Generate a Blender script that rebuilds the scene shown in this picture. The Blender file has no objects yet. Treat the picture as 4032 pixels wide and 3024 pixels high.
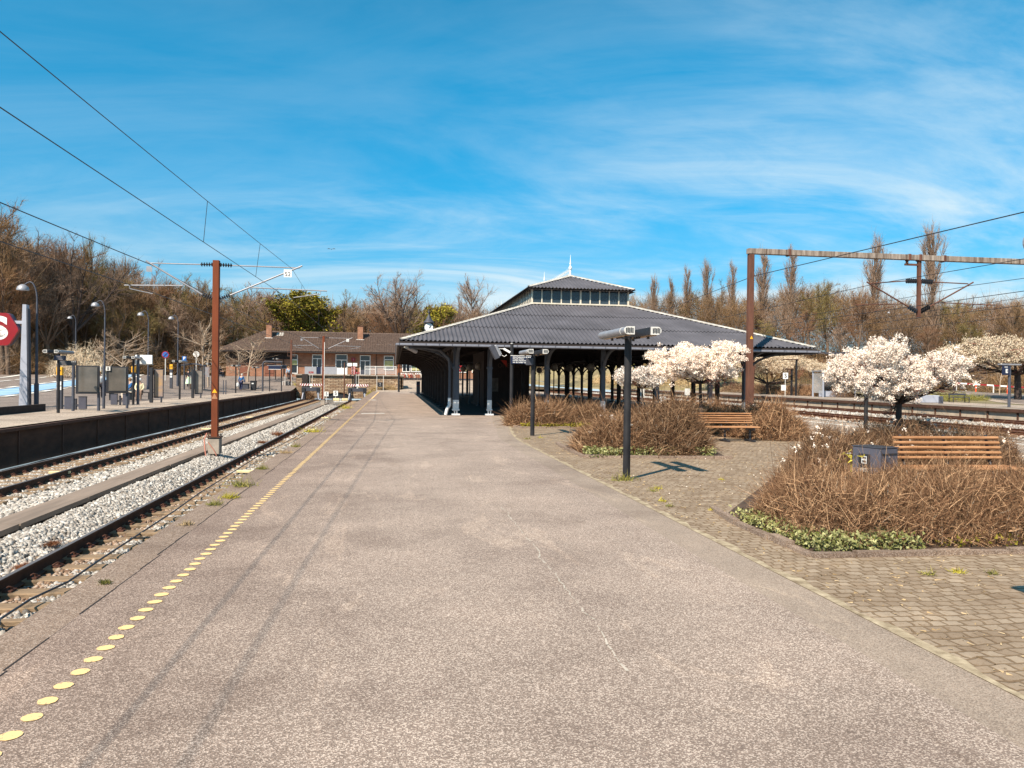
import bpy, bmesh, math, random
import numpy as np
from mathutils import Vector, Matrix, Quaternion
# ------------------------------------------------------------------ camera, sky, sun, exposure
scn = bpy.context.scene
C = scn.collection
CAMM = Matrix(((0.98857, -0.01102, -0.15034), (-0.15024, 0.00878, -0.98861), (0.01222, 0.99990, 0.00702)))
EYE = Vector((0, 0, 1.6))
cam = bpy.data.cameras.new('camera'); camo = bpy.data.objects.new('camera', cam); C.objects.link(camo)
cam.sensor_width = 36; cam.lens = 36*3040/4032; cam.clip_start = .05; cam.clip_end = 5000
camo.matrix_world = Matrix.Translation(EYE) @ CAMM.to_4x4()
scn.camera = camo
SUN = Vector((-.66, -.76, 1.0)).normalized()
world = bpy.data.worlds.new('World'); scn.world = world; world.use_nodes = True
nt = world.node_tree; N = nt.nodes; L = nt.links
for n in list(N): N.remove(n)
def wn(t, **k):
    n = N.new(t)
    for a, b in k.items(): setattr(n, a, b)
    return n
def wmath(op, a, b=None, c=None):
    n = wn('ShaderNodeMath', operation=op)
    for i, v in enumerate((a, b, c)):
        if v is None: continue
        if isinstance(v, (int, float)): n.inputs[i].default_value = v
        else: L.new(v, n.inputs[i])
    return n.outputs[0]
sky = wn('ShaderNodeTexSky', sky_type='NISHITA', sun_disc=False)
sky.sun_elevation = math.asin(SUN.z); sky.sun_rotation = math.atan2(SUN.x, SUN.y)
sky.air_density = 1.0; sky.dust_density = .3; sky.ozone_density = 3.0
tint = wn('ShaderNodeMix', data_type='RGBA', blend_type='MULTIPLY'); tint.inputs[0].default_value = 1
tr = wn('ShaderNodeValToRGB'); te = tr.color_ramp.elements; te[0].position = 0; te[0].color = (.62, .82, 1.15, 1); te[1].position = 1; te[1].color = (.12, 1.15, 1.3, 1)
for p_, c_ in ((.10, (.28, .96, 1.22, 1)), (.22, (.03, 1.16, 1.44, 1)), (.38, (.03, 1.38, 1.58, 1)), (.6, (.16, 1.32, 1.42, 1))): e_ = te.new(p_); e_.color = c_
L.new(sky.outputs[0], tint.inputs[6]); pass
geo = wn('ShaderNodeTexCoord'); sep = wn('ShaderNodeSeparateXYZ'); L.new(geo.outputs['Generated'], sep.inputs[0])
zc = wmath('MAXIMUM', sep.outputs[2], 0.0); L.new(zc, tr.inputs[0]); L.new(tr.outputs[0], tint.inputs[7]); zd = wmath('ADD', zc, .22)
px_ = wmath('DIVIDE', sep.outputs[0], zd); py_ = wmath('DIVIDE', sep.outputs[1], zd)
comb = wn('ShaderNodeCombineXYZ'); L.new(px_, comb.inputs[0]); L.new(py_, comb.inputs[1])
def cloudlayer(rot, sc, loc, scale, rough, dist, det=10):
    mp = wn('ShaderNodeMapping'); mp.inputs['Rotation'].default_value = (0, 0, math.radians(rot)); mp.inputs['Scale'].default_value = sc; mp.inputs['Location'].default_value = loc
    L.new(comb.outputs[0], mp.inputs[0]); n = wn('ShaderNodeTexNoise'); n.inputs['Scale'].default_value = scale; n.inputs['Detail'].default_value = det; n.inputs['Roughness'].default_value = rough; n.inputs['Distortion'].default_value = dist
    L.new(mp.outputs[0], n.inputs[0]); return n.outputs[0]
def srange(v, a, b, c=0., d=1.):
    m = wn('ShaderNodeMapRange', interpolation_type='SMOOTHSTEP'); L.new(v, m.inputs[0])
    for k, x in zip((1, 2, 3, 4), (a, b, c, d)): m.inputs[k].default_value = x
    return m.outputs[0]
wisp = cloudlayer(-30, (.62, 1.25, 1), (4.1, 2.6, 0), 1.15, .60, 1.3)
fine = cloudlayer(-16, (.8, 1.9, 1), (9.1, 1.6, 0), 3.4, .66, 1.0)
mass = cloudlayer(-20, (.6, .9, 1), (2.2, .4, 0), .62, .5, .4, 3)
side = srange(sep.outputs[0], -.15, .62)
low = srange(zc, .42, .12)
m_ = wmath('ADD', mass, wmath('ADD', wmath('MULTIPLY', side, .20), wmath('MULTIPLY', low, .05)))
m_ = srange(m_, .45, .84)
w_ = srange(wmath('ADD', wmath('MULTIPLY', wisp, .80), wmath('MULTIPLY', fine, .20)), .34, .72)
cl_ = wmath('MULTIPLY', wmath('MULTIPLY', w_, wmath('MULTIPLY_ADD', m_, .90, .10)), .92)
hz = wmath('POWER', wmath('SUBTRACT', 1.0, zc), 7.5)
hzm = wmath('MULTIPLY', hz, wmath('MULTIPLY_ADD', w_, .55, .36))
fac = wmath('MINIMUM', wmath('ADD', hzm, cl_), .95)
cm = wn('ShaderNodeMix', data_type='RGBA'); L.new(fac, cm.inputs[0]); L.new(tint.outputs[2], cm.inputs[6]); cm.inputs[7].default_value = (7.0, 8.6, 9.4, 1)
bg = wn('ShaderNodeBackground'); bg.inputs[1].default_value = .061; L.new(cm.outputs[2], bg.inputs[0])
wo = wn('ShaderNodeOutputWorld'); L.new(bg.outputs[0], wo.inputs[0])
sl = bpy.data.lights.new('sun', 'SUN'); sl.energy = 5.0; sl.angle = math.radians(.5); sl.color = (1, .87, .72)
so = bpy.data.objects.new('sun', sl); C.objects.link(so); so.rotation_euler = (-SUN).to_track_quat('-Z', 'Y').to_euler()
scn.view_settings.view_transform = 'Standard'; scn.view_settings.look = 'None'; scn.view_settings.exposure = .78; scn.view_settings.gamma = 1

# ------------------------------------------------------------------ helpers
rad = math.radians
def at(px, py, Y):      # the point at depth Y seen in the photograph's pixel (4032 wide): a measurement, used for places and sizes
    v = CAMM @ Vector(((px-2016)/3040, -(py-1512)/3040, -1)); return EYE + v*(Y/v.y)
def atd(x, y, Y): return at(x*1.8228, y*1.8228, Y)
def meta(o, label=None, cat=None, group=None, kind=None):
    if label: o['label'] = label
    if cat: o['category'] = cat
    if group: o['group'] = group
    if kind: o['kind'] = kind
    return o
def empty(name, loc=(0, 0, 0), rz=0, **k):
    o = bpy.data.objects.new(name, None); C.objects.link(o); o.location = loc; o.rotation_euler = (0, 0, rz); o.empty_display_size = .2
    return meta(o, **k)
def mesh_np(name, V, Fq, mat, parent=None, smooth=False, **k):
    V = np.asarray(V, dtype=np.float32).reshape(-1, 3); me = bpy.data.meshes.new(name)
    Fq = np.asarray(Fq, dtype=np.int32); n, w = Fq.shape
    me.vertices.add(len(V)); me.vertices.foreach_set('co', V.ravel())
    me.loops.add(n*w); me.loops.foreach_set('vertex_index', Fq.ravel())
    me.polygons.add(n); me.polygons.foreach_set('loop_start', np.arange(0, n*w, w, dtype=np.int32))
    if smooth: me.polygons.foreach_set('use_smooth', np.ones(n, dtype=bool))
    me.update(calc_edges=True); me.materials.append(mat)
    o = bpy.data.objects.new(name, me); C.objects.link(o)
    if parent: o.parent = parent
    return meta(o, **k)
def frame(d, up=(0, 0, 1)):
    d = Vector(d).normalized(); u = Vector(up)
    if abs(d.dot(u)) > .98: u = Vector((1, 0, 0))
    x = u.cross(d).normalized(); return x, d.cross(x).normalized(), d
class MB:
    def __init__(s): s.v = []; s.f = []; s.sm = []
    def add(s, vs, fs, sm=False):
        b = len(s.v); s.v += [tuple(v) for v in vs]; s.f += [tuple(i+b for i in f) for f in fs]; s.sm += [sm]*len(fs)
    def box(s, c, d, rz=0, rot=None, ch=0.0):
        x, y, z = d[0]/2, d[1]/2, d[2]/2
        R = rot if rot is not None else Matrix.Rotation(rz, 3, 'Z'); c = Vector(c)
        if ch <= 0:
            vs = [R @ Vector((a*x, b*y, e*z)) + c for a in (-1, 1) for b in (-1, 1) for e in (-1, 1)]
            s.add(vs, [(0, 1, 3, 2), (4, 6, 7, 5), (0, 4, 5, 1), (2, 3, 7, 6), (0, 2, 6, 4), (1, 5, 7, 3)])
        else:
            bm = bmesh.new(); bmesh.ops.create_cube(bm, size=1)
            for v in bm.verts: v.co = Vector((v.co.x*2*x, v.co.y*2*y, v.co.z*2*z))
            bmesh.ops.bevel(bm, geom=bm.edges[:], offset=ch, segments=1, affect='EDGES')
            bm.verts.ensure_lookup_table()
            s.add([R @ v.co + c for v in bm.verts], [[v.index for v in f.verts] for f in bm.faces]); bm.free()
        return s
    def bar(s, a, b, w, h=None, up=(0, 0, 1)):
        a = Vector(a); b = Vector(b); x, y, d = frame(b-a, up); h = h or w
        R = Matrix((x, y, d)).transposed(); return s.box((a+b)/2, (w, h, (b-a).length), rot=R)
    def tube(s, pts, r, n=8, cap=True, sm=True):
        pts = [Vector(p) for p in pts]; k = len(pts); r = r if isinstance(r, (list, tuple)) else [r]*k
        vs = []; x = None
        for i, p in enumerate(pts):
            d = (pts[min(i+1, k-1)]-pts[max(i-1, 0)])
            if x is None: x, y, d = frame(d)
            else:
                d.normalize(); x = (x-d*x.dot(d)).normalized(); y = d.cross(x)
            for j in range(n):
                a = 2*math.pi*j/n; vs.append(p+x*(math.cos(a)*r[i])+y*(math.sin(a)*r[i]))
        fs = [(i*n+j, i*n+(j+1) % n, (i+1)*n+(j+1) % n, (i+1)*n+j) for i in range(k-1) for j in range(n)]
        s.add(vs, fs, sm)
        if cap: s.add(vs[:n], [tuple(range(n))[::-1]]); s.add(vs[-n:], [tuple(range(n))])
        return s
    def cyl(s, a, b, r, r2=None, n=12): return s.tube([a, b], [r, r if r2 is None else r2], n)
    def lathe(s, c, prof, n=16):
        c = Vector(c); vs = [c+Vector((math.cos(2*math.pi*j/n)*r, math.sin(2*math.pi*j/n)*r, z)) for r, z in prof for j in range(n)]
        s.add(vs, [(i*n+j, i*n+(j+1) % n, (i+1)*n+(j+1) % n, (i+1)*n+j) for i in range(len(prof)-1) for j in range(n)], True)
        s.add(vs[:n], [tuple(range(n))[::-1]]); s.add(vs[-n:], [tuple(range(n))]); return s
    def prism(s, poly, o, ax, ay, ez, t):      # polygon in the plane (o, ax, ay) pushed t along ez
        o, ax, ay, ez = Vector(o), Vector(ax), Vector(ay), Vector(ez); n = len(poly)
        vs = [o+ax*p[0]+ay*p[1] for p in poly]; vs += [v+ez*t for v in vs]
        s.add(vs, [tuple(range(n))[::-1], tuple(range(n, 2*n))]+[(i, (i+1) % n, n+(i+1) % n, n+i) for i in range(n)]); return s
    def build(s, name, mat, parent=None, **k):
        me = bpy.data.meshes.new(name); me.from_pydata([tuple(v) for v in s.v], [], s.f); me.materials.append(mat)
        me.polygons.foreach_set('use_smooth', s.sm); me.update()
        bm = bmesh.new(); bm.from_mesh(me); bmesh.ops.recalc_face_normals(bm, faces=bm.faces[:]); bm.to_mesh(me); bm.free()
        o = bpy.data.objects.new(name, me); C.objects.link(o)
        if parent: o.parent = parent
        return meta(o, **k)
def kids(o): return list(o.children)
def dup(o, loc=None, rz=None, scale=None, parent=None, **k):
    c = o.copy(); C.objects.link(c)
    if parent: c.parent = parent
    if loc is not None: c.location = loc
    if rz is not None: c.rotation_euler = (0, 0, rz)
    if scale is not None: c.scale = scale if hasattr(scale, '__len__') else (scale,)*3
    for ch in kids(o): dup(ch, parent=c)
    return meta(c, **k)
# ---- materials
def material(name, col, rough=.75, metal=0, var=.18, scale=6, bump=0, bscale=None, col2=None, stretch=(1, 1, 1), spec=.4, detail=5, emit=None):
    m = bpy.data.materials.new(name); m.use_nodes = True; t = m.node_tree; b = t.nodes['Principled BSDF']
    b.inputs['Roughness'].default_value = rough; b.inputs['Metallic'].default_value = metal; b.inputs['Specular IOR Level'].default_value = spec
    tc = t.nodes.new('ShaderNodeTexCoord'); mp = t.nodes.new('ShaderNodeMapping'); mp.inputs['Scale'].default_value = stretch
    t.links.new(tc.outputs['Object'], mp.inputs[0])
    nz = t.nodes.new('ShaderNodeTexNoise'); nz.inputs['Scale'].default_value = scale; nz.inputs['Detail'].default_value = detail; nz.inputs['Roughness'].default_value = .6
    t.links.new(mp.outputs[0], nz.inputs[0])
    r = t.nodes.new('ShaderNodeValToRGB'); t.links.new(nz.outputs[0], r.inputs[0])
    a = [c*(1-var) for c in col]; d = col2 or [min(1, c*(1+var)) for c in col]
    r.color_ramp.elements[0].position = .32; r.color_ramp.elements[1].position = .68
    r.color_ramp.elements[0].color = (*a, 1); r.color_ramp.elements[1].color = (*d, 1)
    t.links.new(r.outputs[0], b.inputs['Base Color'])
    if bump:
        n2 = t.nodes.new('ShaderNodeTexNoise'); n2.inputs['Scale'].default_value = bscale or scale*4; n2.inputs['Detail'].default_value = 4
        t.links.new(mp.outputs[0], n2.inputs[0]); bp = t.nodes.new('ShaderNodeBump'); bp.inputs['Strength'].default_value = bump; bp.inputs['Distance'].default_value = .02
        t.links.new(n2.outputs[0], bp.inputs['Height']); t.links.new(bp.outputs[0], b.inputs['Normal'])
    if emit: b.inputs['Emission Color'].default_value = (*emit[:3], 1); b.inputs['Emission Strength'].default_value = emit[3]
    return m
def nd(m, t, **k):
    n = m.node_tree.nodes.new(t)
    for a, b in k.items():
        if a.startswith('i_'): n.inputs[a[2:].replace('_', ' ')].default_value = b
        else: setattr(n, a, b)
    return n
def ramp(m, src, stops):
    r = nd(m, 'ShaderNodeValToRGB'); m.node_tree.links.new(src, r.inputs[0]); e = r.color_ramp.elements
    e[0].position, e[0].color = stops[0][0], (*stops[0][1], 1); e[1].position, e[1].color = stops[-1][0], (*stops[-1][1], 1)
    for p, c in stops[1:-1]: x = e.new(p); x.color = (*c, 1)
    return r.outputs[0]
def mixc(m, f, a, b, bt='MIX'):
    x = nd(m, 'ShaderNodeMix', data_type='RGBA', blend_type=bt); lk = m.node_tree.links.new
    for i, v in ((0, f), (6, a), (7, b)):
        if isinstance(v, (int, float)): x.inputs[i].default_value = v
        elif isinstance(v, tuple): x.inputs[i].default_value = (*v, 1)
        else: lk(v, x.inputs[i])
    return x.outputs[2]
def asphalt_mat(name, base, chip, chipd=.5, vs=120, bump=.35):
    m = material(name, base, .92, spec=.25); t = m.node_tree; lk = t.links.new; b = t.nodes['Principled BSDF']
    tc = nd(m, 'ShaderNodeTexCoord'); o = tc.outputs['Object']
    v = nd(m, 'ShaderNodeTexVoronoi', i_Scale=vs); lk(o, v.inputs[0])
    hs = nd(m, 'ShaderNodeSeparateColor'); lk(v.outputs['Color'], hs.inputs[0])
    c1 = ramp(m, hs.outputs[0], [(0, tuple(c*.68 for c in base)), (.45, base), (.72, tuple(c*1.3 for c in base)), (1-chipd*.3, chip), (1, chip)])
    big = nd(m, 'ShaderNodeTexNoise', i_Scale=.55, i_Detail=7.0, i_Roughness=.65); lk(o, big.inputs[0])
    c2 = ramp(m, big.outputs[0], [(.3, (.72, .69, .68)), (.48, (.98, .97, .96)), (.7, (1.2, 1.18, 1.16))])
    c = mixc(m, 1.0, c1, c2, 'MULTIPLY')
    st = nd(m, 'ShaderNodeTexNoise', i_Scale=3.2, i_Detail=8.0, i_Roughness=.75); lk(o, st.inputs[0])
    c3 = ramp(m, st.outputs[0], [(.28, (.78, .75, .73)), (.42, (1, 1, 1)), (.7, (1.1, 1.1, 1.1))]); c = mixc(m, .75, c, c3, 'MULTIPLY')
    wp = nd(m, 'ShaderNodeMapping'); wp.inputs['Scale'].default_value = (1.6, .5, 1); lk(o, wp.inputs[0]); sc = nd(m, 'ShaderNodeTexNoise', i_Scale=.8, i_Detail=10.0, i_Roughness=.72, i_Distortion=1.2); lk(wp.outputs[0], sc.inputs[0])
    c = mixc(m, 1.0, c, ramp(m, sc.outputs[0], [(.30, (.80, .77, .74)), (.40, (1, 1, 1)), (.56, (1, 1, 1)), (.62, (1.24, 1.23, 1.2)), (.70, (1.08, 1.08, 1.08))]), 'MULTIPLY')
    lk(c, b.inputs['Base Color'])
    bp = nd(m, 'ShaderNodeBump', i_Strength=bump, i_Distance=.006); lk(v.outputs['Distance'], bp.inputs['Height']); lk(bp.outputs[0], b.inputs['Normal'])
    return m
m_asph = asphalt_mat('worn_asphalt', (.228, .177, .146), (.47, .39, .33), .75, 150, .5)
WORN = m_asph.node_tree
_b = WORN.nodes['Principled BSDF']; _src = _b.inputs['Base Color'].links[0].from_socket      # the browner, dirtier zone along the platform edge
_tc = nd(m_asph, 'ShaderNodeTexCoord'); _sp = nd(m_asph, 'ShaderNodeSeparateXYZ'); WORN.links.new(_tc.outputs['Object'], _sp.inputs[0]); _nz = nd(m_asph, 'ShaderNodeTexNoise', i_Scale=1.1, i_Detail=6.0); WORN.links.new(_tc.outputs['Object'], _nz.inputs[0])
_ad = nd(m_asph, 'ShaderNodeMath', operation='MULTIPLY_ADD'); WORN.links.new(_nz.outputs[0], _ad.inputs[0]); _ad.inputs[1].default_value = 1.6; WORN.links.new(_sp.outputs[0], _ad.inputs[2])
_mr = nd(m_asph, 'ShaderNodeMapRange'); WORN.links.new(_ad.outputs[0], _mr.inputs[0]); _mr.inputs[1].default_value = -1.6; _mr.inputs[2].default_value = .9
WORN.links.new(mixc(m_asph, 1.0, _src, ramp(m_asph, _mr.outputs[0], [(0, (.76, .70, .68)), (.6, (.95, .93, .92)), (1, (1.04, 1.04, 1.04))]), 'MULTIPLY'), _b.inputs['Base Color'])
m_asph2 = asphalt_mat('smooth_asphalt', (.25, .198, .158), (.34, .285, .235), .3, 160, .2)
m_asph3 = asphalt_mat('street_asphalt', (.185, .15, .13), (.26, .22, .19), .3, 60, .2)
m_asph4 = asphalt_mat('pale_platform_asphalt', (.31, .25, .20), (.46, .39, .32), .5, 60, .2)
def sett_mat():
    m = material('sett_paving', (.2, .18, .15), .9, spec=.3); t = m.node_tree; lk = t.links.new; b = t.nodes['Principled BSDF']
    tc = nd(m, 'ShaderNodeTexCoord'); nz = nd(m, 'ShaderNodeTexNoise', i_Scale=1.3, i_Detail=3.0); lk(tc.outputs['Object'], nz.inputs[0])
    mx = nd(m, 'ShaderNodeMix', data_type='VECTOR'); mx.inputs[0].default_value = .2; lk(tc.outputs['Object'], mx.inputs[4]); lk(nz.outputs['Color'], mx.inputs[5])
    nz2 = nd(m, 'ShaderNodeTexNoise', i_Scale=11.0, i_Detail=2.0); lk(tc.outputs['Object'], nz2.inputs[0]); mx0 = mx; mx = nd(m, 'ShaderNodeMix', data_type='VECTOR'); mx.inputs[0].default_value = .035; lk(mx0.outputs[1], mx.inputs[4]); lk(nz2.outputs['Color'], mx.inputs[5])
    bk = nd(m, 'ShaderNodeTexBrick', i_Scale=1.0, i_Mortar_Size=.008, i_Brick_Width=.098, i_Row_Height=.085, i_Mortar_Smooth=.3, i_Bias=.0)
    bk.inputs['Color1'].default_value = (.235, .175, .122, 1); bk.inputs['Color2'].default_value = (.32, .255, .19, 1); bk.inputs['Mortar'].default_value = (.175, .12, .072, 1)
    lk(mx.outputs[1], bk.inputs[0])
    v = nd(m, 'ShaderNodeTexNoise', i_Scale=2.0, i_Detail=8.0, i_Roughness=.7); lk(tc.outputs['Object'], v.inputs[0])
    c2 = ramp(m, v.outputs[0], [(.3, (.74, .68, .6)), (.5, (.98, .97, .95)), (.72, (1.25, 1.22, 1.16))])
    c = mixc(m, 1.0, bk.outputs[0], c2, 'MULTIPLY')
    f = nd(m, 'ShaderNodeTexNoise', i_Scale=26.0, i_Detail=5.0, i_Roughness=.8); lk(tc.outputs['Object'], f.inputs[0])
    c3 = ramp(m, f.outputs[0], [(.34, (.6, .5, .38)), (.46, (1, 1, 1)), (.6, (1, 1, 1)), (.72, (1.35, 1.3, 1.2))]); c = mixc(m, .9, c, c3, 'MULTIPLY')
    lk(c, b.inputs['Base Color'])
    bp = nd(m, 'ShaderNodeBump', i_Strength=.6, i_Distance=.02); bp.invert = True; lk(bk.outputs['Fac'], bp.inputs['Height']); lk(bp.outputs[0], b.inputs['Normal'])
    return m
m_sett = sett_mat()
def ballast_mat(name, a, b_, sc=22):
    m = material(name, a, .9, spec=.2); t = m.node_tree; lk = t.links.new; b = t.nodes['Principled BSDF']
    tc = nd(m, 'ShaderNodeTexCoord'); v = nd(m, 'ShaderNodeTexVoronoi', i_Scale=sc); lk(tc.outputs['Object'], v.inputs[0])
    hs = nd(m, 'ShaderNodeSeparateColor'); lk(v.outputs['Color'], hs.inputs[0])
    c = ramp(m, hs.outputs[0], [(0, a), (1, b_)])
    e = ramp(m, v.outputs['Distance'], [(.0, (1, 1, 1)), (.45, (.9, .9, .9)), (.75, (.12, .1, .09))]); c = mixc(m, 1.0, c, e, 'MULTIPLY')
    n2 = nd(m, 'ShaderNodeTexNoise', i_Scale=.9, i_Detail=5.0); lk(tc.outputs['Object'], n2.inputs[0])
    c = mixc(m, .6, c, ramp(m, n2.outputs[0], [(.35, (.75, .62, .5)), (.6, (1.05, 1.05, 1.05))]), 'MULTIPLY')
    lk(c, b.inputs['Base Color'])
    bp = nd(m, 'ShaderNodeBump', i_Strength=1.0, i_Distance=.05); bp.invert = True; lk(v.outputs['Distance'], bp.inputs['Height']); lk(bp.outputs[0], b.inputs['Normal'])
    return m
m_ballast = ballast_mat('ballast_bed', (.30, .27, .24), (.5, .47, .43))
m_ballast_r = ballast_mat('ballast_bed_brown', (.22, .14, .09), (.36, .25, .17), 16)
m_ballast_w = ballast_mat('ballast_bed_pale', (.5, .46, .4), (.8, .75, .68), 14)
def stone_mat(name, stops):
    m = material(name, (.4, .4, .4), .85, spec=.3); t = m.node_tree; lk = t.links.new; b = t.nodes['Principled BSDF']
    g = nd(m, 'ShaderNodeNewGeometry'); c = ramp(m, g.outputs['Random Per Island'], stops); lk(c, b.inputs['Base Color']); return m
m_stone = stone_mat('ballast_stone', [(0, (.17, .145, .12)), (.3, (.32, .29, .255)), (.8, (.45, .42, .38)), (1, (.60, .57, .52))])
m_stone_b = stone_mat('ballast_stone_brown', [(0, (.14, .08, .05)), (.5, (.26, .17, .11)), (1, (.44, .36, .29))])
m_rail = material('rail_side_rust', (.055, .026, .015), .8, var=.3, scale=9)
m_railr = material('rail_side_brown', (.13, .05, .025), .8, var=.3, scale=9)
m_railtop = material('rail_head_polished', (.16, .145, .14), .5, .3, var=.1)
m_sleeper = material('sleeper_wood', (.24, .165, .1), .9, var=.35, scale=5, stretch=(1, 12, 4), bump=.4)
m_conc = material('concrete', (.32, .27, .22), .9, var=.22, scale=2.5, bump=.3)
m_strip = material('walkway_plank', (.23, .175, .135), .9, var=.25, scale=1.4, stretch=(3, .25, 1), bump=.2)
m_kerb = asphalt_mat('platform_kerb', (.20, .145, .11), (.34, .27, .22), .6, 120, .5)
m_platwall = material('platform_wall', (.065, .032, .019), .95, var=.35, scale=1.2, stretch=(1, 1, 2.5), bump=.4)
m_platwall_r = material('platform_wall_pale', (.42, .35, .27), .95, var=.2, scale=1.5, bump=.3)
m_dkrust = material('dark_rusted_steel', (.075, .035, .022), .8, var=.3, scale=4)
m_corten = material('weathering_steel', (.16, .036, .010), .82, var=.2, scale=3, stretch=(2, 2, .4), bump=.15)
m_rust2 = material('brown_rusted_steel', (.11, .045, .028), .82, var=.3, scale=2.5, stretch=(2, 2, .5), bump=.2)
m_beam = material('stained_steel_beam', (.16, .105, .075), .85, col2=(.36, .30, .25), var=.4, scale=3.2, stretch=(2.6, 1, .3), bump=.3)
m_galv = material('galvanised_steel', (.30, .30, .32), .5, .35, var=.12, scale=8)
m_white = material('white_paint', (.78, .77, .74), .5, var=.05)
m_offw = material('off_white_paint', (.62, .6, .56), .6, var=.12, scale=5)
m_black = material('black_paint', (.022, .022, .026), .45, var=.2, spec=.5)
m_blackw = material('worn_black_pole', (.016, .016, .02), .6, col2=(.03, .029, .031), var=.3, scale=7, stretch=(1, 1, .4), spec=.25)
m_slate = material('slate_grey_paint', (.05, .052, .066), .55, var=.15, scale=5)
m_slate2 = material('blue_grey_paint', (.06, .07, .09), .6, var=.2, scale=3, stretch=(1, 1, .5))
m_pole = material('grey_blue_pole', (.06, .065, .085), .55, var=.15)
m_pylon = material('pale_blue_grey_pylon', (.34, .36, .42), .6, var=.1, scale=2)
m_binp = material('bin_grey', (.085, .085, .11), .5, var=.1)
m_roof = material('corrugated_roof_sheet', (.078, .076, .088), .75, var=.24, scale=.9, bump=.1)
m_cap = material('white_roof_cap', (.42, .40, .36), .6, var=.25, scale=3)
m_lantern = material('cream_lantern_frame', (.60, .54, .43), .6, var=.15)
m_glass = material('dark_glass', (.012, .014, .018), .08, var=.1, spec=.8)
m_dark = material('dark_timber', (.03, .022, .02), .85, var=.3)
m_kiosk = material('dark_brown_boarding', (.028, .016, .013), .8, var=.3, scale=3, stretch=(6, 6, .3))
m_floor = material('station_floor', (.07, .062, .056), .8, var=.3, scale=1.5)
m_wood = material('bench_slat_wood', (.31, .135, .052), .6, col2=(.48, .25, .12), var=.25, scale=3.5, stretch=(.6, 9, 9), bump=.25)
m_wood2 = material('weathered_bench_wood', (.17, .12, .085), .8, var=.25, scale=3.5, stretch=(.6, 9, 9), bump=.25)
m_bark = material('tree_bark', (.15, .10, .07), .95, var=.35, scale=3, stretch=(2, 2, .4))
m_barkpale = material('pale_bark', (.40, .31, .23), .95, var=.3, scale=3, stretch=(2, 2, .4))
m_barkdk = material('dark_bark', (.055, .038, .032), .95, var=.35, scale=6)
def twig_mat(name, a, b_, tr=.0):
    m = material(name, a, .9, spec=.15); t = m.node_tree; lk = t.links.new; b = t.nodes['Principled BSDF']
    g = nd(m, 'ShaderNodeNewGeometry'); c = ramp(m, g.outputs['Random Per Island'], [(0, a), (1, b_)])
    oi = nd(m, 'ShaderNodeObjectInfo'); c2 = ramp(m, oi.outputs['Random'], [(0, (.8, .8, .8)), (1, (1.2, 1.15, 1.1))]); c = mixc(m, 1.0, c, c2, 'MULTIPLY')
    lk(c, b.inputs['Base Color']); return m
m_twig = twig_mat('winter_twigs', (.11, .06, .028), (.32, .21, .115))
m_twigolive = twig_mat('olive_budding_twigs', (.11, .085, .028), (.30, .235, .10))
m_twigred = twig_mat('red_brown_twigs', (.13, .065, .036), (.32, .185, .11))
m_twigpale = twig_mat('pale_twigs', (.26, .18, .12), (.46, .34, .24))
m_twiggrey = twig_mat('grey_brown_twigs', (.17, .11, .075), (.40, .29, .215))
m_shrub = twig_mat('shrub_twigs', (.06, .030, .017), (.56, .37, .22))
for e_ in m_shrub.node_tree.nodes:
    if e_.type == 'VALTORGB' and e_.inputs[0].links[0].from_node.type == 'NEW_GEOMETRY': x_ = e_.color_ramp.elements.new(.62); x_.color = (.19, .105, .058, 1)
m_leafg = twig_mat('spring_leaves', (.11, .10, .01), (.30, .25, .035))
m_leafy = twig_mat('yellow_green_leaves', (.25, .22, .03), (.48, .42, .06))
m_ivy = twig_mat('ivy_leaves', (.085, .095, .015), (.42, .42, .20))
m_petal = twig_mat('white_blossom', (.70, .58, .50), (.95, .89, .80))
m_petal2 = twig_mat('cream_blossom', (.50, .38, .25), (.84, .73, .56))
m_bltwig = twig_mat('blossom_twigs', (.09, .03, .025), (.26, .10, .08))
m_grass = twig_mat('grass_blades', (.08, .10, .02), (.30, .26, .08))
m_straw = twig_mat('dry_grass', (.26, .18, .09), (.55, .42, .25))
m_yel = material('yellow_paint', (.86, .42, .02), .5, var=.05)
m_dot = material('cream_yellow_paint', (.68, .47, .21), .8, var=.12, scale=40)
for e_ in m_dot.node_tree.nodes:
    if e_.type == 'VALTORGB': e_.color_ramp.elements[0].position = .36; e_.color_ramp.elements[0].color = (.25, .2, .15, 1); e_.color_ramp.elements[1].position = .43
m_yline = material('pale_yellow_board', (.72, .60, .34), .8, var=.15)
m_red = material('red_paint', (.26, .008, .012), .35, var=.08, spec=.5)
m_blue = material('blue_paint', (.02, .13, .42), .5, var=.08)
m_navy = material('navy_sign', (.012, .018, .05), .4, var=.05)
m_lane = material('blue_cycle_lane', (.16, .36, .58), .85, col2=(.4, .55, .72), var=.2, scale=.7, stretch=(.3, 2, 1))
m_mark = material('road_marking', (.74, .72, .66), .8, var=.15, scale=6)
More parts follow.
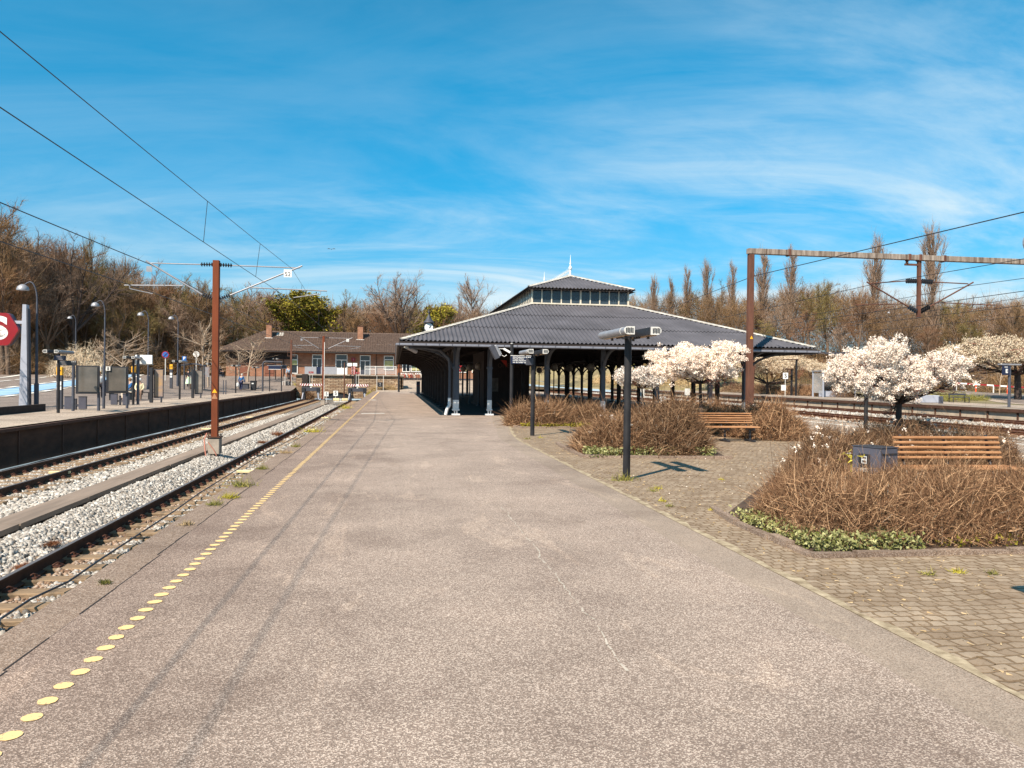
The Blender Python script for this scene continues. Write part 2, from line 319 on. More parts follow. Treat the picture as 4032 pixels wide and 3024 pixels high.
def brick_mat(name, a, b_, mo, w=.24, h=.075, ms=.01):
    m = material(name, a, .9, spec=.2); t = m.node_tree; lk = t.links.new; b = t.nodes['Principled BSDF']
    tc = nd(m, 'ShaderNodeTexCoord'); sp = nd(m, 'ShaderNodeSeparateXYZ'); lk(tc.outputs['Object'], sp.inputs[0]); cb = nd(m, 'ShaderNodeCombineXYZ')
    ad = nd(m, 'ShaderNodeMath', operation='ADD'); lk(sp.outputs[0], ad.inputs[0]); lk(sp.outputs[1], ad.inputs[1]); lk(ad.outputs[0], cb.inputs[0]); lk(sp.outputs[2], cb.inputs[1])
    bk = nd(m, 'ShaderNodeTexBrick', i_Scale=1.0, i_Mortar_Size=ms, i_Brick_Width=w, i_Row_Height=h); lk(cb.outputs[0], bk.inputs[0])
    bk.inputs['Color1'].default_value = (*a, 1); bk.inputs['Color2'].default_value = (*b_, 1); bk.inputs['Mortar'].default_value = (*mo, 1)
    n = nd(m, 'ShaderNodeTexNoise', i_Scale=1.5, i_Detail=6.0); lk(tc.outputs['Object'], n.inputs[0])
    lk(mixc(m, .7, bk.outputs[0], ramp(m, n.outputs[0], [(.3, (.75, .72, .7)), (.65, (1.2, 1.2, 1.2))]), 'MULTIPLY'), b.inputs['Base Color'])
    bp = nd(m, 'ShaderNodeBump', i_Strength=.5, i_Distance=.01); bp.invert = True; lk(bk.outputs['Fac'], bp.inputs['Height']); lk(bp.outputs[0], b.inputs['Normal'])
    return m
m_brick = brick_mat('red_brick', (.28, .115, .065), (.37, .17, .10), (.26, .18, .13))
m_stonewall = brick_mat('rough_stone_wall', (.26, .17, .105), (.42, .32, .22), (.10, .06, .04), .62, .17, .03)
m_terr = material('dry_earth', (.17, .13, .075), .95, col2=(.24, .2, .1), var=.35, scale=.35)
m_bank = material('straw_bank', (.42, .33, .2), .95, col2=(.24, .2, .08), var=.3, scale=.5, bump=.4, stretch=(1, 1, 3))
m_forestfloor = material('leaf_litter', (.07, .04, .02), .95, col2=(.12, .08, .03), var=.3, scale=.6)
m_tile = material('roof_tile_brown', (.10, .062, .048), .85, col2=(.19, .13, .10), var=.3, scale=5)
m_skin = material('skin', (.58, .36, .26), .6, var=.05)
m_hairg = material('grey_hair', (.45, .42, .38), .8, var=.1); m_hairb = material('brown_hair', (.22, .12, .05), .8, var=.1)
def cloth(n, c): return material(n, c, .9, var=.15, scale=12)
def text(s, size, mat, parent, loc, rot=(rad(90), 0, 0), name='lettering', align='CENTER', depth=.002, bold=0):
    cu = bpy.data.curves.new(name, 'FONT'); cu.body = s; cu.size = size; cu.align_x = align; cu.align_y = 'CENTER'; cu.extrude = depth; cu.offset = bold
    t = bpy.data.objects.new('tmp', cu); C.objects.link(t); dg = bpy.context.evaluated_depsgraph_get()
    me = bpy.data.meshes.new_from_object(t.evaluated_get(dg)); bpy.data.objects.remove(t); me.materials.clear(); me.materials.append(mat)
    o = bpy.data.objects.new(name, me); C.objects.link(o); o.parent = parent; o.location = loc; o.rotation_euler = rot; return o
def sheet(name, x0, x1, y0, y1, nx, ny, fn, mat, **k):
    xs = np.linspace(x0, x1, nx+1) if not hasattr(x0, '__len__') else np.array(x0); ys = np.linspace(y0, y1, ny+1) if not hasattr(y0, '__len__') else np.array(y0)
    X, Y = np.meshgrid(xs, ys); Z = np.vectorize(fn, otypes=[float])(X, Y); V = np.stack([X, Y, Z], -1).reshape(-1, 3)
    a, b = len(xs), len(ys); i = (np.arange(b-1)[:, None]*a+np.arange(a-1)[None]).ravel()
    return mesh_np(name, V, np.stack([i, i+1, i+1+a, i+a], 1), mat, smooth=True, **k)
def cl(v): return max(0., min(1., v))
def sst(v): v = cl(v); return v*v*(3-2*v)
# ------------------------------------------------------------------ ground, platforms, tracks
rng = np.random.default_rng(7); random.seed(5)
def gz(px, py, z=0.):
    v = CAMM @ Vector(((px-2016)/3040, -(py-1512)/3040, -1)); return EYE + v*((z-1.6)/v.z)
def HL(X, Y):
    f = cl((Y-52)/30)*cl((-X-15)/8); return f + (1.5-f)*sst((Y-84)/16) + 7*sst((Y-112)/60) + 5*sst((-X-44-max(0, 60-Y)*.5)/40)*cl(Y/40)
def CM(X, Y): return 1.3*sst((Y-85)/16)*(1-sst((X-11)/5)) + 5*sst((Y-116)/60)*(1-sst((X-14)/14))
def HR(X, Y):
    a = sst((Y-42)/32)*(1.0-.72*sst((X-46)/16)); b = .9*sst((Y-84)/18)*sst((X-50)/20)
    bank = 4.2*sst((X-34)/12)*sst((Y-94)/14)*(1-sst((X-70)/20)*.8)
    return .32 + a*sst((X-38)/5) + b + bank + 3*sst((Y-150)/80)
ST = dict(kind='structure')
def sheet_(name, xs, ys, fn, mat, **k):
    X, Y = np.meshgrid(np.array(xs, float), np.array(ys, float)); Z = np.vectorize(fn, otypes=[float])(X, Y); V = np.stack([X, Y, Z], -1).reshape(-1, 3)
    a, b = len(xs), len(ys); i = (np.arange(b-1)[:, None]*a+np.arange(a-1)[None]).ravel()
    return mesh_np(name, V, np.stack([i, i+1, i+1+a, i+a], 1), mat, smooth=True, **k)
lin = lambda a, b, n: list(np.linspace(a, b, n+1))
sheet_('left_forecourt', lin(-62, -10.92, 34), lin(-30, 112, 71), HL, m_asph3, **ST)
sheet_('woodland_floor_left', [-600, -300, -200, -150, -120, -100, -85, -72, -62], lin(-30, 112, 71)+[130, 150, 175, 200, 300, 700, 1500], HL, m_forestfloor, **ST)
sheet_('woodland_floor_behind_station', lin(-62, -10.92, 20), [112, 118, 124, 130, 136, 142, 150, 160, 175, 200, 300, 700, 1500], HL, m_forestfloor, **ST)
# the platform we stand on
FY = lin(-15, 20, 10)+lin(20, 33, 6)[1:]
def xr(y): return 2.75 + .85*sst((y-19)/10) + .5*sst((y-28)/5)
def strip2(name, ys, fa, fb, z, mat, nx=3):
    V = []; F = []
    for y in ys:
        for i in range(nx+1): x = fa(y)+(fb(y)-fa(y))*i/nx; V.append((x, y, z))
    for j in range(len(ys)-1):
        for i in range(nx): q = j*(nx+1)+i; F.append((q, q+1, q+nx+2, q+nx+1))
    return mesh_np(name, V, F, mat, **ST)
strip2('platform_asphalt', FY, lambda y: -2.05, xr, 0, m_asph)
strip2('platform_smooth_band', FY, xr, lambda y: xr(y)+.42, 0, m_asph2, 1)
m_sand = material('sandy_joint', (.30, .22, .13), .95, col2=(.46, .38, .26), var=.4, scale=9)
strip2('sandy_edging', [y_ for y_ in lin(-15, 33, 240)], lambda y: xr(y)+.42, lambda y: xr(y)+.50+.05*math.sin(y*7.3)*math.sin(y*2.9), .004, m_sand, 1)
strip2('sett_paving', FY, lambda y: xr(y)+.42, lambda y: 13.4, 0, m_sett)
strip2('platform_asphalt_by_canopy', [33, 50, 84], lambda y: -2.05, lambda y: 2.3, 0, m_asph, 2)
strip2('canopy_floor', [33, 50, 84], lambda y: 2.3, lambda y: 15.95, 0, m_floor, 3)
strip2('right_platform_asphalt_front', [-15, 10, 33], lambda y: 13.4, lambda y: 18, 0, m_asph4, 2)
strip2('right_platform_asphalt', [33, 84], lambda y: 15.95, lambda y: 18, 0, m_asph4, 2)
sheet_('passage', lin(-2.05, 18, 14), lin(84, 116, 20), CM, m_asph4, **ST)
sheet_('ground_behind_passage', lin(-2.05, 30, 10), [116, 124, 132, 140, 150, 165, 180, 300, 700, 1500], lambda x, y: CM(x, y), m_forestfloor, **ST)
sheet_('upper_terrace', lin(-10.92, -2.05, 3), [89.2, 95, 116], lambda x, y: 1.78, m_asph4, **ST)
sheet_('ground_behind_terrace', lin(-10.92, -2.05, 3), [116, 124, 132, 140, 150, 165, 180, 300, 700, 1500], lambda x, y: 1.78+5*sst((y-116)/60), m_forestfloor, **ST)
# white line and painted marks
def flat(name, pts, z, mat, **k): return mesh_np(name, [(p[0], p[1], z) for p in pts], [tuple(range(len(pts)))], mat, **k)
flat('white_edge_line', [(16.62, -15), (16.78, -15), (16.78, 84), (16.62, 84)], .004, m_mark, **ST)
flat('pale_bar_mark', [(-1.42, 34.1), (-.42, 34.3), (-.42, 34.62), (-1.42, 34.42)], .004, m_mark, kind='structure')
flat('pale_bar_mark', [(-1.75, 54), (-1.25, 54), (-1.25, 54.6), (-1.75, 54.6)], .004, m_mark, kind='structure')
dd = MB(); n = 22
dd.add([(math.cos(2*math.pi*i/n)*.047*(1+.05*math.sin(5*i)), math.sin(2*math.pi*i/n)*.047*(1+.04*math.cos(3*i)), 0) for i in range(n)], [tuple(range(n))])
dot0 = dd.build('platform_dot', m_dot)
ND = 300
for i in range(ND):
    y = 2.0+i*.186; o = dot0 if i == 0 else dot0.copy()
    if i: C.objects.link(o)
    o.location = (-1.65+random.uniform(-.006, .006), y, .004); o.rotation_euler = (0, 0, random.uniform(0, 6)); o.scale = (random.uniform(.94, 1.05), random.uniform(.94, 1.05), 1)
    meta(o, 'round cream yellow dot painted on the asphalt in the row along the platform edge', 'safety dot', 'painted dots of the platform edge warning row')
rest = MB()
for i in range(ND, 440):
    y = 2.0+i*.186; rest.box((-1.65, y, .003), (.115, .115, .003))
rest.build('platform_dot_row', m_dot, kind='stuff', label='far end of the yellow dotted safety row before the stone wall', cat='safety dots')
# patches, cracks of the kerb
MB().box((-2.2, 36, -.075), (.3, 106, .15)).build('platform_kerb', m_kerb, kind='thing', label='worn concrete kerb along the near platform edge above the gravel', cat='kerb')
MB().box((-2.27, 36, -.65), (.1, 106, 1.0)).build('platform_wall', m_platwall, label='low retaining wall under the kerb of the near platform', cat='wall')
ck = MB()                                        # the dark crack behind the kerb, widening where the joint is broken
y = 3.; 
while y < 30:
    l = random.uniform(.3, .9); w = random.uniform(.001, .008); x = -2.05+random.uniform(-.012, .012)
    ck.add([(x-w, y, .003), (x+w, y, .003), (x+w*.6+.01, y+l, .003), (x-w*.6+.01, y+l, .003)], [(0, 1, 2, 3)]); y += l
ck.build('joint_crack', m_dark, kind='structure')
# left track trench
def bed(X, Y):
    h = -1.14
    if -5.98 < X < -4.9: h = -1.12+.16*sst((-X-4.9)/.8)*sst((X+6.05)/.22)
    if -7.6 < X < -6.6: h = -1.10+.12*sst((X+7.6)/.9)
    return h + .02*math.sin(X*5+Y*1.3)*math.sin(Y*2.1)
sheet_('left_track_bed', lin(-10.85, -2.3, 34), lin(-8, 20, 56)+lin(20, 92, 72)[1:], bed, m_ballast, **ST)
def rail(x, ztop, y0, y1, label, mat=m_rail, grp='rails of the left tracks'):
    h, w = .185, .036; pr = [(-.07, 0), (.07, 0), (.07, .012), (.012, .03), (.012, .145), (w, .153), (w, h), (-w, h), (-w, .153), (-.012, .145), (-.012, .03), (-.07, .012)]
    r = MB().prism(pr, (x, y0, ztop-h), (1, 0, 0), (0, 0, 1), (0, 1, 0), y1-y0).build('rail', mat, label=label, cat='rail', group=grp)
    flat('rail_head', [(x-.03, y0), (x+.03, y0), (x+.03, y1), (x-.03, y1)], ztop+.003, m_railtop, ).parent = r
    return r
rail(-3.28, -.92, -8, 87, 'steel rail hidden close under the near platform kerb')
rail(-4.72, -.92, -8, 87, 'large dark rail with polished top nearest in the gravel, left of the platform')
rail(-8.43, -.92, -8, 89.5, 'rust dark rail beside the plank walkway of the far left track')
rail(-9.87, -.92, -8, 89.5, 'rust dark rail in the shade beside the left platform wall')
sl0 = MB().box((0, 0, -1.15), (2.5, .24, .16), ch=.012).build('sleeper', m_sleeper)
for sx in (-.72, .72):
    for s2 in (-1, 1):
        c_ = MB(); c_.box((sx+s2*.13, 0, -1.055), (.11, .14, .02)); c_.tube([(sx+s2*.08, -.05, -1.04), (sx+s2*.14, -.04, -1.0), (sx+s2*.17, 0, -1.02), (sx+s2*.12, .04, -1.04)], .012, 6)
        c_.build('rail_clip', m_rust2, sl0)
first = True
for xc, y0, y1, lb, gp in ((-4.0, 4, 86, 'brown timber sleeper under the track beside the near platform', 'sleepers of the near left track'), (-9.15, 13, 88, 'brown timber sleeper under the track beside the left platform wall', 'sleepers of the far left track')):
    y = y0
    while y < y1:
        o = sl0 if first else dup(sl0); first = False
        o.location = (xc+random.uniform(-.03, .03), y, 0); meta(o, lb, 'sleeper', gp); y += .62
# stones
def stones(name, n, region, zf, smin, smax, mat, seed, **k):
    r = np.random.default_rng(seed); X, Y = region(r, n); n = len(X); Z = np.array([zf(a, b) for a, b in zip(X, Y)])
    base = np.array([(a, b, c) for a in (-1, 1) for b in (-1, 1) for c in (-1, 1)], float)*.5
    S = r.uniform(smin, smax, (n, 1, 1))*r.uniform(.55, 1.25, (n, 1, 3)); P = base[None]*S*r.uniform(.45, 1.1, (n, 8, 3))
    q = r.normal(size=(n, 4)); q /= np.linalg.norm(q, axis=1)[:, None]; w, x, y, z = q.T
    R = np.stack([1-2*(y*y+z*z), 2*(x*y-z*w), 2*(x*z+y*w), 2*(x*y+z*w), 1-2*(x*x+z*z), 2*(y*z-x*w), 2*(x*z-y*w), 2*(y*z+x*w), 1-2*(x*x+y*y)], 1).reshape(n, 3, 3)
    P = np.einsum('nij,nkj->nki', R, P)+np.stack([X, Y, Z], 1)[:, None]
    Fq = np.array([(0, 1, 3, 2), (4, 6, 7, 5), (0, 4, 5, 1), (2, 3, 7, 6), (0, 2, 6, 4), (1, 5, 7, 3)])
    return mesh_np(name, P.reshape(-1, 3), (Fq[None]+8*np.arange(n)[:, None, None]).reshape(-1, 4), mat, kind='stuff', **k)
def reg(x0, x1, y0, y1, sl_=None, xc=0):
    def f(r, n):
        X = r.uniform(x0, x1, n); Y = y0+(y1-y0)*r.uniform(0, 1, n)**1.25
        if sl_ is not None:
            ph = ((Y-sl_+.31) % .62)-.31; keep = (abs(ph) > .13) | (r.uniform(0, 1, n) < .1) | (abs(X-xc) > 1.27); X, Y = X[keep], Y[keep]
        return X, Y
    return f
stones('ballast', 15000, reg(-5.96, -4.80, 9, 34), lambda x, y: bed(x, y)+.015, .05, .085, m_stone, 1)
stones('ballast', 9000, reg(-5.93, -4.80, 28, 70), lambda x, y: bed(x, y)+.02, .08, .12, m_stone, 2)
stones('ballast', 9000, reg(-4.28, -3.4, 6, 34, 4, -4), lambda x, y: bed(x, y)+.02, .05, .085, m_stone, 3)
stones('brown_ballast', 4500, reg(-4.5, -4.15, 4.5, 40, 4, -4), lambda x, y: bed(x, y)+.02, .045, .08, m_stone_b, 4)
stones('ballast', 9000, reg(-8.3, -6.66, 14, 55, 13, -9.15), lambda x, y: bed(x, y)+.02, .06, .10, m_stone, 5)
stones('ballast', 8000, reg(-9.75, -8.55, 17, 60, 13, -9.15), lambda x, y: bed(x, y)+.02, .06, .10, m_stone, 6)
stones('ballast', 5000, reg(-4.6, -2.4, 22, 70), lambda x, y: bed(x, y)+.03, .08, .12, m_stone, 8)
# plank walkway between the tracks
pk = MB(); y = 8.
while y < 72:
    l = 2.9; dx = random.uniform(-.02, .02); pk.box((-6.38+dx, y+l/2, -.94), (.56, l-.03, .09), rz=random.uniform(-.004, .004)); y += l
pk.build('plank_walkway', m_strip, label='long narrow concrete plank walkway between the two left tracks', cat='walkway')
# pale boards, cable
for i, (px, py, w) in enumerate(((970, 1856, .5), (1235, 1692, .5), (1280, 1645, .45), (235, 1860, .5), (815, 1689, .5), (985, 1643, .5))):
    p = gz(px, py, -1.0); MB().box((0, 0, 0), (w, .13, .07), rz=.02, ch=.01).build('pale_board', m_yline, label=('short cream board lying across the gravel by the near platform edge' if i < 3 else 'short cream board lying between the rails of the far left track'), cat='board', group='cream boards in the ballast').location = p
for i, (px, py) in enumerate(((95, 2450), (590, 2103), (60, 2520))):
    p = gz(px, py, -1.0); MB().box((0, 0, 0), (.7, .1, .06), rz=.02, ch=.01).build('cable_trough_board', m_sleeper, label='dark weathered board crossing the gravel near the platform kerb', cat='board', group='dark boards in the ballast').location = p
cb = [gz(*p, -.98) for p in ((-40, 2560), (5, 2435), (120, 2360), (270, 2290), (400, 2200), (560, 2095), (690, 2010), (780, 1945), (900, 1870), (1010, 1800), (1110, 1750), (1220, 1690), (1300, 1640))]
MB().tube(cb, .014, 7).build('trackside_cable', m_black, label='black cable snaking along the ballast beside the near platform', cat='cable')
# left platform
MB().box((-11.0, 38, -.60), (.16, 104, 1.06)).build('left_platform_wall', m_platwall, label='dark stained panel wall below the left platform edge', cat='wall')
pr = MB()
for i in range(34): pr.box((-10.905, -12+i*3.05, -.62), (.035, .07, 1.0))
pr.build('wall_post', m_dkrust, bpy.data.objects['left_platform_wall'])
MB().box((-10.98, 38, -.045), (.34, 104, .09)).build('left_platform_edge', m_dkrust, label='dark edge slab running along the top of the left platform wall', cat='platform edge')
flat('left_platform_surface', [(-14.6, -14), (-11.15, -14), (-11.15, 89.8), (-14.6, 89.8)], .006, m_asph4, **ST)
# street markings on the forecourt
def road(name, pts, w, mat, dz=.012, dash=None, fn=HL):
    V = []; F = []; P = []
    for (a, b) in zip(pts[:-1], pts[1:]):
        n_ = max(2, int(math.dist(a, b)/1.0))
        for i in range(n_): P.append((a[0]+(b[0]-a[0])*i/n_, a[1]+(b[1]-a[1])*i/n_))
    P.append(pts[-1]); k = 0
    for i in range(len(P)-1):
        if dash and (i % dash[0]) >= dash[1]: continue
        a, b = Vector(P[i]), Vector(P[i+1]); n_ = Vector((-(b-a).y, (b-a).x)).normalized()*w/2
        for q in (a-n_, a+n_, b+n_, b-n_): V.append((q.x, q.y, fn(q.x, q.y)+dz))
        F.append((k, k+1, k+2, k+3)); k += 4
    return mesh_np(name, V, F, mat, **ST)
def gl(px, py):
    z = 0.
    for _ in range(50):
        P = gz(px, py, z) if CAMM.row[2].dot(Vector(((px-2016)/3040, -(py-1512)/3040, -1))) < 0 else at(px, py, 98)
        if P.y > 98 or P.y < 0: P = at(px, py, 98)
        z = .6*z+.4*HL(P.x, P.y)
    return P
lanepts = [(-26.4, 44), (-26.5, 57), (-26.95, 61), (-27.6, 67.6), (-28.0, 73), (-29.0, 81.7), (-31.5, 96), (-34, 106)]
road('blue_cycle_lane', lanepts, 3.0, m_lane, .04)
def off(pts, d):
    o = []
    for i, p in enumerate(pts):
        a = Vector(pts[max(i-1, 0)]); b = Vector(pts[min(i+1, len(pts)-1)]); n_ = Vector((-(b-a).y, (b-a).x)).normalized()*d; o.append((p[0]+n_.x, p[1]+n_.y))
    return o
for d in (2.0, -2.0): road('lane_edge_dashes', off(lanepts, d), .5, m_mark, .045, (3, 2))
road('kerb_line', off(lanepts, 10), .5, m_mark, .045)
road('lane_mark', off(lanepts, 6.5), .3, m_mark, .045, (4, 3))
# right side
def rb(x, y): return -.36+.03*math.sin(x*3+y)*math.sin(y*1.7)+(.16*sst((19.4-x)/1.2))+.1*math.exp(-((x-26.9)/.9)**2)
sheet_('right_track_bed', lin(18, 32.6, 40), lin(-8, 60, 68)+lin(60, 200, 50)[1:]+[400, 1500], rb, m_ballast_r, **ST)
MB().box((17.9, 36, -.22), (.2, 100, .44)).build('right_platform_kerb', m_conc, label='pale kerb on the far right edge of the platform before the right tracks', cat='kerb')
for x, lb in ((23.4, 'rust brown rail nearest to the platform on the right'), (24.84, 'second rust brown rail on the right, beyond the nearest one'), (29.2, 'third rust brown rail on the right'), (30.65, 'rust brown rail closest to the far right platform wall')):
    rail(x, -.17, -8, 330, lb, m_railr, 'rails of the right tracks')
stones('pale_ballast', 9000, reg(18.3, 21.9, 10, 60), lambda x, y: rb(x, y)+.03, .09, .16, m_stone, 11)
stones('pale_ballast', 7000, reg(26.1, 27.8, 14, 110), lambda x, y: rb(x, y)+.03, .1, .18, m_stone, 12)
stones('brown_ballast', 9000, reg(22.2, 31.5, 14, 70), lambda x, y: rb(x, y)+.02, .08, .14, m_stone_b, 13)
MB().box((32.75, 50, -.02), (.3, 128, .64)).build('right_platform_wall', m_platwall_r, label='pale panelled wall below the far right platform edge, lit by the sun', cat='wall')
pr = MB()
for i in range(60): pr.box((32.57, -12+i*2.1, -.08), (.06, .09, .52))
pr.build('wall_post', m_dkrust, bpy.data.objects['right_platform_wall'])
MB().box((32.62, 50, .215), (.36, 128, .17)).build('right_platform_beam', m_dkrust, label='dark edge beam along the top of the far right platform wall', cat='platform edge')
MB().box((32.9, 50, .315), (.8, 128, .03)).build('right_platform_nosing', m_conc, label='pale concrete nosing along the far right platform edge', cat='platform edge')
sheet_('right_terrain', lin(33.3, 60, 24)+lin(60, 100, 16)[1:]+[120, 160, 220, 400, 900], lin(-20, 120, 70)+[130, 145, 160, 180, 210, 260, 400, 800, 1500], HR, m_terr, **ST)
sheet_('far_bank', lin(32.9, 33.3, 1), lin(113, 200, 40)+[400, 1500], lambda x, y: HR(x, y)*cl((x-32.8)*2), m_bank, **ST)
flat('far_platform_surface', [(33.3, -14), (37.9, -14), (37.9, 100), (33.3, 100)], .345, m_asph4, **ST)
sheet_('bank_slope', lin(33.4, 54, 16), lin(94, 200, 50), lambda x, y: HR(x, y)+.03, m_bank, **ST)
sheet_('ground_right_back', lin(18, 33.3, 6), [200, 300, 600, 1500], lambda x, y: -.2, m_terr, **ST)
road('right_street', [(44, 44), (52, 60), (64, 84), (86, 124)], 6.5, m_asph3, .03, fn=HR)
road('right_street_line', [(44.6, 44), (52.6, 60), (64.6, 84), (86, 124)], .2, m_mark, .05, fn=HR)
road('right_yard', [(37.5, 30), (43, 46), (49, 58)], 5, m_asph4, .025, fn=HR)
road('right_lot', [(40, 78), (60, 84)], 8, m_asph3, .025, fn=HR)
# stone retaining wall at the end of the left tracks
w = empty('stone_retaining_wall', (0, 0, 0), label='rough stone retaining wall behind the buffer stops', cat='wall')
MB().box((-5.0, 89.3, .4), (11.8, .6, 2.6)).build('wall_face', m_stonewall, w)
MB().box((-5.0, 89.2, 1.77), (12.1, .9, .14)).build('coping', m_conc, w)
b_ = MB(); b_.box((.6, 90.6, .75), (.7, 2.8, 1.7), ch=.15); b_.box((.35, 88.9, .35), (.7, .8, 1.3), ch=.2); b_.box((.75, 89.4, .9), (.5, .8, 1.6), ch=.15); b_.build('end_boulders', m_stonewall, w)
MB().box((-9.9, 88.85, .85), (.62, .35, 1.95)).build('pier', m_dark, w); MB().box((-4.45, 88.85, 1.1), (.2, .3, 1.4)).build('pier', m_dark, w)
ar = MB()
for i in range(13):
    a0, a1 = math.pi*(.2+.6*i/13), math.pi*(.2+.6*(i+1)/13)
    ar.bar((-6.3+1.9*math.cos(a0), 88.9, -1.1+1.0*math.sin(a0)), (-6.3+1.9*math.cos(a1), 88.9, -1.1+1.0*math.sin(a1)), .3, .22)
ar.build('brick_arch', m_stonewall, w)
MB().box((-6.3, 88.96, -.65), (2.1, .1, .55)).build('culvert', m_black, w)
# earth left of the left track end
sheet_('track_end_bed', lin(-10.9, -2.1, 10), lin(89, 89.3, 1), lambda x, y: -1.0, m_ballast, **ST)
# ------------------------------------------------------------------ the canopy hall
XL, XR, YF, YB, ZE = .17, 18.0, 31.0, 75.5, 3.06
LXL, LXR, LYF, LYB, ZL, ZT = 6.65, 11.55, 37.5, 69.0, 5.28, 6.12
hall = empty('station_canopy', ((XL+XR)/2, YF, 0), label='large open timber station canopy with dark corrugated hipped roof and glazed lantern', cat='canopy')
def wld(o, p=None):                       # parent without moving
    o.parent = p or hall; o.matrix_parent_inverse = Matrix.Translation(-(p or hall).location) if (p or hall) is hall else (p.matrix_world.inverted() if p.matrix_world != Matrix() else Matrix()); return o
HL0 = Vector(hall.location)
class HB(MB):                             # builds in hall coordinates
    def build(s, name, mat, parent=hall, **k):
        s.v = [(v[0]-HL0.x, v[1]-HL0.y, v[2]) for v in s.v]; return MB.build(s, name, mat, parent, **k)
PIT = .177
def corrugated(name, side, x0, x1, yf, yb, xl0, xr0, ze, zt, run, rows, parent=hall, spp=8, amp=.028):
    # side F/B: sheets run along y; L/R: along x.  run = horizontal length of the slope
    V = []; F = []; a0, a1 = (x0, x1) if side in 'FB' else (yf, yb); n = int((a1-a0)/PIT*spp)
    for r in range(rows):
        t0, t1 = r/rows, (r+1)/rows
        base = len(V)
        for i in range(n+1):
            a = a0+(a1-a0)*i/n; lim = min(run, a-a0, a1-a)
            wv = amp*math.cos(2*math.pi*(a-a0)/PIT)
            for k, t in enumerate((t0, t1)):
                s = min(t*run, lim); z = ze+(zt-ze)*s/run+wv+(.022 if k == 0 else 0)
                if side == 'F': p = (a, yf+s, z)
                elif side == 'B': p = (a, yb-s, z)
                elif side == 'L': p = (x0+s, a, z)
                else: p = (x1-s, a, z)
                V.append((p[0]-HL0.x, p[1]-HL0.y, z))
        for i in range(n):
            if min(run, max(a0+(a1-a0)*i/n-a0, 0)+.2, a1-(a0+(a1-a0)*i/n)+.2) < t0*run: continue
            q = base+i*2; F.append((q, q+2, q+3, q+1))
        # the lower lip of each sheet
        for i in range(n):
            pass
    return mesh_np(name, V, F, m_roof, parent, smooth=True)
for sd in 'FBLR': corrugated('roof_slope', sd, XL, XR, YF, YB, 0, 0, ZE, ZL, 6.5, 3, spp=(10 if sd == 'F' else 6))
RX0, RX1, RY0, RY1, ZR0, ZR1 = 6.38, 11.82, 37.15, 69.3, 6.06, 7.02
for sd in 'FBLR': corrugated('lantern_roof_slope', sd, RX0, RX1, RY0, RY1, 0, 0, ZR0, ZR1, (RX1-RX0)/2, 1, spp=(10 if sd == 'F' else 6))
def hipcap(a, b, sx, sy, w=.17, parent=hall, slope=.34):       # white cap folded over a hip, scalloped at its edges by the sheets below
    V = []; F = []; n = int(abs(b[0]-a[0])/PIT*8); a = Vector(a); b = Vector(b); l = (b-a).length
    for i in range(n+1):
        t = i/n; p = a.lerp(b, t); e = w*(.62+.42*math.cos(2*math.pi*t*abs(b.x-a.x)/PIT)); dz = .04
        V += [(p.x+sx*e, p.y, p.z+dz-.02-.0*e), (p.x, p.y, p.z+dz+.035), (p.x, p.y+sy*e, p.z+dz-.02)]
    for i in range(n): q = i*3; F += [(q, q+1, q+4, q+3), (q+1, q+2, q+5, q+4)]
    V = [(v[0]-HL0.x, v[1]-HL0.y, v[2]) for v in V]
    return mesh_np('hip_cap', V, F, m_cap, parent)
for (ax, ay, bx, by) in ((XL, YF, LXL, LYF), (XR, YF, LXR-.02, LYF), (XL, YB, LXL, LYB), (XR, YB, LXR, LYB)):
    hipcap((ax, ay, ZE+.02), (bx, by, ZL+.02), 1 if ax > 9 and False else (-1 if ax > 9 else 1), -1 if by > 50 else 1, .34) if False else hipcap((ax, ay, ZE+.02), (bx, by, ZL+.02), (1 if ax < 9 else -1), (1 if ay < 50 else -1), .14)
rm = (RX0+RX1)/2; rh = (RX1-RX0)/2
for (ax, ay, by) in ((RX0, RY0, RY0+rh), (RX1, RY0, RY0+rh), (RX0, RY1, RY1-rh), (RX1, RY1, RY1-rh)):
    hipcap((ax, ay, ZR0+.02), (rm, by, ZR1+.02), (1 if ax < 9 else -1), (1 if ay < 50 else -1), .14)
rc = HB(); rc.box((rm, (RY0+RY1)/2, ZR1+.06), (.3, RY1-RY0-2*rh, .06)); rc.build('ridge_cap', m_cap)
# ceiling below the sheets
ce = HB(); d_ = .10
q0 = [(XL+.1, YF+.1, ZE-d_), (XR-.1, YF+.1, ZE-d_), (XR-.1, YB-.1, ZE-d_), (XL+.1, YB-.1, ZE-d_)]; q1 = [(LXL, LYF, ZL-d_), (LXR, LYF, ZL-d_), (LXR, LYB, ZL-d_), (LXL, LYB, ZL-d_)]
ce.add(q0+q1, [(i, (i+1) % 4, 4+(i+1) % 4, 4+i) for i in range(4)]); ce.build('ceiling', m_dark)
ce = HB(); d_ = .08
q0 = [(RX0, RY0, ZR0-d_), (RX1, RY0, ZR0-d_), (RX1, RY1, ZR0-d_), (RX0, RY1, ZR0-d_)]
ce.add(q0+[(rm, RY0+rh, ZR1-d_), (rm, RY1-rh, ZR1-d_)], [(0, 1, 4), (1, 2, 5, 4), (2, 3, 5), (3, 0, 4, 5)]); ce.build('lantern_ceiling', m_dark)
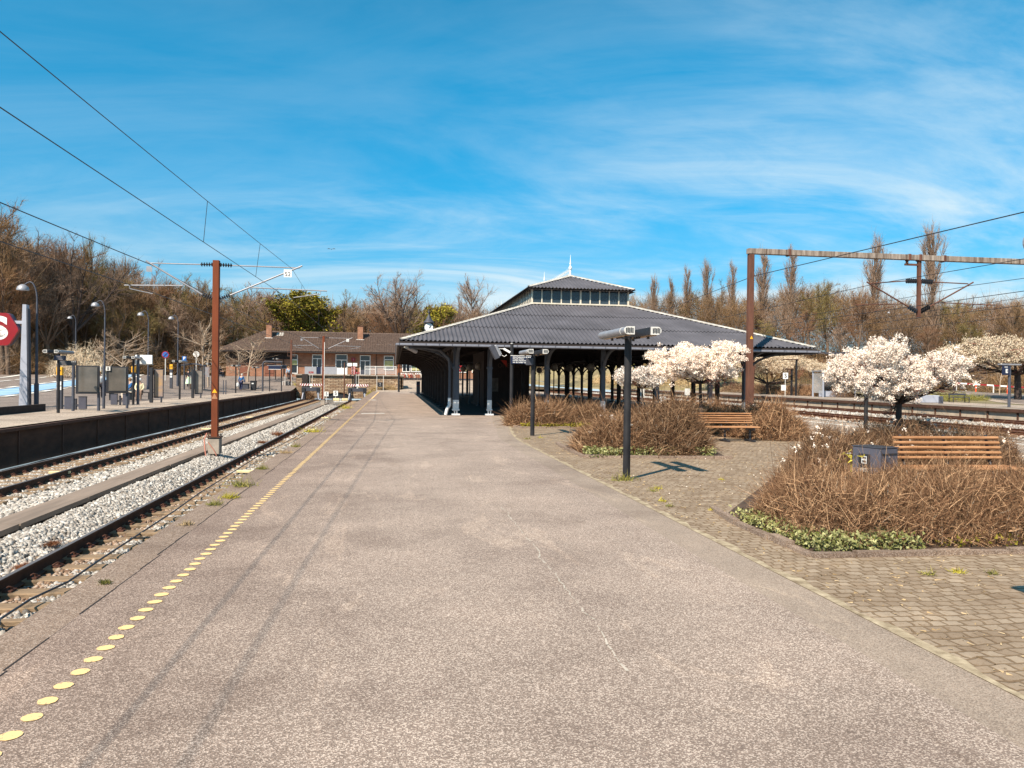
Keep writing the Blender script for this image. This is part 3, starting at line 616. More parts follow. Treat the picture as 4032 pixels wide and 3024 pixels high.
# fascia and gutter
fa = HB(); gu = HB(); br = HB()
for (a, b) in (((XL, YF), (XR, YF)), ((XL, YB), (XR, YB)), ((XL, YF), (XL, YB)), ((XR, YF), (XR, YB))):
    hx = a[1] == b[1]; o = (-1 if a[1] == YF else 1) if hx else (-1 if a[0] == XL else 1)
    L_ = (b[0]-a[0]) if hx else (b[1]-a[1]); mx, my = (a[0]+b[0])/2, (a[1]+b[1])/2
    if hx:
        fa.box((mx, my+o*.0, ZE-.085), (L_+.02, .05, .11)); gu.box((mx, my+o*.085, ZE-.155), (L_+.26, .115, .095), ch=.02); fa.box((mx, my+o*.04, ZE-.205), (L_, .08, .05))
        n_ = int(L_/.52)
        for i in range(n_+1): br.box((a[0]+L_*i/n_, my+o*.148, ZE-.155), (.022, .014, .115))
    else:
        fa.box((mx+o*.0, my, ZE-.085), (.05, L_-.04, .11)); gu.box((mx+o*.085, my, ZE-.155), (.115, L_-.1, .095), ch=.02); fa.box((mx+o*.04, my, ZE-.205), (.08, L_, .05))
        n_ = int(L_/.6)
        for i in range(n_+1): br.box((mx+o*.148, a[1]+L_*i/n_, ZE-.155), (.014, .022, .115))
fa.build('fascia', m_dark); gu.build('gutter', m_galv if False else material('zinc_gutter', (.22, .225, .26), .5, .3, var=.12)); br.build('gutter_brackets', m_slate)
# columns with curved brackets
ROWY = [33.05+3.1*k for k in range(14)]
m_colw = material('white_column_foot', (.62, .62, .62), .6, var=.12, scale=20)
def arc(mb, c, dx, dy, R, h, z0, w=.09, t=.12, n=9):
    pts = []
    for i in range(n+1):
        a = math.pi/2*i/n; pts.append(Vector((c[0]+dx*R*(1-math.cos(a)), c[1]+dy*R*(1-math.cos(a)), z0+h*math.sin(a))))
    for a, b in zip(pts[:-1], pts[1:]): mb.bar(a, b+(b-a)*.08, w, t, up=(dy, -dx, 0))
def column(x, y, dirs, w=.19, white=True):  # inner columns and feet coloured dark to stand for the shade under the roof
    c = HB(); c.box((x, y, 1.75), (w, w, 2.2), ch=.015); c.box((x, y, 2.05), (w+.06, w+.06, .10), ch=.01); c.box((x, y, 2.95), (w*.8, w*.8, .3)); o = c.build('column', m_slate2 if white else m_dark)
    f = HB(); f.box((x, y, .48), (w*.97, w*.97, .42), ch=.01); f.box((x, y, .24), (w+.04, w+.04, .07)); f.box((x-.05, y-.02, .13), (.05, .09, .18)); f.box((x+.05, y-.02, .13), (.05, .09, .18)); f.box((x, y, .035), (.36, .34, .07), ch=.01)
    f2 = f.build('column_foot', m_colw if white else m_dark, o)
    out = []
    for dx, dy, R in dirs:
        b = HB(); arc(b, (x+dx*w/2, y+dy*w/2), dx, dy, R, .92 if R > 1.6 else .85, 1.98)
        if R < 1.6: arc(b, (x+dx*w/2, y+dy*w/2), dx, dy, R*1.0, .62, 2.2, .05, .06, 6)
        b.build('bracket', m_slate2 if white else m_dark, o)
    return o
for k, y in enumerate(ROWY):
    for x, s in ((2.6, -1), (15.75, 1)):
        dirs = [(s, 0, 2.15), (0, 1, 1.45)]
        if k: dirs += [(0, -1, 1.45), (-s, 0, 1.2)]
        else: dirs.append((0, -1, 1.85))
        column(x, y, dirs, .26 if k == 0 else .19, k == 0)
for x in (4.05, 6.55, 9.08, 11.55, 14.05): column(x, 33.05, [(0, -1, 1.85)])
for y in ROWY[2::2]:
    for x in (6.55, 11.65): column(x, y, [(0, 1, 1.4), (0, -1, 1.4)], .19, False)
bm_ = HB()
for x in (2.6, 15.75): bm_.box((x, 53.3, 3.02), (.16, 40.6, .18))
bm_.box((9.15, 33.05, 3.06), (13.4, .16, .16))
for y in ROWY: bm_.box((9.15, y, 3.22), (13.2, .12, .16))
for x in (6.6, 11.6): bm_.box((x, 53, 5.0), (.16, 31, .2))
for y in ROWY[2:12]:
    for x in (6.6, 11.6): bm_.box((x, y, 4.1), (.14, .14, 1.7))
bm_.build('roof_beams', m_dark)
# downpipe at the front left corner
dp = HB(); dp.tube([(.6, 31.1, 2.8), (1.2, 32.2, 2.85), (1.9, 32.7, 2.75), (2.28, 32.85, 2.4), (2.32, 32.9, 1.9), (2.32, 32.9, .75)], .062, 8); dp.build('downpipe', m_slate2)
dp = HB(); dp.tube([(2.32, 32.9, .75), (2.32, 32.9, .42), (2.22, 32.85, .3), (2.16, 32.85, .02)], .07, 8); dp.tube([(2.32, 32.9, .50), (2.32, 32.9, .54)], .08, 8); dp.build('downpipe_foot', m_colw)
# lantern: posts, glass, sill, finials, cresting
la = HB(); n_ = 10
for i in range(n_+1):
    x = LXL+(LXR-LXL)*i/n_
    for y in (LYF, LYB): la.box((x, y, (ZL+ZT)/2), (.055 if i % 5 else .08, .06, ZT-ZL))
m2 = int((LYB-LYF)/.49)
for i in range(1, m2):
    y = LYF+(LYB-LYF)*i/m2
    for x in (LXL, LXR): la.box((x, y, (ZL+ZT)/2), (.06, .05, ZT-ZL))
for y in (LYF, LYB): la.box((9.1, y-.02, ZL+.05), (LXR-LXL+.14, .1, .07)); la.box((9.1, y, ZT), (LXR-LXL+.1, .08, .07))
for x in (LXL, LXR): la.box((x-.01, (LYF+LYB)/2, ZL+.052), (.1, LYB-LYF-.1, .07)); la.box((x, (LYF+LYB)/2, ZT+.002), (.08, LYB-LYF, .07))
lf = la.build('lantern_frame', m_lantern)
gm = bpy.data.materials.new('lantern_glass'); gm.use_nodes = True; g_ = gm.node_tree; gb = g_.nodes['Principled BSDF']; gb.inputs['Base Color'].default_value = (.05, .07, .09, 1); gb.inputs['Roughness'].default_value = .12; gb.inputs['Alpha'].default_value = .55; gb.inputs['Specular IOR Level'].default_value = .7
gl2 = HB()
for y in (LYF, LYB): HB().box((9.1, y+.01, (ZL+ZT)/2), (LXR-LXL, .012, ZT-ZL)).build('lantern_glazing', gm)
gl3 = HB()
for x in (LXL, LXR): HB().box((x, (LYF+LYB)/2, (ZL+ZT)/2), (.012, LYB-LYF, ZT-ZL)).build('lantern_side_glazing', gm)
def finial(y, s=1.0):
    f = HB(); f.lathe((rm, y, ZR1), [(.075*s, 0), (.07*s, .45*s), (.05*s, .5*s), (.10*s, .55*s), (.145*s, .68*s), (.10*s, .80*s), (.045*s, .85*s), (.045*s, .98*s), (.085*s, 1.03*s), (.04*s, 1.09*s), (.03*s, 1.3*s), (.006, 1.75*s)], 14); f.build('finial', m_white)
finial(RY0+rh, .66); finial(RY0+rh+7.2, .7); finial(RY0+rh+14.5, .6); finial(RY1-rh, .8)
cr = HB(); y = RY0+rh+.2; y1 = y+6.6
cr.box((rm, (y+y1)/2, ZR1+.16), (.015, y1-y, .015)); cr.box((rm, (y+y1)/2, ZR1+.36), (.012, y1-y, .012))
while y < y1: cr.tube([(rm, y, ZR1), (rm, y, ZR1+.5)], [.008, .004], 4); cr.tube([(rm, y+.02, ZR1+.3), (rm, y+.1, ZR1+.43), (rm, y+.18, ZR1+.3)], .006, 4); y += .2
cr.build('ridge_cresting', m_white)
# kiosk inside the canopy, globes, bits
kx0, kx1 = at(1905, 1500, 42).x, at(2084, 1500, 42).x
ki = empty('kiosk', ((kx0+kx1)/2, 42, 0), label='dark boarded kiosk under the canopy with faint lettering over its front', cat='kiosk'); wd = kx1-kx0
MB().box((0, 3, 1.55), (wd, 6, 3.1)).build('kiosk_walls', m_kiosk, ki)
m_faint = material('dull_brown_letters', (.10, .05, .035), .7)
text('ONE  TIME', .32, m_faint, ki, (.25, -.02, 2.3), name='shop_lettering')
MB().box((-wd/2+.52, -.03, 1.25), (.55, .03, .75)).build('poster', material('dim_poster', (.10, .075, .06), .6, var=.5, scale=4), ki)
MB().prism([(0, 0), (.34, 0), (.34, -.36)], (-.35, -.03, 2.6), (1, 0, 0), (0, 0, 1), (0, -1, 0), .02).build('red_pennant', material('red_pennant_cloth', (.55, .05, .03), .7), ki)
m_globe = material('milk_glass_globe', (.30, .24, .19), .3, var=.05)
glb = empty('globe_lamp', (0, 0, 0))
MB().cyl((0, 0, 0), (0, 0, 2.1), .035).lathe((0, 0, 0), [(.11, 0), (.11, .04), (.05, .1), (.035, .2)], 10).build('lamp_post', m_black, glb)
MB().lathe((0, 0, 2.28), [(.23*math.sin(math.pi*(i+.2)/10.4), -.23*math.cos(math.pi*(i+.2)/10.4)) for i in range(11)], 16).build('globe', m_globe, glb)
gpos = [(1790, 1630, 37.5), (1849, 1550, 50), (1885, 1560, 44), (2180, 1550, 44), (1823, 1550, 58), (2122, 1560, 60), (2240, 1560, 46), (2325, 1560, 42)]
glab = ['globe lamp on a post nearest behind the corner of the canopy', 'globe lamp in front of the bright gap beside the kiosk', 'round globe lamp just left of the dark kiosk', 'globe lamp on a thin post between the front columns right of the kiosk',
        'farthest small globe lamp seen left of the kiosk', 'globe lamp beside the right edge of the kiosk', 'dim globe lamp behind the bush side of the canopy', 'dim globe lamp under the canopy near the big lamp post']
for i, (px, py, Y) in enumerate(gpos):
    p = at(px, py, Y); o = glb if i == 0 else dup(glb); o.location = (p.x, Y, 0); meta(o, glab[i], 'globe lamp', 'globe lamps under the canopy')
for i, px in enumerate((1806, 1820, 1842, 1868)):
    p = at(px, 1550, 62+3*i); MB().cyl((0, 0, 0), (0, 0, 1.1 if i == 0 else 3.0), .05).box((0, 0, 1.12), (.5 if i == 0 else .12, .05, .05)).build('steel_post', m_black, label='thin dark steel post standing under the canopy left of the kiosk', cat='post', group='thin posts under the canopy').location = (p.x, p.y, 0)
o = empty('ticket_cabinet', (2.2, 73, 0), label='narrow blue grey machine standing at the canopy edge by the passage', cat='machine'); MB().box((0, 0, .62), (.34, .34, 1.24), ch=.02).build('cabinet', m_pole, o); MB().box((0, -.18, 1.08), (.24, .01, .2)).build('screen', m_navy, o); MB().box((0, -.18, .82), (.3, .012, .05)).build('stripe', m_red, o)
o = empty('loudspeaker', (.6, 31.5, 2.72), label='small grey tubular loudspeaker under the front left corner of the canopy', cat='loudspeaker'); MB().cyl((-.15, -.3, .12), (.25, .2, -.06), .09, .09).build('horn', m_galv, o); MB().cyl((-.16, -.32, .125), (-.15, -.3, .12), .1, .09).build('grille', m_offw, o); MB().box((.05, 0, .15), (.03, .03, .12)).build('hanger', m_slate, o)

# ------------------------------------------------------------------ the station building behind
bd = empty('station_building', (-9, 101, 1.5), label='long low red brick station building with brown tiled hipped roof', cat='building')
BO = Vector(bd.location)
class BB(MB):
    def build(s, name, mat, parent=bd, **k):
        s.v = [(v[0]-BO.x, v[1]-BO.y, v[2]-BO.z) for v in s.v]; return MB.build(s, name, mat, parent, **k)
BB().box((-4.0, 105, 2.8), (33.8, 8, 4.6)).build('wall', m_brick)
BB().box((-4.0, 105, .95), (33.9, 8.1, 1.1)).build('plinth', m_slate)
BB().box((-17.0, 100.95, 4.1), (8, .06, .8)).build('dark_band', m_dark)  # dark strip along the upper left part of the wall
# pantile roof with real waves
def tiles(side, x0, x1, yf, yb, ze, zt, run, pit=.30, amp=.05, rows=26):
    V = []; F = []; a0, a1 = (x0, x1) if side in 'FB' else (yf, yb); n = int((a1-a0)/pit*6)
    for r in range(rows):
        base = len(V)
        for i in range(n+1):
            a = a0+(a1-a0)*i/n; lim = min(run, a-a0, a1-a); wv = amp*abs(math.sin(math.pi*(a-a0)/pit))
            for k, t in enumerate((r/rows, (r+1)/rows)):
                s = min(t*run, lim); z = ze+(zt-ze)*s/run+wv+(.05 if k == 0 else 0)
                p = {'F': (a, yf+s), 'B': (a, yb-s), 'L': (x0+s, a), 'R': (x1-s, a)}[side]; V.append((p[0]-BO.x, p[1]-BO.y, z-BO.z))
        for i in range(n):
            a = a0+(a1-a0)*i/n
            if min(run, a-a0+.1, a1-a+.1) < r/rows*run: continue
            q = base+i*2; F.append((q, q+2, q+3, q+1))
    return mesh_np('roof_slope', V, F, m_tile, bd, smooth=True)
bx0, bx1, byf, byb = -22.0, 14.4, 99.7, 110.3
for sd in 'FLRB': tiles(sd, bx0, bx1, byf, byb, 4.68, 7.35, 4.9, rows=(20 if sd != 'B' else 2))
BB().box((-3.8, 105, 7.42), (26.6, .3, .14)).build('ridge_tiles', m_tile); BB().box((-3.8, 105, 4.6), (36.2, 10.3, .12)).build('eaves_soffit', m_dark); BB().box((-3.8, 99.66, 4.62), (36.4, .1, .14)).build('gutter', m_dark)
for x0, x1 in ((-16.39, -15.73), (-4.86, -4.16)):
    c = BB().box(((x0+x1)/2, 103.2, 7.2), (x1-x0, .6, 2.1)).build('chimney', m_brick); BB().box(((x0+x1)/2, 103.2, 8.22), (x1-x0+.1, .7, .1)).build('chimney_cap', m_dkrust, c).location = (0, 0, 0)
    BB().box(((x0+x1)/2, 102.86, 6.42), (x1-x0+.3, .08, .14)).build('flashing', m_offw, c).location = (0, 0, 0)
BB().box((-14.8, 103.9, 7.0), (.95, .95, .05), rot=Matrix.Rotation(math.atan2(2.67, 4.9), 3, 'X')).build('skylight', m_cap)
def window(x0, x1, z0, z1, mull, lower=None, door=False, fm=None):
    fm = fm or m_white; xc, zc = (x0+x1)/2, (z0+z1)/2; f = BB(); t = .09
    for x in (x0+t/2, x1-t/2): f.box((x, 100.97, zc), (t, .12, z1-z0))
    for z in (z0+t/2, z1-t/2): f.box((xc, 100.97, z), (x1-x0, .11, t))
    zt = z1-(z1-z0)*.28; f.box((xc, 100.96, zt), (x1-x0, .10, t))
    for i in range(1, mull): f.box((x0+(x1-x0)*i/mull, 100.965, (z0+zt)/2), (t*.8, .09, zt-z0))
    o = f.build('door_frame' if door else 'window', fm); BB().box((xc, 100.99, zc), (x1-x0-.04, .05, z1-z0-.04)).build('pane', m_glass, o).location = (0, 0, 0)
    if lower: BB().box((xc, 100.95, lower[0]), (x1-x0-.18, .03, lower[1])).build('panel', lower[2], o).location = (0, 0, 0)
    return o
m_lime = material('lime_window_poster', (.42, .42, .10), .7, col2=(.55, .5, .3), var=.15, scale=3, emit=None)
window(-13.1, -12.17, 1.9, 4.32, 1, (3.35, .75, m_lime)); window(-10.4, -9.13, 2.5, 4.36, 2); window(-1.4, -.13, 2.53, 4.35, 1, (3.3, .8, m_lime))
window(-7.49, -6.0, 1.8, 4.45, 2, (2.28, .85, m_white), True); window(-4.44, -3.1, 1.8, 4.38, 2, (2.2, .6, m_pole), True)
for x0, x1 in ((.95, 2.0), (2.1, 3.4), (3.8, 5.2), (5.6, 7), (8, 9.4), (10, 11.4)): window(x0, x1, 2.3, 3.9, 2, (2.75, .5, m_lime if x0 > 2 else m_glass))
m_browndoor = material('brown_wooden_door', (.19, .07, .04), .7, var=.2, scale=3)
for x0, x1 in ((-19.43, -18.12), (-16.22, -15.09)):
    d = BB().box(((x0+x1)/2, 100.96, 2.32), (x1-x0, .1, 1.65)).build('door', m_browndoor); BB().box(((x0+x1)/2, 100.96, 3.45), (x1-x0, .08, .6)).build('fanlight', m_dark, d).location = (0, 0, 0); BB().box(((x0+x1)/2, 100.9, 1.9), (x1-x0-.1, .03, .04)).build('rail', m_dkrust, d).location = (0, 0, 0)
BB().box((-13.9, 100.9, 3.0), (.08, .08, 3.2)).build('drainpipe', m_dark); BB().box((-2.35, 100.9, 3.0), (.07, .07, 3.2)).build('drainpipe', m_dark)
def tagpos(o, *a): return o
s = empty('kiosk_sign_panel', (-5.25, 100.7, 1.8), label='red panel with white lettering rows on the station wall between two white doors', cat='sign')
MB().box((0, 0, .55), (.55, .06, 1.1)).build('panel', m_red, s); MB().box((0, 0, 1.98), (.52, .06, .5)).build('panel', m_red, s)
ln = MB()
for i in range(5): ln.box((-.12, -.04, .25+i*.17), (.2, .01, .06)); ln.box((.14, -.04, .25+i*.17), (.18, .01, .06))
ln.build('lettering', m_white, s); text('i', .3, m_white, s, (0, -.04, 1.98), name='symbol')
s = empty('station_sign_box', (-5.3, 99.6, 1.8), label='white twin sign box on a pole in front of the red panel', cat='sign'); MB().box((-.33, 0, 1.3), (.55, .12, .42), ch=.02).box((.33, 0, 1.3), (.55, .12, .42), ch=.02).build('box', m_white, s); MB().cyl((0, .1, 0), (0, .1, 1.5), .04).build('pole', m_dark, s)
s = empty('panel_screen', (-8.4, 90.6, 1.78), label='plain grey screen panels standing on the stone wall below the windows', cat='screen'); MB().box((-1.1, 0, .47), (1.3, .06, .86)).box((.95, 0, .47), (1.8, .06, .86)).build('panel', material('grey_screen_panel', (.28, .285, .31), .6, var=.08), s); MB().box((-.2, .05, .45), (.5, .05, .86)).build('dark_panel', m_navy, s)
s = empty('glass_railing', (-1.6, 89.6, 1.8), label='white framed glass railing on top of the stone wall', cat='railing')
f = MB()
for i in range(4): f.cyl((-1.75+i*1.17, 0, 0), (-1.75+i*1.17, 0, 1.0), .035)
f.box((0, 0, 1.0), (3.56, .05, .05)); f.box((-1.17, 0, .66), (1.15, .05, .04)); f.build('frame', m_white, s)
gp = bpy.data.materials.new('clear_pane'); gp.use_nodes = True; q = gp.node_tree.nodes['Principled BSDF']; q.inputs['Base Color'].default_value = (.5, .5, .5, 1); q.inputs['Alpha'].default_value = .25; q.inputs['Roughness'].default_value = .1
for i in range(3): MB().box((-1.17+i*1.17, .01, .52), (1.05, .015, .8)).build('glass_pane', gp, s)
# clock turret behind the hip of the canopy
ck_ = at(1688, 1290, 79); s = empty('station_clock', (ck_.x, 79, 0), label='black station clock with white dial and pointed cap on a tall post', cat='clock'); z = ck_.z
MB().cyl((0, 0, 0), (0, 0, z-.5), .09).box((0, 0, z-.45), (.5, .5, .1)).build('post', m_black, s)
MB().box((0, 0, z), (.95, .5, .98), ch=.06).build('clock_case', m_black, s)
dl = MB().cyl((0, -.25, z), (0, -.29, z), .43, n=32).build('dial', m_white, s)
h = MB(); h.bar((0, -.31, z-.05), (.2, -.31, z+.24), .05, .02); h.bar((0, -.31, z-.05), (.22, -.31, z+.12), .06, .02)
for i in range(12): a = i*math.pi/6; h.bar((math.sin(a)*.33, -.3, z+math.cos(a)*.33), (math.sin(a)*.4, -.3, z+math.cos(a)*.4), .028, .01)
h.build('hands', m_black, s)
MB().lathe((0, 0, z+.5), [(.56, 0), (.54, .06), (.40, .2), (.26, .42), (.16, .62), (.07, .8), (.05, .95), (.12, 1.0), (.12, 1.1), (.04, 1.16), (.02, 1.4)], 16).build('cap', m_slate, s)
# ------------------------------------------------------------------ platform lamps
def make_lamp(h=2.35, sign=False):
    t = empty('platform_lamp')
    MB().cyl((0, 0, 0), (0, 0, h-.06), .060, .056, 14).build('pole', m_blackw, t)
    MB().box((0, 0, h-.02), (.3, .12, .08)).box((-.145, .0, h-.02), (.02, .30, .14)).box((.145, .0, h-.02), (.02, .30, .14)).build('crossarm', m_black, t)
    for s in (-1, 1):
        pr = [(0, -.058), (0, .058)]+[(s*(.10+.058*math.sin(a)), .058*math.cos(a)) for a in [math.pi*i/9 for i in range(10)]]
        x0 = s*.13
        hd = MB().prism(pr, (x0, -.72, h), (1, 0, 0), (0, 0, 1), (0, 1, 0), 1.5).build('lamp_housing', m_galv, t)
        MB().prism([(p[0]*1.02+s*.0, p[1]*1.05) for p in pr], (x0, -.745, h), (1, 0, 0), (0, 0, 1), (0, 1, 0), .028).build('end_plate', m_offw, hd)
        gr = MB()
        for i in range(5):
            for j in range(5): gr.box((x0+s*(.03+i*.025), -.749, h-.032+j*.016+(.006 if i % 2 else 0)), (.017, .006, .009))
        gr.build('end_grille', m_dark, hd)
        MB().box((x0-s*.008, .03, h), (.012, 1.46, .11)).build('inner_panel', m_black, hd)
        MB().box((x0+s*.07, .03, h-.064), (.10, 1.35, .012)).build('diffuser', material('lamp_diffuser', (.42, .30, .2), .4, var=.1) if 'lamp_diffuser' not in bpy.data.materials else bpy.data.materials['lamp_diffuser'], hd)
        MB().box((x0+s*.05, -.45, h-.085), (.03, .05, .05)).box((x0+s*.05, .3, h-.085), (.03, .05, .05)).build('bracket', m_black, hd)
        MB().prism([(p[0]*1.03, p[1]*1.05) for p in pr], (x0, -.5, h), (1, 0, 0), (0, 0, 1), (0, 1, 0), .012).build('band', m_offw, hd)
    return t
lamp0 = make_lamp(); LG = 'black platform lamps with twin tubular heads'
lamp0.location = (3.70, 11.98, 0); meta(lamp0, 'large black platform lamp with two tubular grey heads standing in the middle foreground', 'platform lamp', LG)
def lampat(x, y, z, lb, rz=0, sc=1): return dup(lamp0, (x, y, z), rz, sc, label=lb, cat='platform lamp', group=LG)
l2 = lampat(3.85, 21.4, 0, 'platform lamp with a small dark box under its heads beside the first shrub bed')
MB().box((-.12, -.1, 2.08), (.2, .12, .2), ch=.01).build('junction_box', m_slate, l2)
lampat(14.45, 22, 0, 'platform lamp with its black pole standing among shrubs before the right tracks')
lampat(3.555, 2.85, 0, 'nearest platform lamp, only its head tip and its shadow showing at the right edge')
tl = [(-13.27, 33.2, 'platform lamp carrying two dark display signs at the near end of the left platform'), (-13.35, 42.4, 'platform lamp before the white board, between the second grey board and the black poster case'),
      (-13.66, 52.3, 'platform lamp between the two black poster cases on the left platform'), (-13.9, 62.2, 'platform lamp half hidden behind the big rust red mast'),
      (-14.03, 71.9, 'platform lamp on the left platform just left of the walking man'), (-14.4, 84, 'platform lamp beside the black wheelie bin'), (-14.0, 95, 'farthest platform lamp by the green window of the station')]
for x, y, lb in tl: lampat(x, y, max(0, HL(x, y)) if y > 85 else 0, lb, 0, (1.0, 1.0, 1.04))
# signs on the first left lamp
s = empty('display_sign', (-13.1, 33.0, 0), label='dark departure displays with pale text lines hung under the first left platform lamp', cat='display')
MB().box((-.02, -.05, 2.2), (.42, .1, .19), ch=.01).build('display_case', m_navy, s); MB().box((.28, -.04, 2.0), (.62, .1, .2), ch=.01).build('display_case', m_black, s)
tx = MB()
for i in range(3): tx.box((.0, -.105, 2.245-i*.05), (.3-.03*i, .004, .014)); tx.box((.12, -.095, 2.05-i*.05), (.24, .004, .012))
tx.build('text_lines', material('dim_display_text', (.3, .28, .27), .6), s)
tx = MB(); [tx.box((.44+i*.06, -.095, 2.055), (.025, .004, .025)) for i in range(3)]; tx.build('dots', m_white, s)
# sign pole with the safety text, floodlight
s = empty('sign_pole', (3.98, 26.3, 0), label='black pole with navy safety sign and a tilted floodlight before the canopy', cat='sign pole')
MB().cyl((0, 0, 0), (0, 0, 2.8), .058, n=14).build('pole', m_blackw, s); MB().cyl((0, 0, 2.74), (0, 0, 2.82), .048).build('pole_cap', m_offw, s)
sg = MB().box((.36, -.07, 2.245), (.8, .06, .27), ch=.006).build('sign_board', m_navy, s)
for i, l in enumerate(('Sikkerhedszone', 'De gule prikker', 'må kun overskrides,', 'når der holder tog')):
    text(l, .062, m_white, sg, (.02, -.104, 2.34-i*.06), align='LEFT', name='lettering', bold=.001)
dt = MB()
for i in range(5): dt.lathe((0, 0, 0), [(.0, 0), (.018, .001), (.0, .002)], 10) if False else dt.cyl((.44+i*.06, -.1, 2.34), (.44+i*.06, -.104, 2.34), .017)
dt.build('dots', m_white, sg); MB().box((.36, -.05, 2.39), (.82, .09, .02)).build('sign_rail', m_offw, sg)
fl = MB(); R_ = Matrix.Rotation(rad(-26), 3, 'Y'); fl.box((-.62, -.05, 2.5), (.17, .3, .5), rot=R_, ch=.015).build('floodlight', m_slate, s)
MB().box((-.5, -.05, 2.55), (.1, .24, .42), rot=R_, ch=.02).build('floodlight_back', m_galv, s)
MB().bar((-.06, 0, 2.5), (-.28, 0, 2.62), .07).tube([(-.28, 0, 2.62), (-.45, -.02, 2.62), (-.36, 0, 2.44)], .014, 6).tube([(-.34, 0, 2.40), (-.26, 0, 2.35), (-.18, 0, 2.41)], .012, 6).build('bracket', m_white, s)
# ------------------------------------------------------------------ overhead line masts, wires
def ins(mb, a, b, r=.07, n=5, rr=.02):
    a, b = Vector(a), Vector(b); mb.tube([a, b], rr, 6); d = (b-a).normalized()
    for i in range(n): c = a.lerp(b, (i+.5)/n); mb.tube([c-d*.012, c+d*.012], [r, r*.8], 10)
def make_mast(h=5.92, tagtxt='52', cantil=1.0):
    m = empty('catenary_mast'); f = MB().box((0, 0, .08), (.36, .36, .5), ch=.02).build('foundation', m_conc, m)
    bs = MB().box((0, 0, .37), (.42, .42, .03))
    for a in (-.15, .15):
        for b in (-.15, .15): bs.cyl((a, b, .3), (a, b, .46), .022)
    bs.build('base_plate', m_dkrust, m)
    MB().box((0, 0, .38+(h-.38)/2), (.19, .19, h-.38), ch=.006).build('post', m_corten, m)
    for s, k in ((1, 1.0), (-1, .80)):
        c = MB(); i_ = MB()
        T = h-.13; ins(i_, (s*.1, 0, T), (s*.48, 0, T-.01)); c.tube([(s*.48, 0, T-.01), (s*2.55*k, 0, T-.02)], .02, 6)
        ins(i_, (s*.1, 0, h-1.2), (s*.42, 0, h-1.08)); c.tube([(s*.42, 0, h-1.08), (s*2.62*k, 0, T+.05)], .026, 8)
        c.tube([(s*1.0, 0, h-.82), (s*3.4*k, 0, h-.86)], .021, 6); c.tube([(s*3.2*k, 0, h-.86), (s*3.2*k, 0, h-.96), (s*2.36*k, 0, h-1.10)], .016, 6)
        o = c.build('cantilever', m_galv, m); i_.build('insulators', m_black, o)
    tg = MB().box((2.18, -.05, h-.34), (.24, .01, .24)).build('number_plate', m_white, m); text(tagtxt, .19, m_black, tg, (2.18, -.058, h-.37), name='number')
    MB().box((-1.98, -.05, h-.34), (.17, .01, .17)).build('number_plate', m_galv, m)
    w_ = MB().prism([(-.075, 0), (.075, 0), (0, .13)], (0, -.098, h-4.16), (1, 0, 0), (0, 0, 1), (0, -1, 0), .004).build('warning_sign', m_yel, m)
    MB().prism([(-.09, -.19), (.09, -.19), (0, -.01)], (0, -.098, h-4.16), (1, 0, 0), (0, 0, 1), (0, -1, 0), .004).build('faded_warning_sign', material('faded_sign', (.42, .2, .1), .8) if 'faded_sign' not in bpy.data.materials else bpy.data.materials['faded_sign'], m)
    return m
MZ = -.72
mast = make_mast(); mast.location = (-5.58, 25.44, MZ); meta(mast, 'tall square rust red mast with cantilever arms to both sides between the left tracks', 'catenary mast', 'masts of the overhead line')
MB().tube([(-.2, -.16, .5), (-.27, -.2, .3), (-.24, -.24, .0), (-.2, -.28, -.2)], .02, 6).tube([(-.16, -.2, .22), (0, -.2, .0), (.1, -.2, -.2)], .014, 6).build('earth_cable', material('salmon_cable', (.5, .2, .14), .7), mast)
ms2 = dup(mast, (-6.2, 69.5, -.8), scale=(.95, 1, 1.0), label='far thin mast with cantilever arms between the buffer stops', cat='catenary mast', group='masts of the overhead line')
for ch in kids(ms2):
    if ch.name.startswith(('earth', 'warning', 'faded')): bpy.data.objects.remove(ch)
MB().box((.09, -.09, 2.9), (.05, .05, 5.0)).build('pale_side_pole', m_offw, ms2)
s = empty('catenary_mast', (-11.9, 92.5, 0), label='rust brown mast with small crossarms by the ramp beside the station', cat='catenary mast', group='masts of the overhead line')
MB().box((0, 0, 2.9), (.2, .2, 5.8)).build('post', m_rust2, s); MB().box((0, 0, 3.9), (.9, .1, .06)).box((0, 0, 4.35), (.7, .1, .06)).box((-.4, 0, 4.2), (.05, .05, .7)).box((.4, 0, 4.2), (.05, .05, .7)).build('crossarm', m_dkrust, s)
MB().cyl((0, 0, 0), (0, 0, 4.15), .07, .06).build('rusty_signal_post', m_rust2, label='thin rusty post in front of the stone wall between the buffer stops', cat='post').location = (-5.55, 88, -1.0)
s = empty('passage_post', (.45, 84.5, 0), label='slim post, rusty above and black below, at the canopy corner by the passage', cat='post'); MB().cyl((0, 0, 0), (0, 0, 2.1), .11).build('lower_post', m_blackw, s); MB().cyl((0, 0, 2.1), (0, 0, 3.6), .09).build('upper_post', m_corten, s)
def wire(pts, r, lb, n=24, name='overhead_wire', gp='overhead wires of the railway', mat=None, sag=0):
    P = []
    for a, b in zip(pts[:-1], pts[1:]):
        a, b = Vector(a), Vector(b)
        for i in range(n): t = i/n; p = a.lerp(b, t); p.z -= sag*4*t*(1-t); P.append(p)
    P.append(Vector(pts[-1])); o = MB().tube(P, r, 6).build(name, mat or m_black, label=lb, cat='wire', group=gp); return P, o
Pm, om = wire([(-5.1, -34, 5.3), (-3.28, 25.44, 5.02), (-4.6, 69.5, 4.95), (-3.6, 88.5, 4.6)], .006, 'upper carrying wire over the near left track', sag=.25)
Pc, oc = wire([(-4.8, -34, 4.36), (-3.42, 25.44, 4.10), (-4.2, 69.5, 4.1), (-3.6, 88.5, 4.2)], .0065, 'lower contact wire over the near left track')
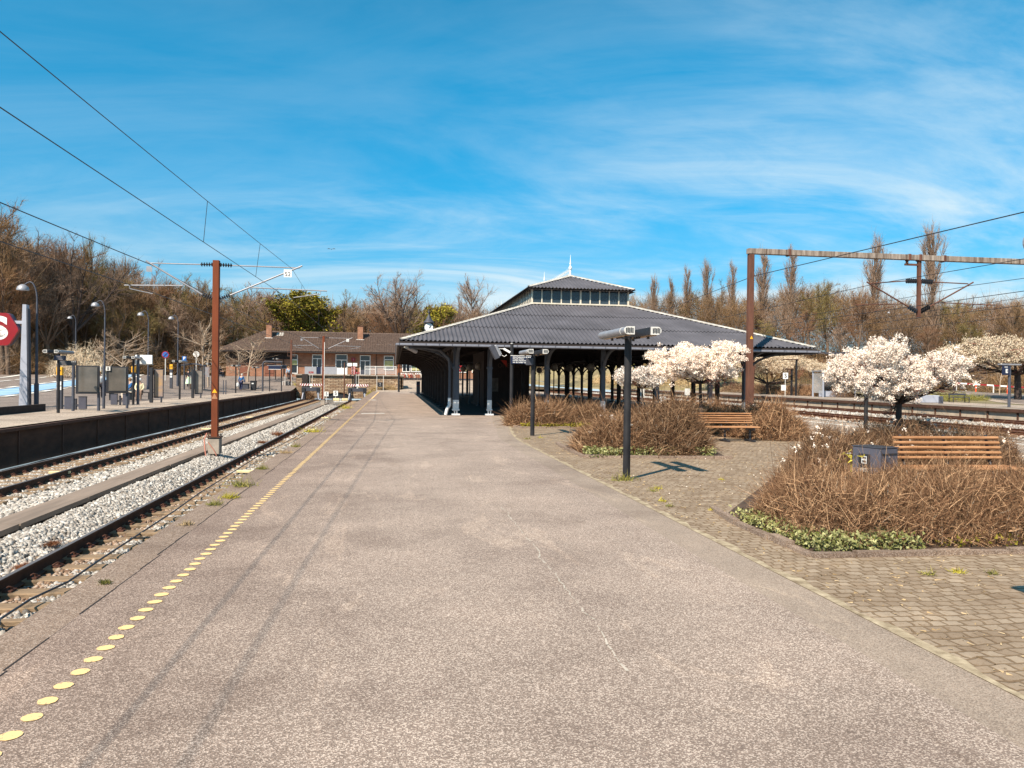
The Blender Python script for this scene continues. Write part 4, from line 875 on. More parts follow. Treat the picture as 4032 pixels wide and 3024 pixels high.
Pm2, om2 = wire([(-9.2, -34, 5.45), (-7.52, 25.44, 5.0), (-8.0, 69.5, 4.95), (-8.6, 88.5, 4.6)], .012, 'upper carrying wire over the far left track', sag=.2)
Pc2, oc2 = wire([(-9.4, -34, 4.5), (-7.42, 25.44, 4.12), (-8.0, 69.5, 4.1), (-8.6, 88.5, 4.2)], .011, 'lower contact wire over the far left track')
def drop(Pa, Pb, ys, par, mat=m_black):
    m = MB()
    for y in ys:
        a = min(Pa, key=lambda p: abs(p.y-y)); b = min(Pb, key=lambda p: abs(p.y-y)); m.tube([a, (b.x, a.y, b.z)], .006, 5)
    m.build('dropper_wire', mat, par)
drop(Pm, Pc, (15.2, 20.8, 30, 38, 47, 56), om); drop(Pm2, Pc2, (15, 21.5, 33, 42, 52, 60), om2)
# portal gantry on the right
g = empty('portal_gantry', (14.45, 30, 0), label='rusty steel portal gantry spanning the tracks on the right', cat='gantry')
MB().box((0, 0, 3.42), (.22, .22, 6.84), ch=.008).build('post', m_rust2, g)
MB().box((10.9, 0, 6.96), (22.1, .24, .22), ch=.008).build('beam', m_beam, g); MB().box((22.2, 0, 3.42), (.26, .22, 6.84)).build('post', m_rust2, g)
j = MB()
for x in (1.65, 7.1, 7.6, 8.75, 14): j.box((x, 0, 6.955), (.12, .3, .28), ch=.02)
j.build('beam_collar', m_rust2, g)
MB().prism([(-.05, 0), (.05, 0), (0, .1)], (0.02, -.113, 3.35), (1.3, 0, 0), (0, 0, 1.3), (0, -1, 0), .004).build('warning_sign', m_yel, g)
h = MB(); h.box((7.62, 0, 5.68), (.13, .13, 2.5)); h.box((7.3, 0, 6.66), (.7, .08, .08)); h.box((7.05, 0, 6.76), (.08, .08, .2)); hp = h.build('hanging_post', m_rust2, g)
c = MB(); i_ = MB()
ins(i_, (7.02, 0, 5.96), (7.52, 0, 5.97), .11, 5, .03); ins(i_, (7.75, 0, 5.97), (8.27, 0, 5.95), .11, 6, .03); ins(i_, (7.15, 0, 4.86), (7.55, 0, 4.68), .11, 4, .03); ins(i_, (7.72, 0, 4.68), (8.15, 0, 4.90), .11, 5, .03)
c.tube([(5.3, 0, 5.80), (7.02, 0, 5.96)], .025, 6); c.tube([(8.27, 0, 5.95), (9.95, 0, 5.93)], .025, 6); c.tube([(5.2, 0, 5.86), (7.15, 0, 4.86)], .032, 8); c.tube([(8.15, 0, 4.9), (10.2, 0, 6.0)], .032, 8)
c.tube([(4.65, 0, 4.88), (6.85, 0, 4.98)], .022, 6); c.tube([(8.65, 0, 5.08), (11.2, 0, 5.04)], .022, 6); c.tube([(6.5, 0, 4.95), (6.5, 0, 4.88), (5.55, 0, 4.65)], .016, 6); c.tube([(10.9, 0, 5.04), (10.9, 0, 4.95), (9.95, 0, 4.78)], .016, 6)
cc = c.build('cantilever', m_rust2, hp); i_.build('insulators', m_black, hp)
wire([tuple(at(4200, 770, 14)), tuple(at(4032, 835, 15.5)), (14.6, 30.0, 5.95), tuple(at(2650, 1208, 62)), tuple(at(2400, 1290, 120))], .014, 'thick feeder cable running up from the gantry post to the upper right', gp='feeder cables', mat=m_black)
MB().tube([(14.56, 30, 5.95), (14.72, 29.98, 5.97)], .03, 6).build('cable_clamp', m_galv, label='small clamp holding the feeder cable to the gantry post', cat='clamp')
Pr1, o1 = wire([(19.9, -30, 5.9), (19.85, 30, 5.75), (21, 100, 5.7), (20, 260, 5.8)], .012, 'carrying wire of the nearer right track', sag=.3)
Pr2, o2 = wire([(19.9, -30, 4.7), (20.1, 30, 4.62), (21, 100, 4.6), (20, 260, 4.6)], .012, 'contact wire of the nearer right track')
Pr3, o3 = wire([(24.4, -30, 6.0), (24.5, 30, 5.85), (26, 100, 5.8), (26, 260, 5.8)], .012, 'carrying wire of the middle right track', sag=.3)
Pr4, o4 = wire([(24.3, -30, 4.8), (24.45, 30, 4.72), (26, 100, 4.7), (26, 260, 4.7)], .012, 'contact wire of the middle right track')
wire([(31.5, -30, 6.3), (31.5, 30, 6.1), (31.0, 100, 6.0), (31.2, 260, 6)], .012, 'carrying wire beyond the portal hanger', sag=.3)
wire([(31.4, -30, 5.2), (31.3, 30, 5.05), (30.6, 100, 5), (31, 260, 5)], .012, 'contact wire along the far right platform')
drop(Pr3, Pr4, (24, 33, 42, 55, 70), o3); drop(Pr1, Pr2, (38, 50, 64), o1)
for i, (px, Y) in enumerate(((480, 0), )): pass
s = empty('catenary_mast', (at(2860, 1500, 62).x+2.3, 62, -.3), label='distant rust brown mast behind the blossom tree at the canopy end', cat='catenary mast', group='masts of the overhead line'); MB().box((0, 0, 2.9), (.3, .25, 5.8)).build('post', m_rust2, s)
# ------------------------------------------------------------------ buffer stops
bf = empty('buffer_stop')
b = MB(); b.box((0, 0, 1.15), (1.95, .25, .42), ch=.01); b.build('crossbeam', m_slate, bf)
MB().box((-.78, -.14, 1.0), (.36, .2, .62), ch=.02).box((.78, -.14, 1.0), (.36, .2, .62), ch=.02).build('buffer_head', m_black, bf)
l = MB()
for s in (-.72, .72): l.bar((s, -.1, 1.0), (s, .1, .0), .14, .16); l.bar((s, .1, 1.2), (s, 1.6, .05), .12, .12)
l.build('support_frame', m_slate, bf); MB().bar((-.76, -.28, .75), (-.86, -.5, .06), .10, .16).bar((.76, -.28, .75), (.86, -.5, .06), .10, .16).build('rail_shoe', m_pylon, bf)
st = MB().box((0, -.05, 1.62), (2.3, .05, .24)).build('striped_board', m_white, bf); sr = MB()
for i in range(-4, 5):
    if i == 0: continue
    x = i*.255; k = .12 if i < 0 else -.12; sr.prism([(x-.065-k/2, -.118), (x+.065-k/2, -.118), (x+.065+k/2, .118), (x-.065+k/2, .118)], (0, -.078, 1.62), (1, 0, 0), (0, 0, 1), (0, -1, 0), .004)
sr.build('red_stripes', m_red, st)
sg = MB().cyl((-.13, 0, 1.7), (-.13, 0, 2.9), .022).cyl((.13, 0, 1.7), (.13, 0, 2.9), .022).build('sign_posts', m_offw, bf); MB().box((0, -.03, 2.95), (.5, .03, .2)).build('red_sign', m_red, bf); text('BK  01', .11, m_white, bf, (0, -.05, 2.95), name='lettering')
MB().prism([(-.1, 0), (.1, 0), (0, .16)], (0, -.12, 1.3), (1, 0, 0), (0, 0, 1), (0, -1, 0), .01).build('white_triangle', m_white, bf)
bf.location = (-8.9, 85.5, -.95); meta(bf, 'red and white striped buffer stop ending the far left track', 'buffer stop', 'buffer stops at the track ends')
dup(bf, (-3.95, 84.5, -.95), label='red and white striped buffer stop ending the track beside the near platform', cat='buffer stop', group='buffer stops at the track ends')
def s_sign(x, y, z, h, lb, sz=.42):
    s = empty('stop_marker_sign', (x, y, z), label=lb, cat='sign', group='white S signs'); MB().cyl((0, .03, 0), (0, .03, h), .028).build('post', m_offw, s); p = MB().box((0, 0, h), (sz, .03, sz*1.15), ch=.006).build('plate', m_white, s); text('S', sz*1.05, m_black, p, (0, -.018, h), name='letter', bold=.012); return s
s_sign(-6.0, 81.5, -1.0, .85, 'white S sign on the ballast right of the far mast', .46); s_sign(-6.75, 79.5, -1.0, .82, 'white S sign half hidden behind the far mast foot', .4)
p = at(2611, 1575, 62); s_sign(p.x, 62, -.45, p.z+.45, 'white S sign seen low between the canopy columns', .5)
p = at(3093, 1480, 64); q = s_sign(p.x, 64, .32, p.z-.32, 'white S sign on a thin post on the far right platform', .48); MB().box((-.12, .1, .75), (.38, .2, .5), ch=.02).build('control_box', m_white, q)
for px, Y, lb in ((2526, 60, 'small white board sign by the rails between canopy columns, left of the S sign'), (2706, 66, 'small white board sign by the rails right of the low S sign'), (2435, 62, 'tiny cream marker by the rails seen through the canopy')):
    p = at(px, 1560, Y); s = empty('track_sign', (p.x, Y, -.4), label=lb, cat='sign', group='small track signs'); MB().cyl((0, .03, 0), (0, .03, 1.0), .025).build('post', m_offw, s); k = .35 if px == 2435 else .6; MB().box((0, 0, 1.0), (k*.8, .03, k), ch=.01).build('plate', m_offw, s)
s = empty('buffer_lamps', (-5.35, 79.5, -1.0), label='pale yellow twin box marker on the ballast below the S sign', cat='marker'); MB().box((-.42, 0, .28), (.62, .2, .26), ch=.02).box((.42, 0, .28), (.62, .2, .26), ch=.02).build('boxes', m_yline, s); MB().box((0, 0, .06), (1.4, .1, .08)).cyl((0, 0, 0), (0, 0, .4), .03).build('stand', m_offw, s)
for x, y, lb in ((-11.9, 90.2, 'black pedestrian sign between two pale poles at the end of the left platform'), (-1.6, 87.6, 'black pedestrian sign between two pale poles in front of the stone wall')):
    s = empty('pedestrian_sign', (x, y, 0), label=lb, cat='sign', group='black pedestrian signs'); MB().cyl((-.36, 0, 0), (-.36, 0, 1.75), .028).cyl((.36, 0, 0), (.36, 0, 1.75), .028).build('poles', m_offw, s)
    MB().box((0, -.03, .74), (.56, .03, .5), ch=.01).build('plate', m_black, s)
    f = MB(); f.cyl((0, -.06, .9), (0, -.05, .9), .035); f.bar((0, -.055, .85), (0, -.055, .72), .07, .01); f.bar((0, -.055, .72), (-.04, -.055, .58), .03, .01); f.bar((0, -.055, .72), (.05, -.055, .58), .03, .01); f.bar((0, -.055, .84), (.07, -.055, .75), .025, .01); f.build('walking_figure', m_white, s)
# bollard pair, railing, gateway display
s = empty('post_pair', (-13.85, 66.5, 0), label='pair of thin grey posts standing on the left platform right of the rust mast', cat='posts'); MB().cyl((-.1, 0, 0), (-.1, 0, 1.18), .035).cyl((.1, 0, 0), (.1, 0, 1.18), .04).build('posts', m_pole, s)
s = empty('handrail', (-12.3, 90.4, 0), label='low pale tubular handrail at the end of the left platform', cat='handrail'); MB().tube([(-.25, 0, 0), (-.25, 0, .95), (.15, 0, 1.0), (.3, .4, 1.0), (.3, .4, 0)], .03, 7).build('tube', m_offw, s)
s = empty('display_gateway', (-13.14, 80.7, 0), label='dark steel gateway frame with a hanging departure display before the station', cat='display gateway')
MB().tube([(0, 0, 0), (0, 0, 2.8), (.12, 0, 2.98), (.3, 0, 3.02), (1.9, 0, 2.98)], .085, 8).build('frame', m_slate, s); MB().cyl((.62, .3, 0), (.62, .3, 2.4), .055).cyl((1.75, .6, 0), (1.75, .6, 3.0), .06).build('posts', m_black, s)
MB().box((1.15, 0, 2.42), (1.2, .16, .36), ch=.01).build('display_case', m_navy, s); MB().box((1.15, 0, 2.62), (1.5, .2, .05)).build('display_hood', m_galv, s); MB().box((1.15, -.09, 2.24), (1.2, .05, .05)).build('display_edge', m_offw, s); MB().box((2.0, .5, 2.5), (.5, .3, .4)).build('speaker_box', m_slate, s)
# ------------------------------------------------------------------ left platform furniture
p = empty('station_pylon', (-16.86, 38.64, 0), label='pale blue grey pylon with a red hexagonal S sign at the left edge', cat='pylon')
MB().prism([(-.23, 0), (.14, 0), (.06, 4.74), (-.1, 4.74)], (0, -.12, 0), (1, 0, 0), (0, 0, 1), (0, 1, 0), .3).build('mast', m_pylon, p)
MB().prism([(.143, 0), (.20, 0), (.12, 4.55), (.063, 4.55)], (0, -.10, 0), (1, 0, 0), (0, 0, 1), (0, 1, 0), .26).build('dark_edge', m_slate, p); MB().box((-.3, 0, 3.92), (.6, .12, .14)).build('arm', m_pylon, p)
hexa = [(math.cos(math.pi/3*i)*.9, math.sin(math.pi/3*i)*.86) for i in range(6)]
pts = []
for i in range(6):
    a, b = Vector(hexa[i]), Vector(hexa[(i+1) % 6]); z = Vector(hexa[i-1]); pts += [a.lerp(z, .13), a.lerp(z, .04)*.985+a*.0, a.lerp(b, .13)]
s = MB().prism([tuple(v) for v in pts], (-1.12, -.17, 3.58), (1, 0, 0), (0, 0, 1), (0, 1, 0), .34).build('red_sign', m_red, p)
MB().prism([(v.x*1.01, v.y*1.01) for v in pts], (-1.12, .03, 3.58), (1, 0, 0), (0, 0, 1), (0, 1, 0), .2).build('sign_rim', m_pole, s); text('S', 1.4, m_white, s, (-1.10, -.178, 3.58), name='letter', bold=.06).scale = (1.25, 1, 1)
def street_lamp(x, y, z, h, lb, reach=.62):
    o = empty('street_lamp', (x, y, z)); MB().tube([(0, 0, 0), (0, 0, 1.1)], .11, 8).tube([(0, 0, 1.1), (0, 0, h-.9)], [.07, .045], 8).tube([(0, 0, h-.9)]+[(-reach*.5*(1-math.cos(a)), 0, h-.9+.9*math.sin(a)) for a in [math.pi*i/12 for i in range(1, 8)]]+[(-reach*.85, 0, h-.12)], .032, 6).build('pole', m_pole, o)
    MB().lathe((-reach, 0, h-.4), [(.26, 0), (.26, .05), (.22, .17), (.12, .25), (.05, .28)], 14).build('lamp_head', m_galv, o); return meta(o, lb, 'street lamp', 'curved street lamps along the forecourt')
p = atd(45, 870, 39.1); street_lamp(-16.6, 39.14, 0, 5.85, 'nearest curved street lamp, right beside the red S pylon')
q = R = None
for (hx_, hy, Y, lb) in ((218, 655, 56, 'second curved street lamp above the boards on the left'), (312, 677, 68, 'third curved street lamp, rising behind the white board'), (376, 686, 76, 'fourth curved street lamp, left of the big rust mast'), (155, 686, 92, 'small distant street lamp before the dark wood at the left')):
    t = atd(hx_+9, hy-4, Y); z = HL(t.x, Y); street_lamp(t.x, Y, z, t.z-z+.05, lb)
b = MB().box((0, 0, .15), (.14, 9.0, .3)).build('low_kerb_wall', m_dark, label='low dark edging wall at the back of the left platform', cat='low wall'); b.location = (-14.55, 30.5, 0)
def bins(x, y, rz, lb):
    o = empty('litter_bins', (x, y, 0), rz); MB().cyl((0, 0, 0), (0, 0, .5), .05).box((0, 0, .22), (.3, .08, .06)).build('stand', m_slate, o)
    for s in (-1, 1): c = MB().box((s*.27, 0, .31), (.3, .24, .54), ch=.012).build('bin', m_binp, o); MB().box((s*.27, 0, .585), (.32, .26, .02)).build('rim', m_black, c)
    return meta(o, lb, 'litter bins', 'twin grey litter bins')
bins(-13.72, 36.1, .2, 'twin grey litter bins below the first grey board'); bins(-13.72, 41.6, .2, 'twin grey litter bins beside the second lamp of the left platform')
m_board = material('grey_board_glass', (.10, .095, .085), .12, col2=(.16, .14, .12), var=.3, scale=1.0, spec=.7)
def board(x, y, w, lb, wc=False):
    o = empty('notice_board', (x, y, 0), .0); MB().cyl((0, 0, 0), (0, 0, 1.96), .06).cyl((w+.12, .25, 0), (w+.12, .25, .8), .06).build('posts', m_pole, o)
    MB().box((w/2+.14, .1, 1.33), (w+.1, .14, 1.2), rz=.12, ch=.012).build('case', m_black, o); MB().box((w/2+.17, .02, 1.35), (w-.08, .02, 1.06), rz=.12).build('panel', m_board, o)
    if wc:
        s = MB().box((-.2, -.06, 1.83), (.19, .04, .19)).box((.2, -.06, 1.83), (.19, .04, .19)).build('toilet_sign', m_offw, o); MB().box((-.2, -.085, 1.83), (.035, .01, .13)).box((-.25, -.085, 1.83), (.02, .01, .1)).box((.2, -.085, 1.83), (.05, .01, .13)).build('symbol', m_black, s)
    return meta(o, lb, 'notice board', 'grey glazed notice boards')
board(-13.42, 35.03, .8, 'nearest grey glazed notice board on the left platform above the bins'); board(-13.07, 37.5, .8, 'second grey glazed notice board, its post carrying two small toilet signs', True)
def stand(x, y, z, lb, h=1.9):
    o = empty('card_reader_stand', (x, y, z)); MB().box((0, 0, h*.4), (.24, .16, h*.8), ch=.015).build('body', m_slate, o); MB().box((0, 0, h*.885), (.25, .17, h*.2), ch=.02).build('yellow_head', m_yel, o)
    MB().box((0, -.09, h*.6), (.19, .015, .18)).box((0, -.09, h*.49), (.19, .015, .16)).build('white_panel', m_white, o); MB().box((0, -.095, h*.9), (.15, .015, .03)).box((-.02, -.095, h*.86), (.11, .015, .02)).build('mark', m_navy, o); return meta(o, lb, 'card reader', 'yellow topped card reader stands')
stand(-14.65, 36.8, 0, 'yellow topped card reader stand right of the first left platform lamp'); p = gl(400+555/4.424, 1300+1160/4.424); stand(p.x, p.y, p.z, 'yellow topped card reader stand behind the second lamp and the waiting people', 2.1)
p = gl(400+1212/4.424, 1300+1017/4.424); stand(p.x, p.y, p.z, 'yellow topped card reader stand alone between the two poster cases', 2.15)
o = empty('white_board_sign', (-13.18, 42.6, 0), label='large white board on a tall grey pole behind the second lamp', cat='sign board'); MB().cyl((0, 0, 0), (0, 0, 2.6), .07).build('pole', m_pole, o)
MB().box((.18, .3, 2.36), (.86, .08, .48), ch=.02).build('white_panel', m_white, o); MB().box((.55, .34, 2.33), (.1, .1, .48), ch=.02).build('panel_frame', m_pole, o); MB().box((.15, .36, 2.1), (.95, .05, .04)).build('lower_bar', m_offw, o)
def poster(x, y, cols, lb):
    o = empty('poster_case', (x, y, 0)); MB().box((0, 0, 1.0), (.16, .2, 1.94), ch=.01).build('side_case', m_black, o); MB().box((.32, .25, 1.08), (.5, .08, 1.62), rz=.1).build('case', m_slate, o)
    m = material('poster_print', cols[0], .5, col2=cols[1], var=.4, scale=2.6); MB().box((.33, .2, 1.1), (.42, .02, 1.5), rz=.1).build('poster', m, o); MB().cyl((.46, .25, 0), (.46, .25, .3), .05).cyl((0, 0, 0), (0, 0, .1), .09).build('feet', m_slate, o); return meta(o, lb, 'poster case', 'glazed poster cases')
poster(-13.44, 45.7, ((.42, .34, .33), (.45, .28, .12)), 'tall black poster case with a pale yellow and pink poster, right of the seated people'); poster(-13.57, 55.2, ((.22, .19, .17), (.32, .27, .22)), 'tall black poster case with a dim grey brown poster in front of the shelter')
def roundsign(px, py, bx_, by_, r, mats, lb, extra=None):
    Y = 82; t = at(px, py, Y); z = HL(t.x, Y); o = empty('road_sign', (t.x, Y, z)); MB().cyl((0, .04, 0), (0, .04, t.z-z), .045).build('post', m_offw, o)
    d = MB().cyl((0, 0, t.z-z), (0, -.03, t.z-z), r, n=24).build('sign_face', mats[0], o)
    if len(mats) > 1: MB().cyl((0, -.03, t.z-z), (0, -.04, t.z-z), r*.76, n=24).build('sign_centre', mats[1], d)
    if extra == 'x': k = r*.55; MB().bar((-k, -.045, t.z-z-k), (k, -.045, t.z-z+k), .09, .01).bar((k, -.05, t.z-z-k), (-k, -.05, t.z-z+k), .09, .01).build('cross', mats[0], d)
    return meta(o, lb, 'road sign')
roundsign(400+1112/4.424, 1300+427/4.424, 0, 0, .36, (m_red, m_blue), 'round blue road sign with red rim and cross near the white board', 'x'); o = roundsign(400+1650/4.424, 1300+418/4.424, 0, 0, .3, (m_white, m_offw), 'round white road sign above a yellow plate by the pale tree')
MB().box((.15, -.02, -1.15+at(0, 1300+418/4.424, 82).z-HL(-25, 82)), (.42, .04, .42)).build('yellow_plate', m_yel, o)
t = at(400+1440/4.424, 1300+492/4.424, 71.7); z = .28; o = empty('parking_sign', (t.x, 71.7, z), label='square blue P parking sign on a pole left of the shelter', cat='road sign'); MB().cyl((0, .05, 0), (0, .05, t.z-z+.2), .06).build('post', m_slate, o); s = MB().box((0, 0, t.z-z), (.36, .03, .38), ch=.01).build('plate', m_blue, o); text('P', .36, m_white, s, (0, -.02, t.z-z), name='letter', bold=.012)
o = empty('bus_shelter', (-18.0, 73, .3), label='glazed waiting shelter with a curved grey roof beyond the poster case', cat='shelter'); MB().prism([(-.95, 2.05), (-.8, 2.18), (-.3, 2.3), (.3, 2.32), (.8, 2.22), (1.0, 2.08), (.8, 2.14), (.3, 2.23), (-.3, 2.21), (-.8, 2.1)], (0, -.8, 0), (1, 0, 0), (0, 0, 1), (0, 1, 0), 1.9).build('roof', m_slate, o)
f = MB()
for x in (-.5, .35, .85):
    for y in (-.6, .9): f.box((x, y, 1.08), (.06, .06, 2.16))
f.build('frame', m_slate, o); MB().box((.17, .92, 1.1), (1.3, .02, 1.9)).build('glass', gp, o); MB().box((.1, .6, .45), (.9, .3, .06)).box((-.3, .6, .22), (.05, .3, .44)).box((.5, .6, .22), (.05, .3, .44)).build('seat', m_wood2, o)
o = empty('info_board', (-17.65, 76.8, .6), label='small glazed information board on two legs left of the rust mast', cat='notice board'); MB().box((0, 0, 1.28), (.5, .06, .95)).build('panel', material('map_print', (.35, .2, .17), .5, col2=(.25, .3, .33), var=.3, scale=3), o); MB().cyl((-.22, .04, 0), (-.22, .04, 1.8), .035).cyl((.22, .04, 0), (.22, .04, 1.8), .035).build('legs', m_slate, o)
def planter(x, y, z, w, lb): o = empty('stone_bench', (x, y, z)); MB().box((0, 0, .3), (w, .5, .5), ch=.02).build('block', m_slate, o); MB().box((0, 0, .58), (w+.06, .55, .06)).build('seat_top', m_dark, o); return meta(o, lb, 'bench block', 'dark block benches on the forecourt')
planter(-15.6, 84.2, .12, 1.0, 'dark block bench just behind the walking man'); p = gl(800+370/4.74, 1300+995/4.74); planter(p.x, p.y, p.z, .85, 'dark block bench with pale end, right of the rust mast'); p = gl(800+365/4.74, 1300+912/4.74); planter(p.x, p.y-.5, p.z, .6, 'farthest dark block bench, by the seated dark figure')
o = empty('wheelie_bin', (-14.75, 84.6, .03), label='black wheelie bin with a white label beside the lamp near the station', cat='wheelie bin'); MB().prism([(-.2, .05), (.2, .05), (.26, .92), (-.26, .92)], (0, -.25, 0), (1, 0, 0), (0, 0, 1), (0, 1, 0), .52).build('body', m_black, o); MB().box((0, 0, .95), (.56, .6, .06), ch=.02).build('lid', m_black, o); MB().box((0, -.27, .72), (.2, .01, .12)).build('label', m_white, o); MB().cyl((-.24, .26, .08), (-.2, .26, .08), .09).cyl((.2, .26, .08), (.24, .26, .08), .09).build('wheels', m_dark, o)
dup(o, (-15.0, 86.6, .05), label='second dark bin half hidden behind the black wheelie bin', cat='wheelie bin', group='bins near the station')
o = empty('platform_bench', (-16.0, 50.5, 0), .9, label='dark slatted bench carrying the seated people on the left platform', cat='bench'); s = MB(); [s.box((0, -.16+.11*i, .44), (3.2, .08, .035)) for i in range(4)]; s.build('seat', m_dark, o); [MB().box((x, 0, .22), (.07, .4, .42)).build('leg', m_black, o) for x in (-1.3, 0, 1.3)]
# ------------------------------------------------------------------ people
def person(pose, loc, rz, lb, colors, hair, cap=None, skirt=None, bag=None, h=1.7):
    S = h/1.7; J = {}
    if pose == 'sit': J = dict(p=(0, 0, .52), s=(0, .03, .78), c=(0, .05, .98), n=(0, .03, 1.13), h=(0, -.01, 1.24), hl=(.1, -.02, .5), kl=(.12, -.42, .5), al=(.12, -.44, .1), tl=(.13, -.58, .05), sl=(.18, .05, 1.03), el=(.24, -.04, .78), wl=(.14, -.26, .66))
    elif pose == 'walk': J = dict(p=(0, 0, .9), s=(0, -.05, 1.12), c=(0, -.1, 1.32), n=(0, -.14, 1.46), h=(0, -.2, 1.57), hl=(.1, 0, .86), kl=(.1, -.12, .48), al=(.1, .0, .08), tl=(.1, -.16, .04), sl=(.2, -.1, 1.37), el=(.27, -.02, 1.1), wl=(.28, -.12, .86))
    else: J = dict(p=(0, 0, .93), s=(0, 0, 1.14), c=(0, 0, 1.34), n=(0, 0, 1.48), h=(0, -.01, 1.59), hl=(.1, 0, .88), kl=(.11, -.02, .48), al=(.11, 0, .08), tl=(.12, -.15, .04), sl=(.19, 0, 1.4), el=(.24, .02, 1.12), wl=(.2, -.12, .93))
    names = ['p', 's', 'c', 'n', 'h', 'top']; V = [J['p'], J['s'], J['c'], J['n'], J['h'], tuple(np.array(J['h'])+(0, 0, .1))]; E = [(0, 1), (1, 2), (2, 3), (3, 4), (4, 5)]; Rr = [.13, .12, .135, .05, .085, .07]
    seg = {'torso': [0, 1, 2]}
    for sx in (1, -1):
        m = lambda k, dy=0: (J[k][0]*sx, J[k][1]+dy, J[k][2]); sw = (.12 if sx < 0 else 0) if pose == 'walk' else 0; b = len(V)
        V += [m('hl'), m('kl', sw*.8), m('al', sw*2.4), m('tl', sw*2.4)]; E += [(0, b), (b, b+1), (b+1, b+2), (b+2, b+3)]; Rr += [.09, .058, .04, .03]
        V += [m('sl'), m('el', -sw*.5), m('wl', -sw)]; E += [(2, b+4), (b+4, b+5), (b+5, b+6)]; Rr += [.06, .042, .028]
        w = np.array(V[b+6]); d = w-np.array(V[b+5]); d = d/np.linalg.norm(d); pm = w+d*.07; V.append(tuple(pm)); E.append((b+6, b+7)); Rr.append(.028); k = len(V)
        for f, (ox, ln) in enumerate(((-.028, .075), (-.010, .085), (.010, .08), (.027, .062))):
            V.append(tuple(pm+d*ln*.5+np.array((0, ox, 0)))); V.append(tuple(pm+d*ln+np.array((0, ox*1.1-.012, 0)))); E += [(b+7, k), (k, k+1)]; Rr += [.009, .007]; k += 2
        V.append(tuple(w+d*.04+np.array((0, -.05, .0)))); E.append((b+6, k)); Rr.append(.010)
        seg['leg%d' % sx] = [b, b+1, b+2]; seg['arm%d' % sx] = [b+4, b+5, b+6]; seg['foot%d' % sx] = [b+2, b+3]
    def skin(vi, name, mat, grow, parent=None):
        idx = {v: i for i, v in enumerate(vi)}; me = bpy.data.meshes.new(name); me.from_pydata([tuple(np.array(V[v])*S) for v in vi], [(idx[a], idx[b]) for a, b in E if a in idx and b in idx], []); o = bpy.data.objects.new(name, me); C.objects.link(o)
        md = o.modifiers.new('s', 'SKIN'); sv = me.skin_vertices[0].data
        for v, i in idx.items(): sv[i].radius = (Rr[v]*S*(1.15 if v < 3 else 1)+grow, Rr[v]*S+grow)
        sv[0].use_root = True; sb = o.modifiers.new('u', 'SUBSURF'); sb.levels = 1; sb.render_levels = 1; dg = bpy.context.evaluated_depsgraph_get(); m2 = bpy.data.meshes.new_from_object(o.evaluated_get(dg)); o.modifiers.clear(); o.data = m2; m2.materials.clear(); m2.materials.append(mat)
        m2.polygons.foreach_set('use_smooth', [True]*len(m2.polygons))
        if parent: o.parent = parent
        return o
    body = skin(list(range(len(V))), 'person', m_skin, 0); body.location = loc; body.rotation_euler = (0, 0, rz); meta(body, lb, 'person')
    skin([0, 1, 2]+seg['arm1']+seg['arm-1'], 'jacket', colors[0], .018, body)
    skin([0]+seg['leg1']+seg['leg-1'], 'trousers', colors[1], .014, body)
    for k in ('foot1', 'foot-1'): skin(seg[k], 'shoe', m_black, .012, body)
    hd = np.array(J['h'])*S
    MB().lathe(tuple(hd+(0, .015, .0)), [(.09*S, -.02), (.105*S, .04), (.095*S, .1), (.06*S, .135), (.01, .15)], 12).build('cap' if cap else 'hair', cap or hair, body)
    fc = MB(); fc.box(tuple(hd+(.035, -.088*S, .02)), (.018, .012, .012)); fc.box(tuple(hd+(-.035, -.088*S, .02)), (.018, .012, .012)); fc.box(tuple(hd+(0, -.09*S, -.045)), (.045, .01, .01)); fc.build('eyes_and_mouth', m_dark, body); MB().prism([(-.014, -.02), (.014, -.02), (0, .02)], tuple(hd+(0, -.085*S, 0)), (1, 0, 0), (0, 0, 1), (0, -1, 0), .02).build('nose', m_skin, body)
    if skirt: MB().lathe((J['p'][0], J['p'][1], 0), [(.32, .35), (.26, .65), (.17, .98)], 14).build('skirt', skirt, body)
    return body
c_blue = cloth('blue_cloth', (.02, .10, .25)); c_jean = cloth('dark_jeans', (.025, .03, .075)); c_white = cloth('white_cloth', (.75, .73, .7)); c_crm = cloth('cream_cloth', (.7, .62, .4)); c_dk = cloth('dark_cloth', (.02, .018, .025)); c_lb = cloth('light_blue_cloth', (.3, .42, .55)); c_pg = cloth('pale_green_cloth', (.5, .68, .5)); c_br = cloth('brown_cloth', (.16, .1, .07)); c_tan = cloth('tan_cloth', (.6, .5, .4))
o = person('walk', (-15.33, 81.2, .03), rad(165), 'stooping grey haired man in a blue jacket walking away with a white bag', (c_blue, c_jean), m_hairg, h=1.72)
bgm = MB().lathe((-.33, -.16, .38), [(.06, 0), (.16, .06), (.17, .25), (.1, .4), (.03, .47)], 10).build('carrier_bag', m_white, label='white plastic bag held by the walking man', cat='bag'); bgm.location = (-15.33+.62, 81.2, .03); bgm.location.x = -15.62+.33; bgm.scale = (1, 1, 1)
person('sit', (-15.35, 49.9, -.03), rad(10), 'seated person in a white cap and cream jacket on the dark bench', (c_crm, c_br), m_hairg, cap=m_white)
person('sit', (-16.35, 51.3, -.03), rad(-60), 'seated woman in a blue jacket at the right end of the bench', (c_blue, c_tan), m_hairb)
p = gl(400+462/4.424, 1300+1130/4.424); person('stand', (p.x, 53, 0), rad(40), 'standing person in a white top behind the second platform lamp', (c_white, c_dk), m_hairb)
person('stand', (at(400+1522/4.424, 1500, 74.5).x, 74.5, .42), rad(10), 'dark haired person in a dark top and pale green skirt inside the shelter', (c_dk, c_dk), m_black, skirt=c_pg, h=1.66)
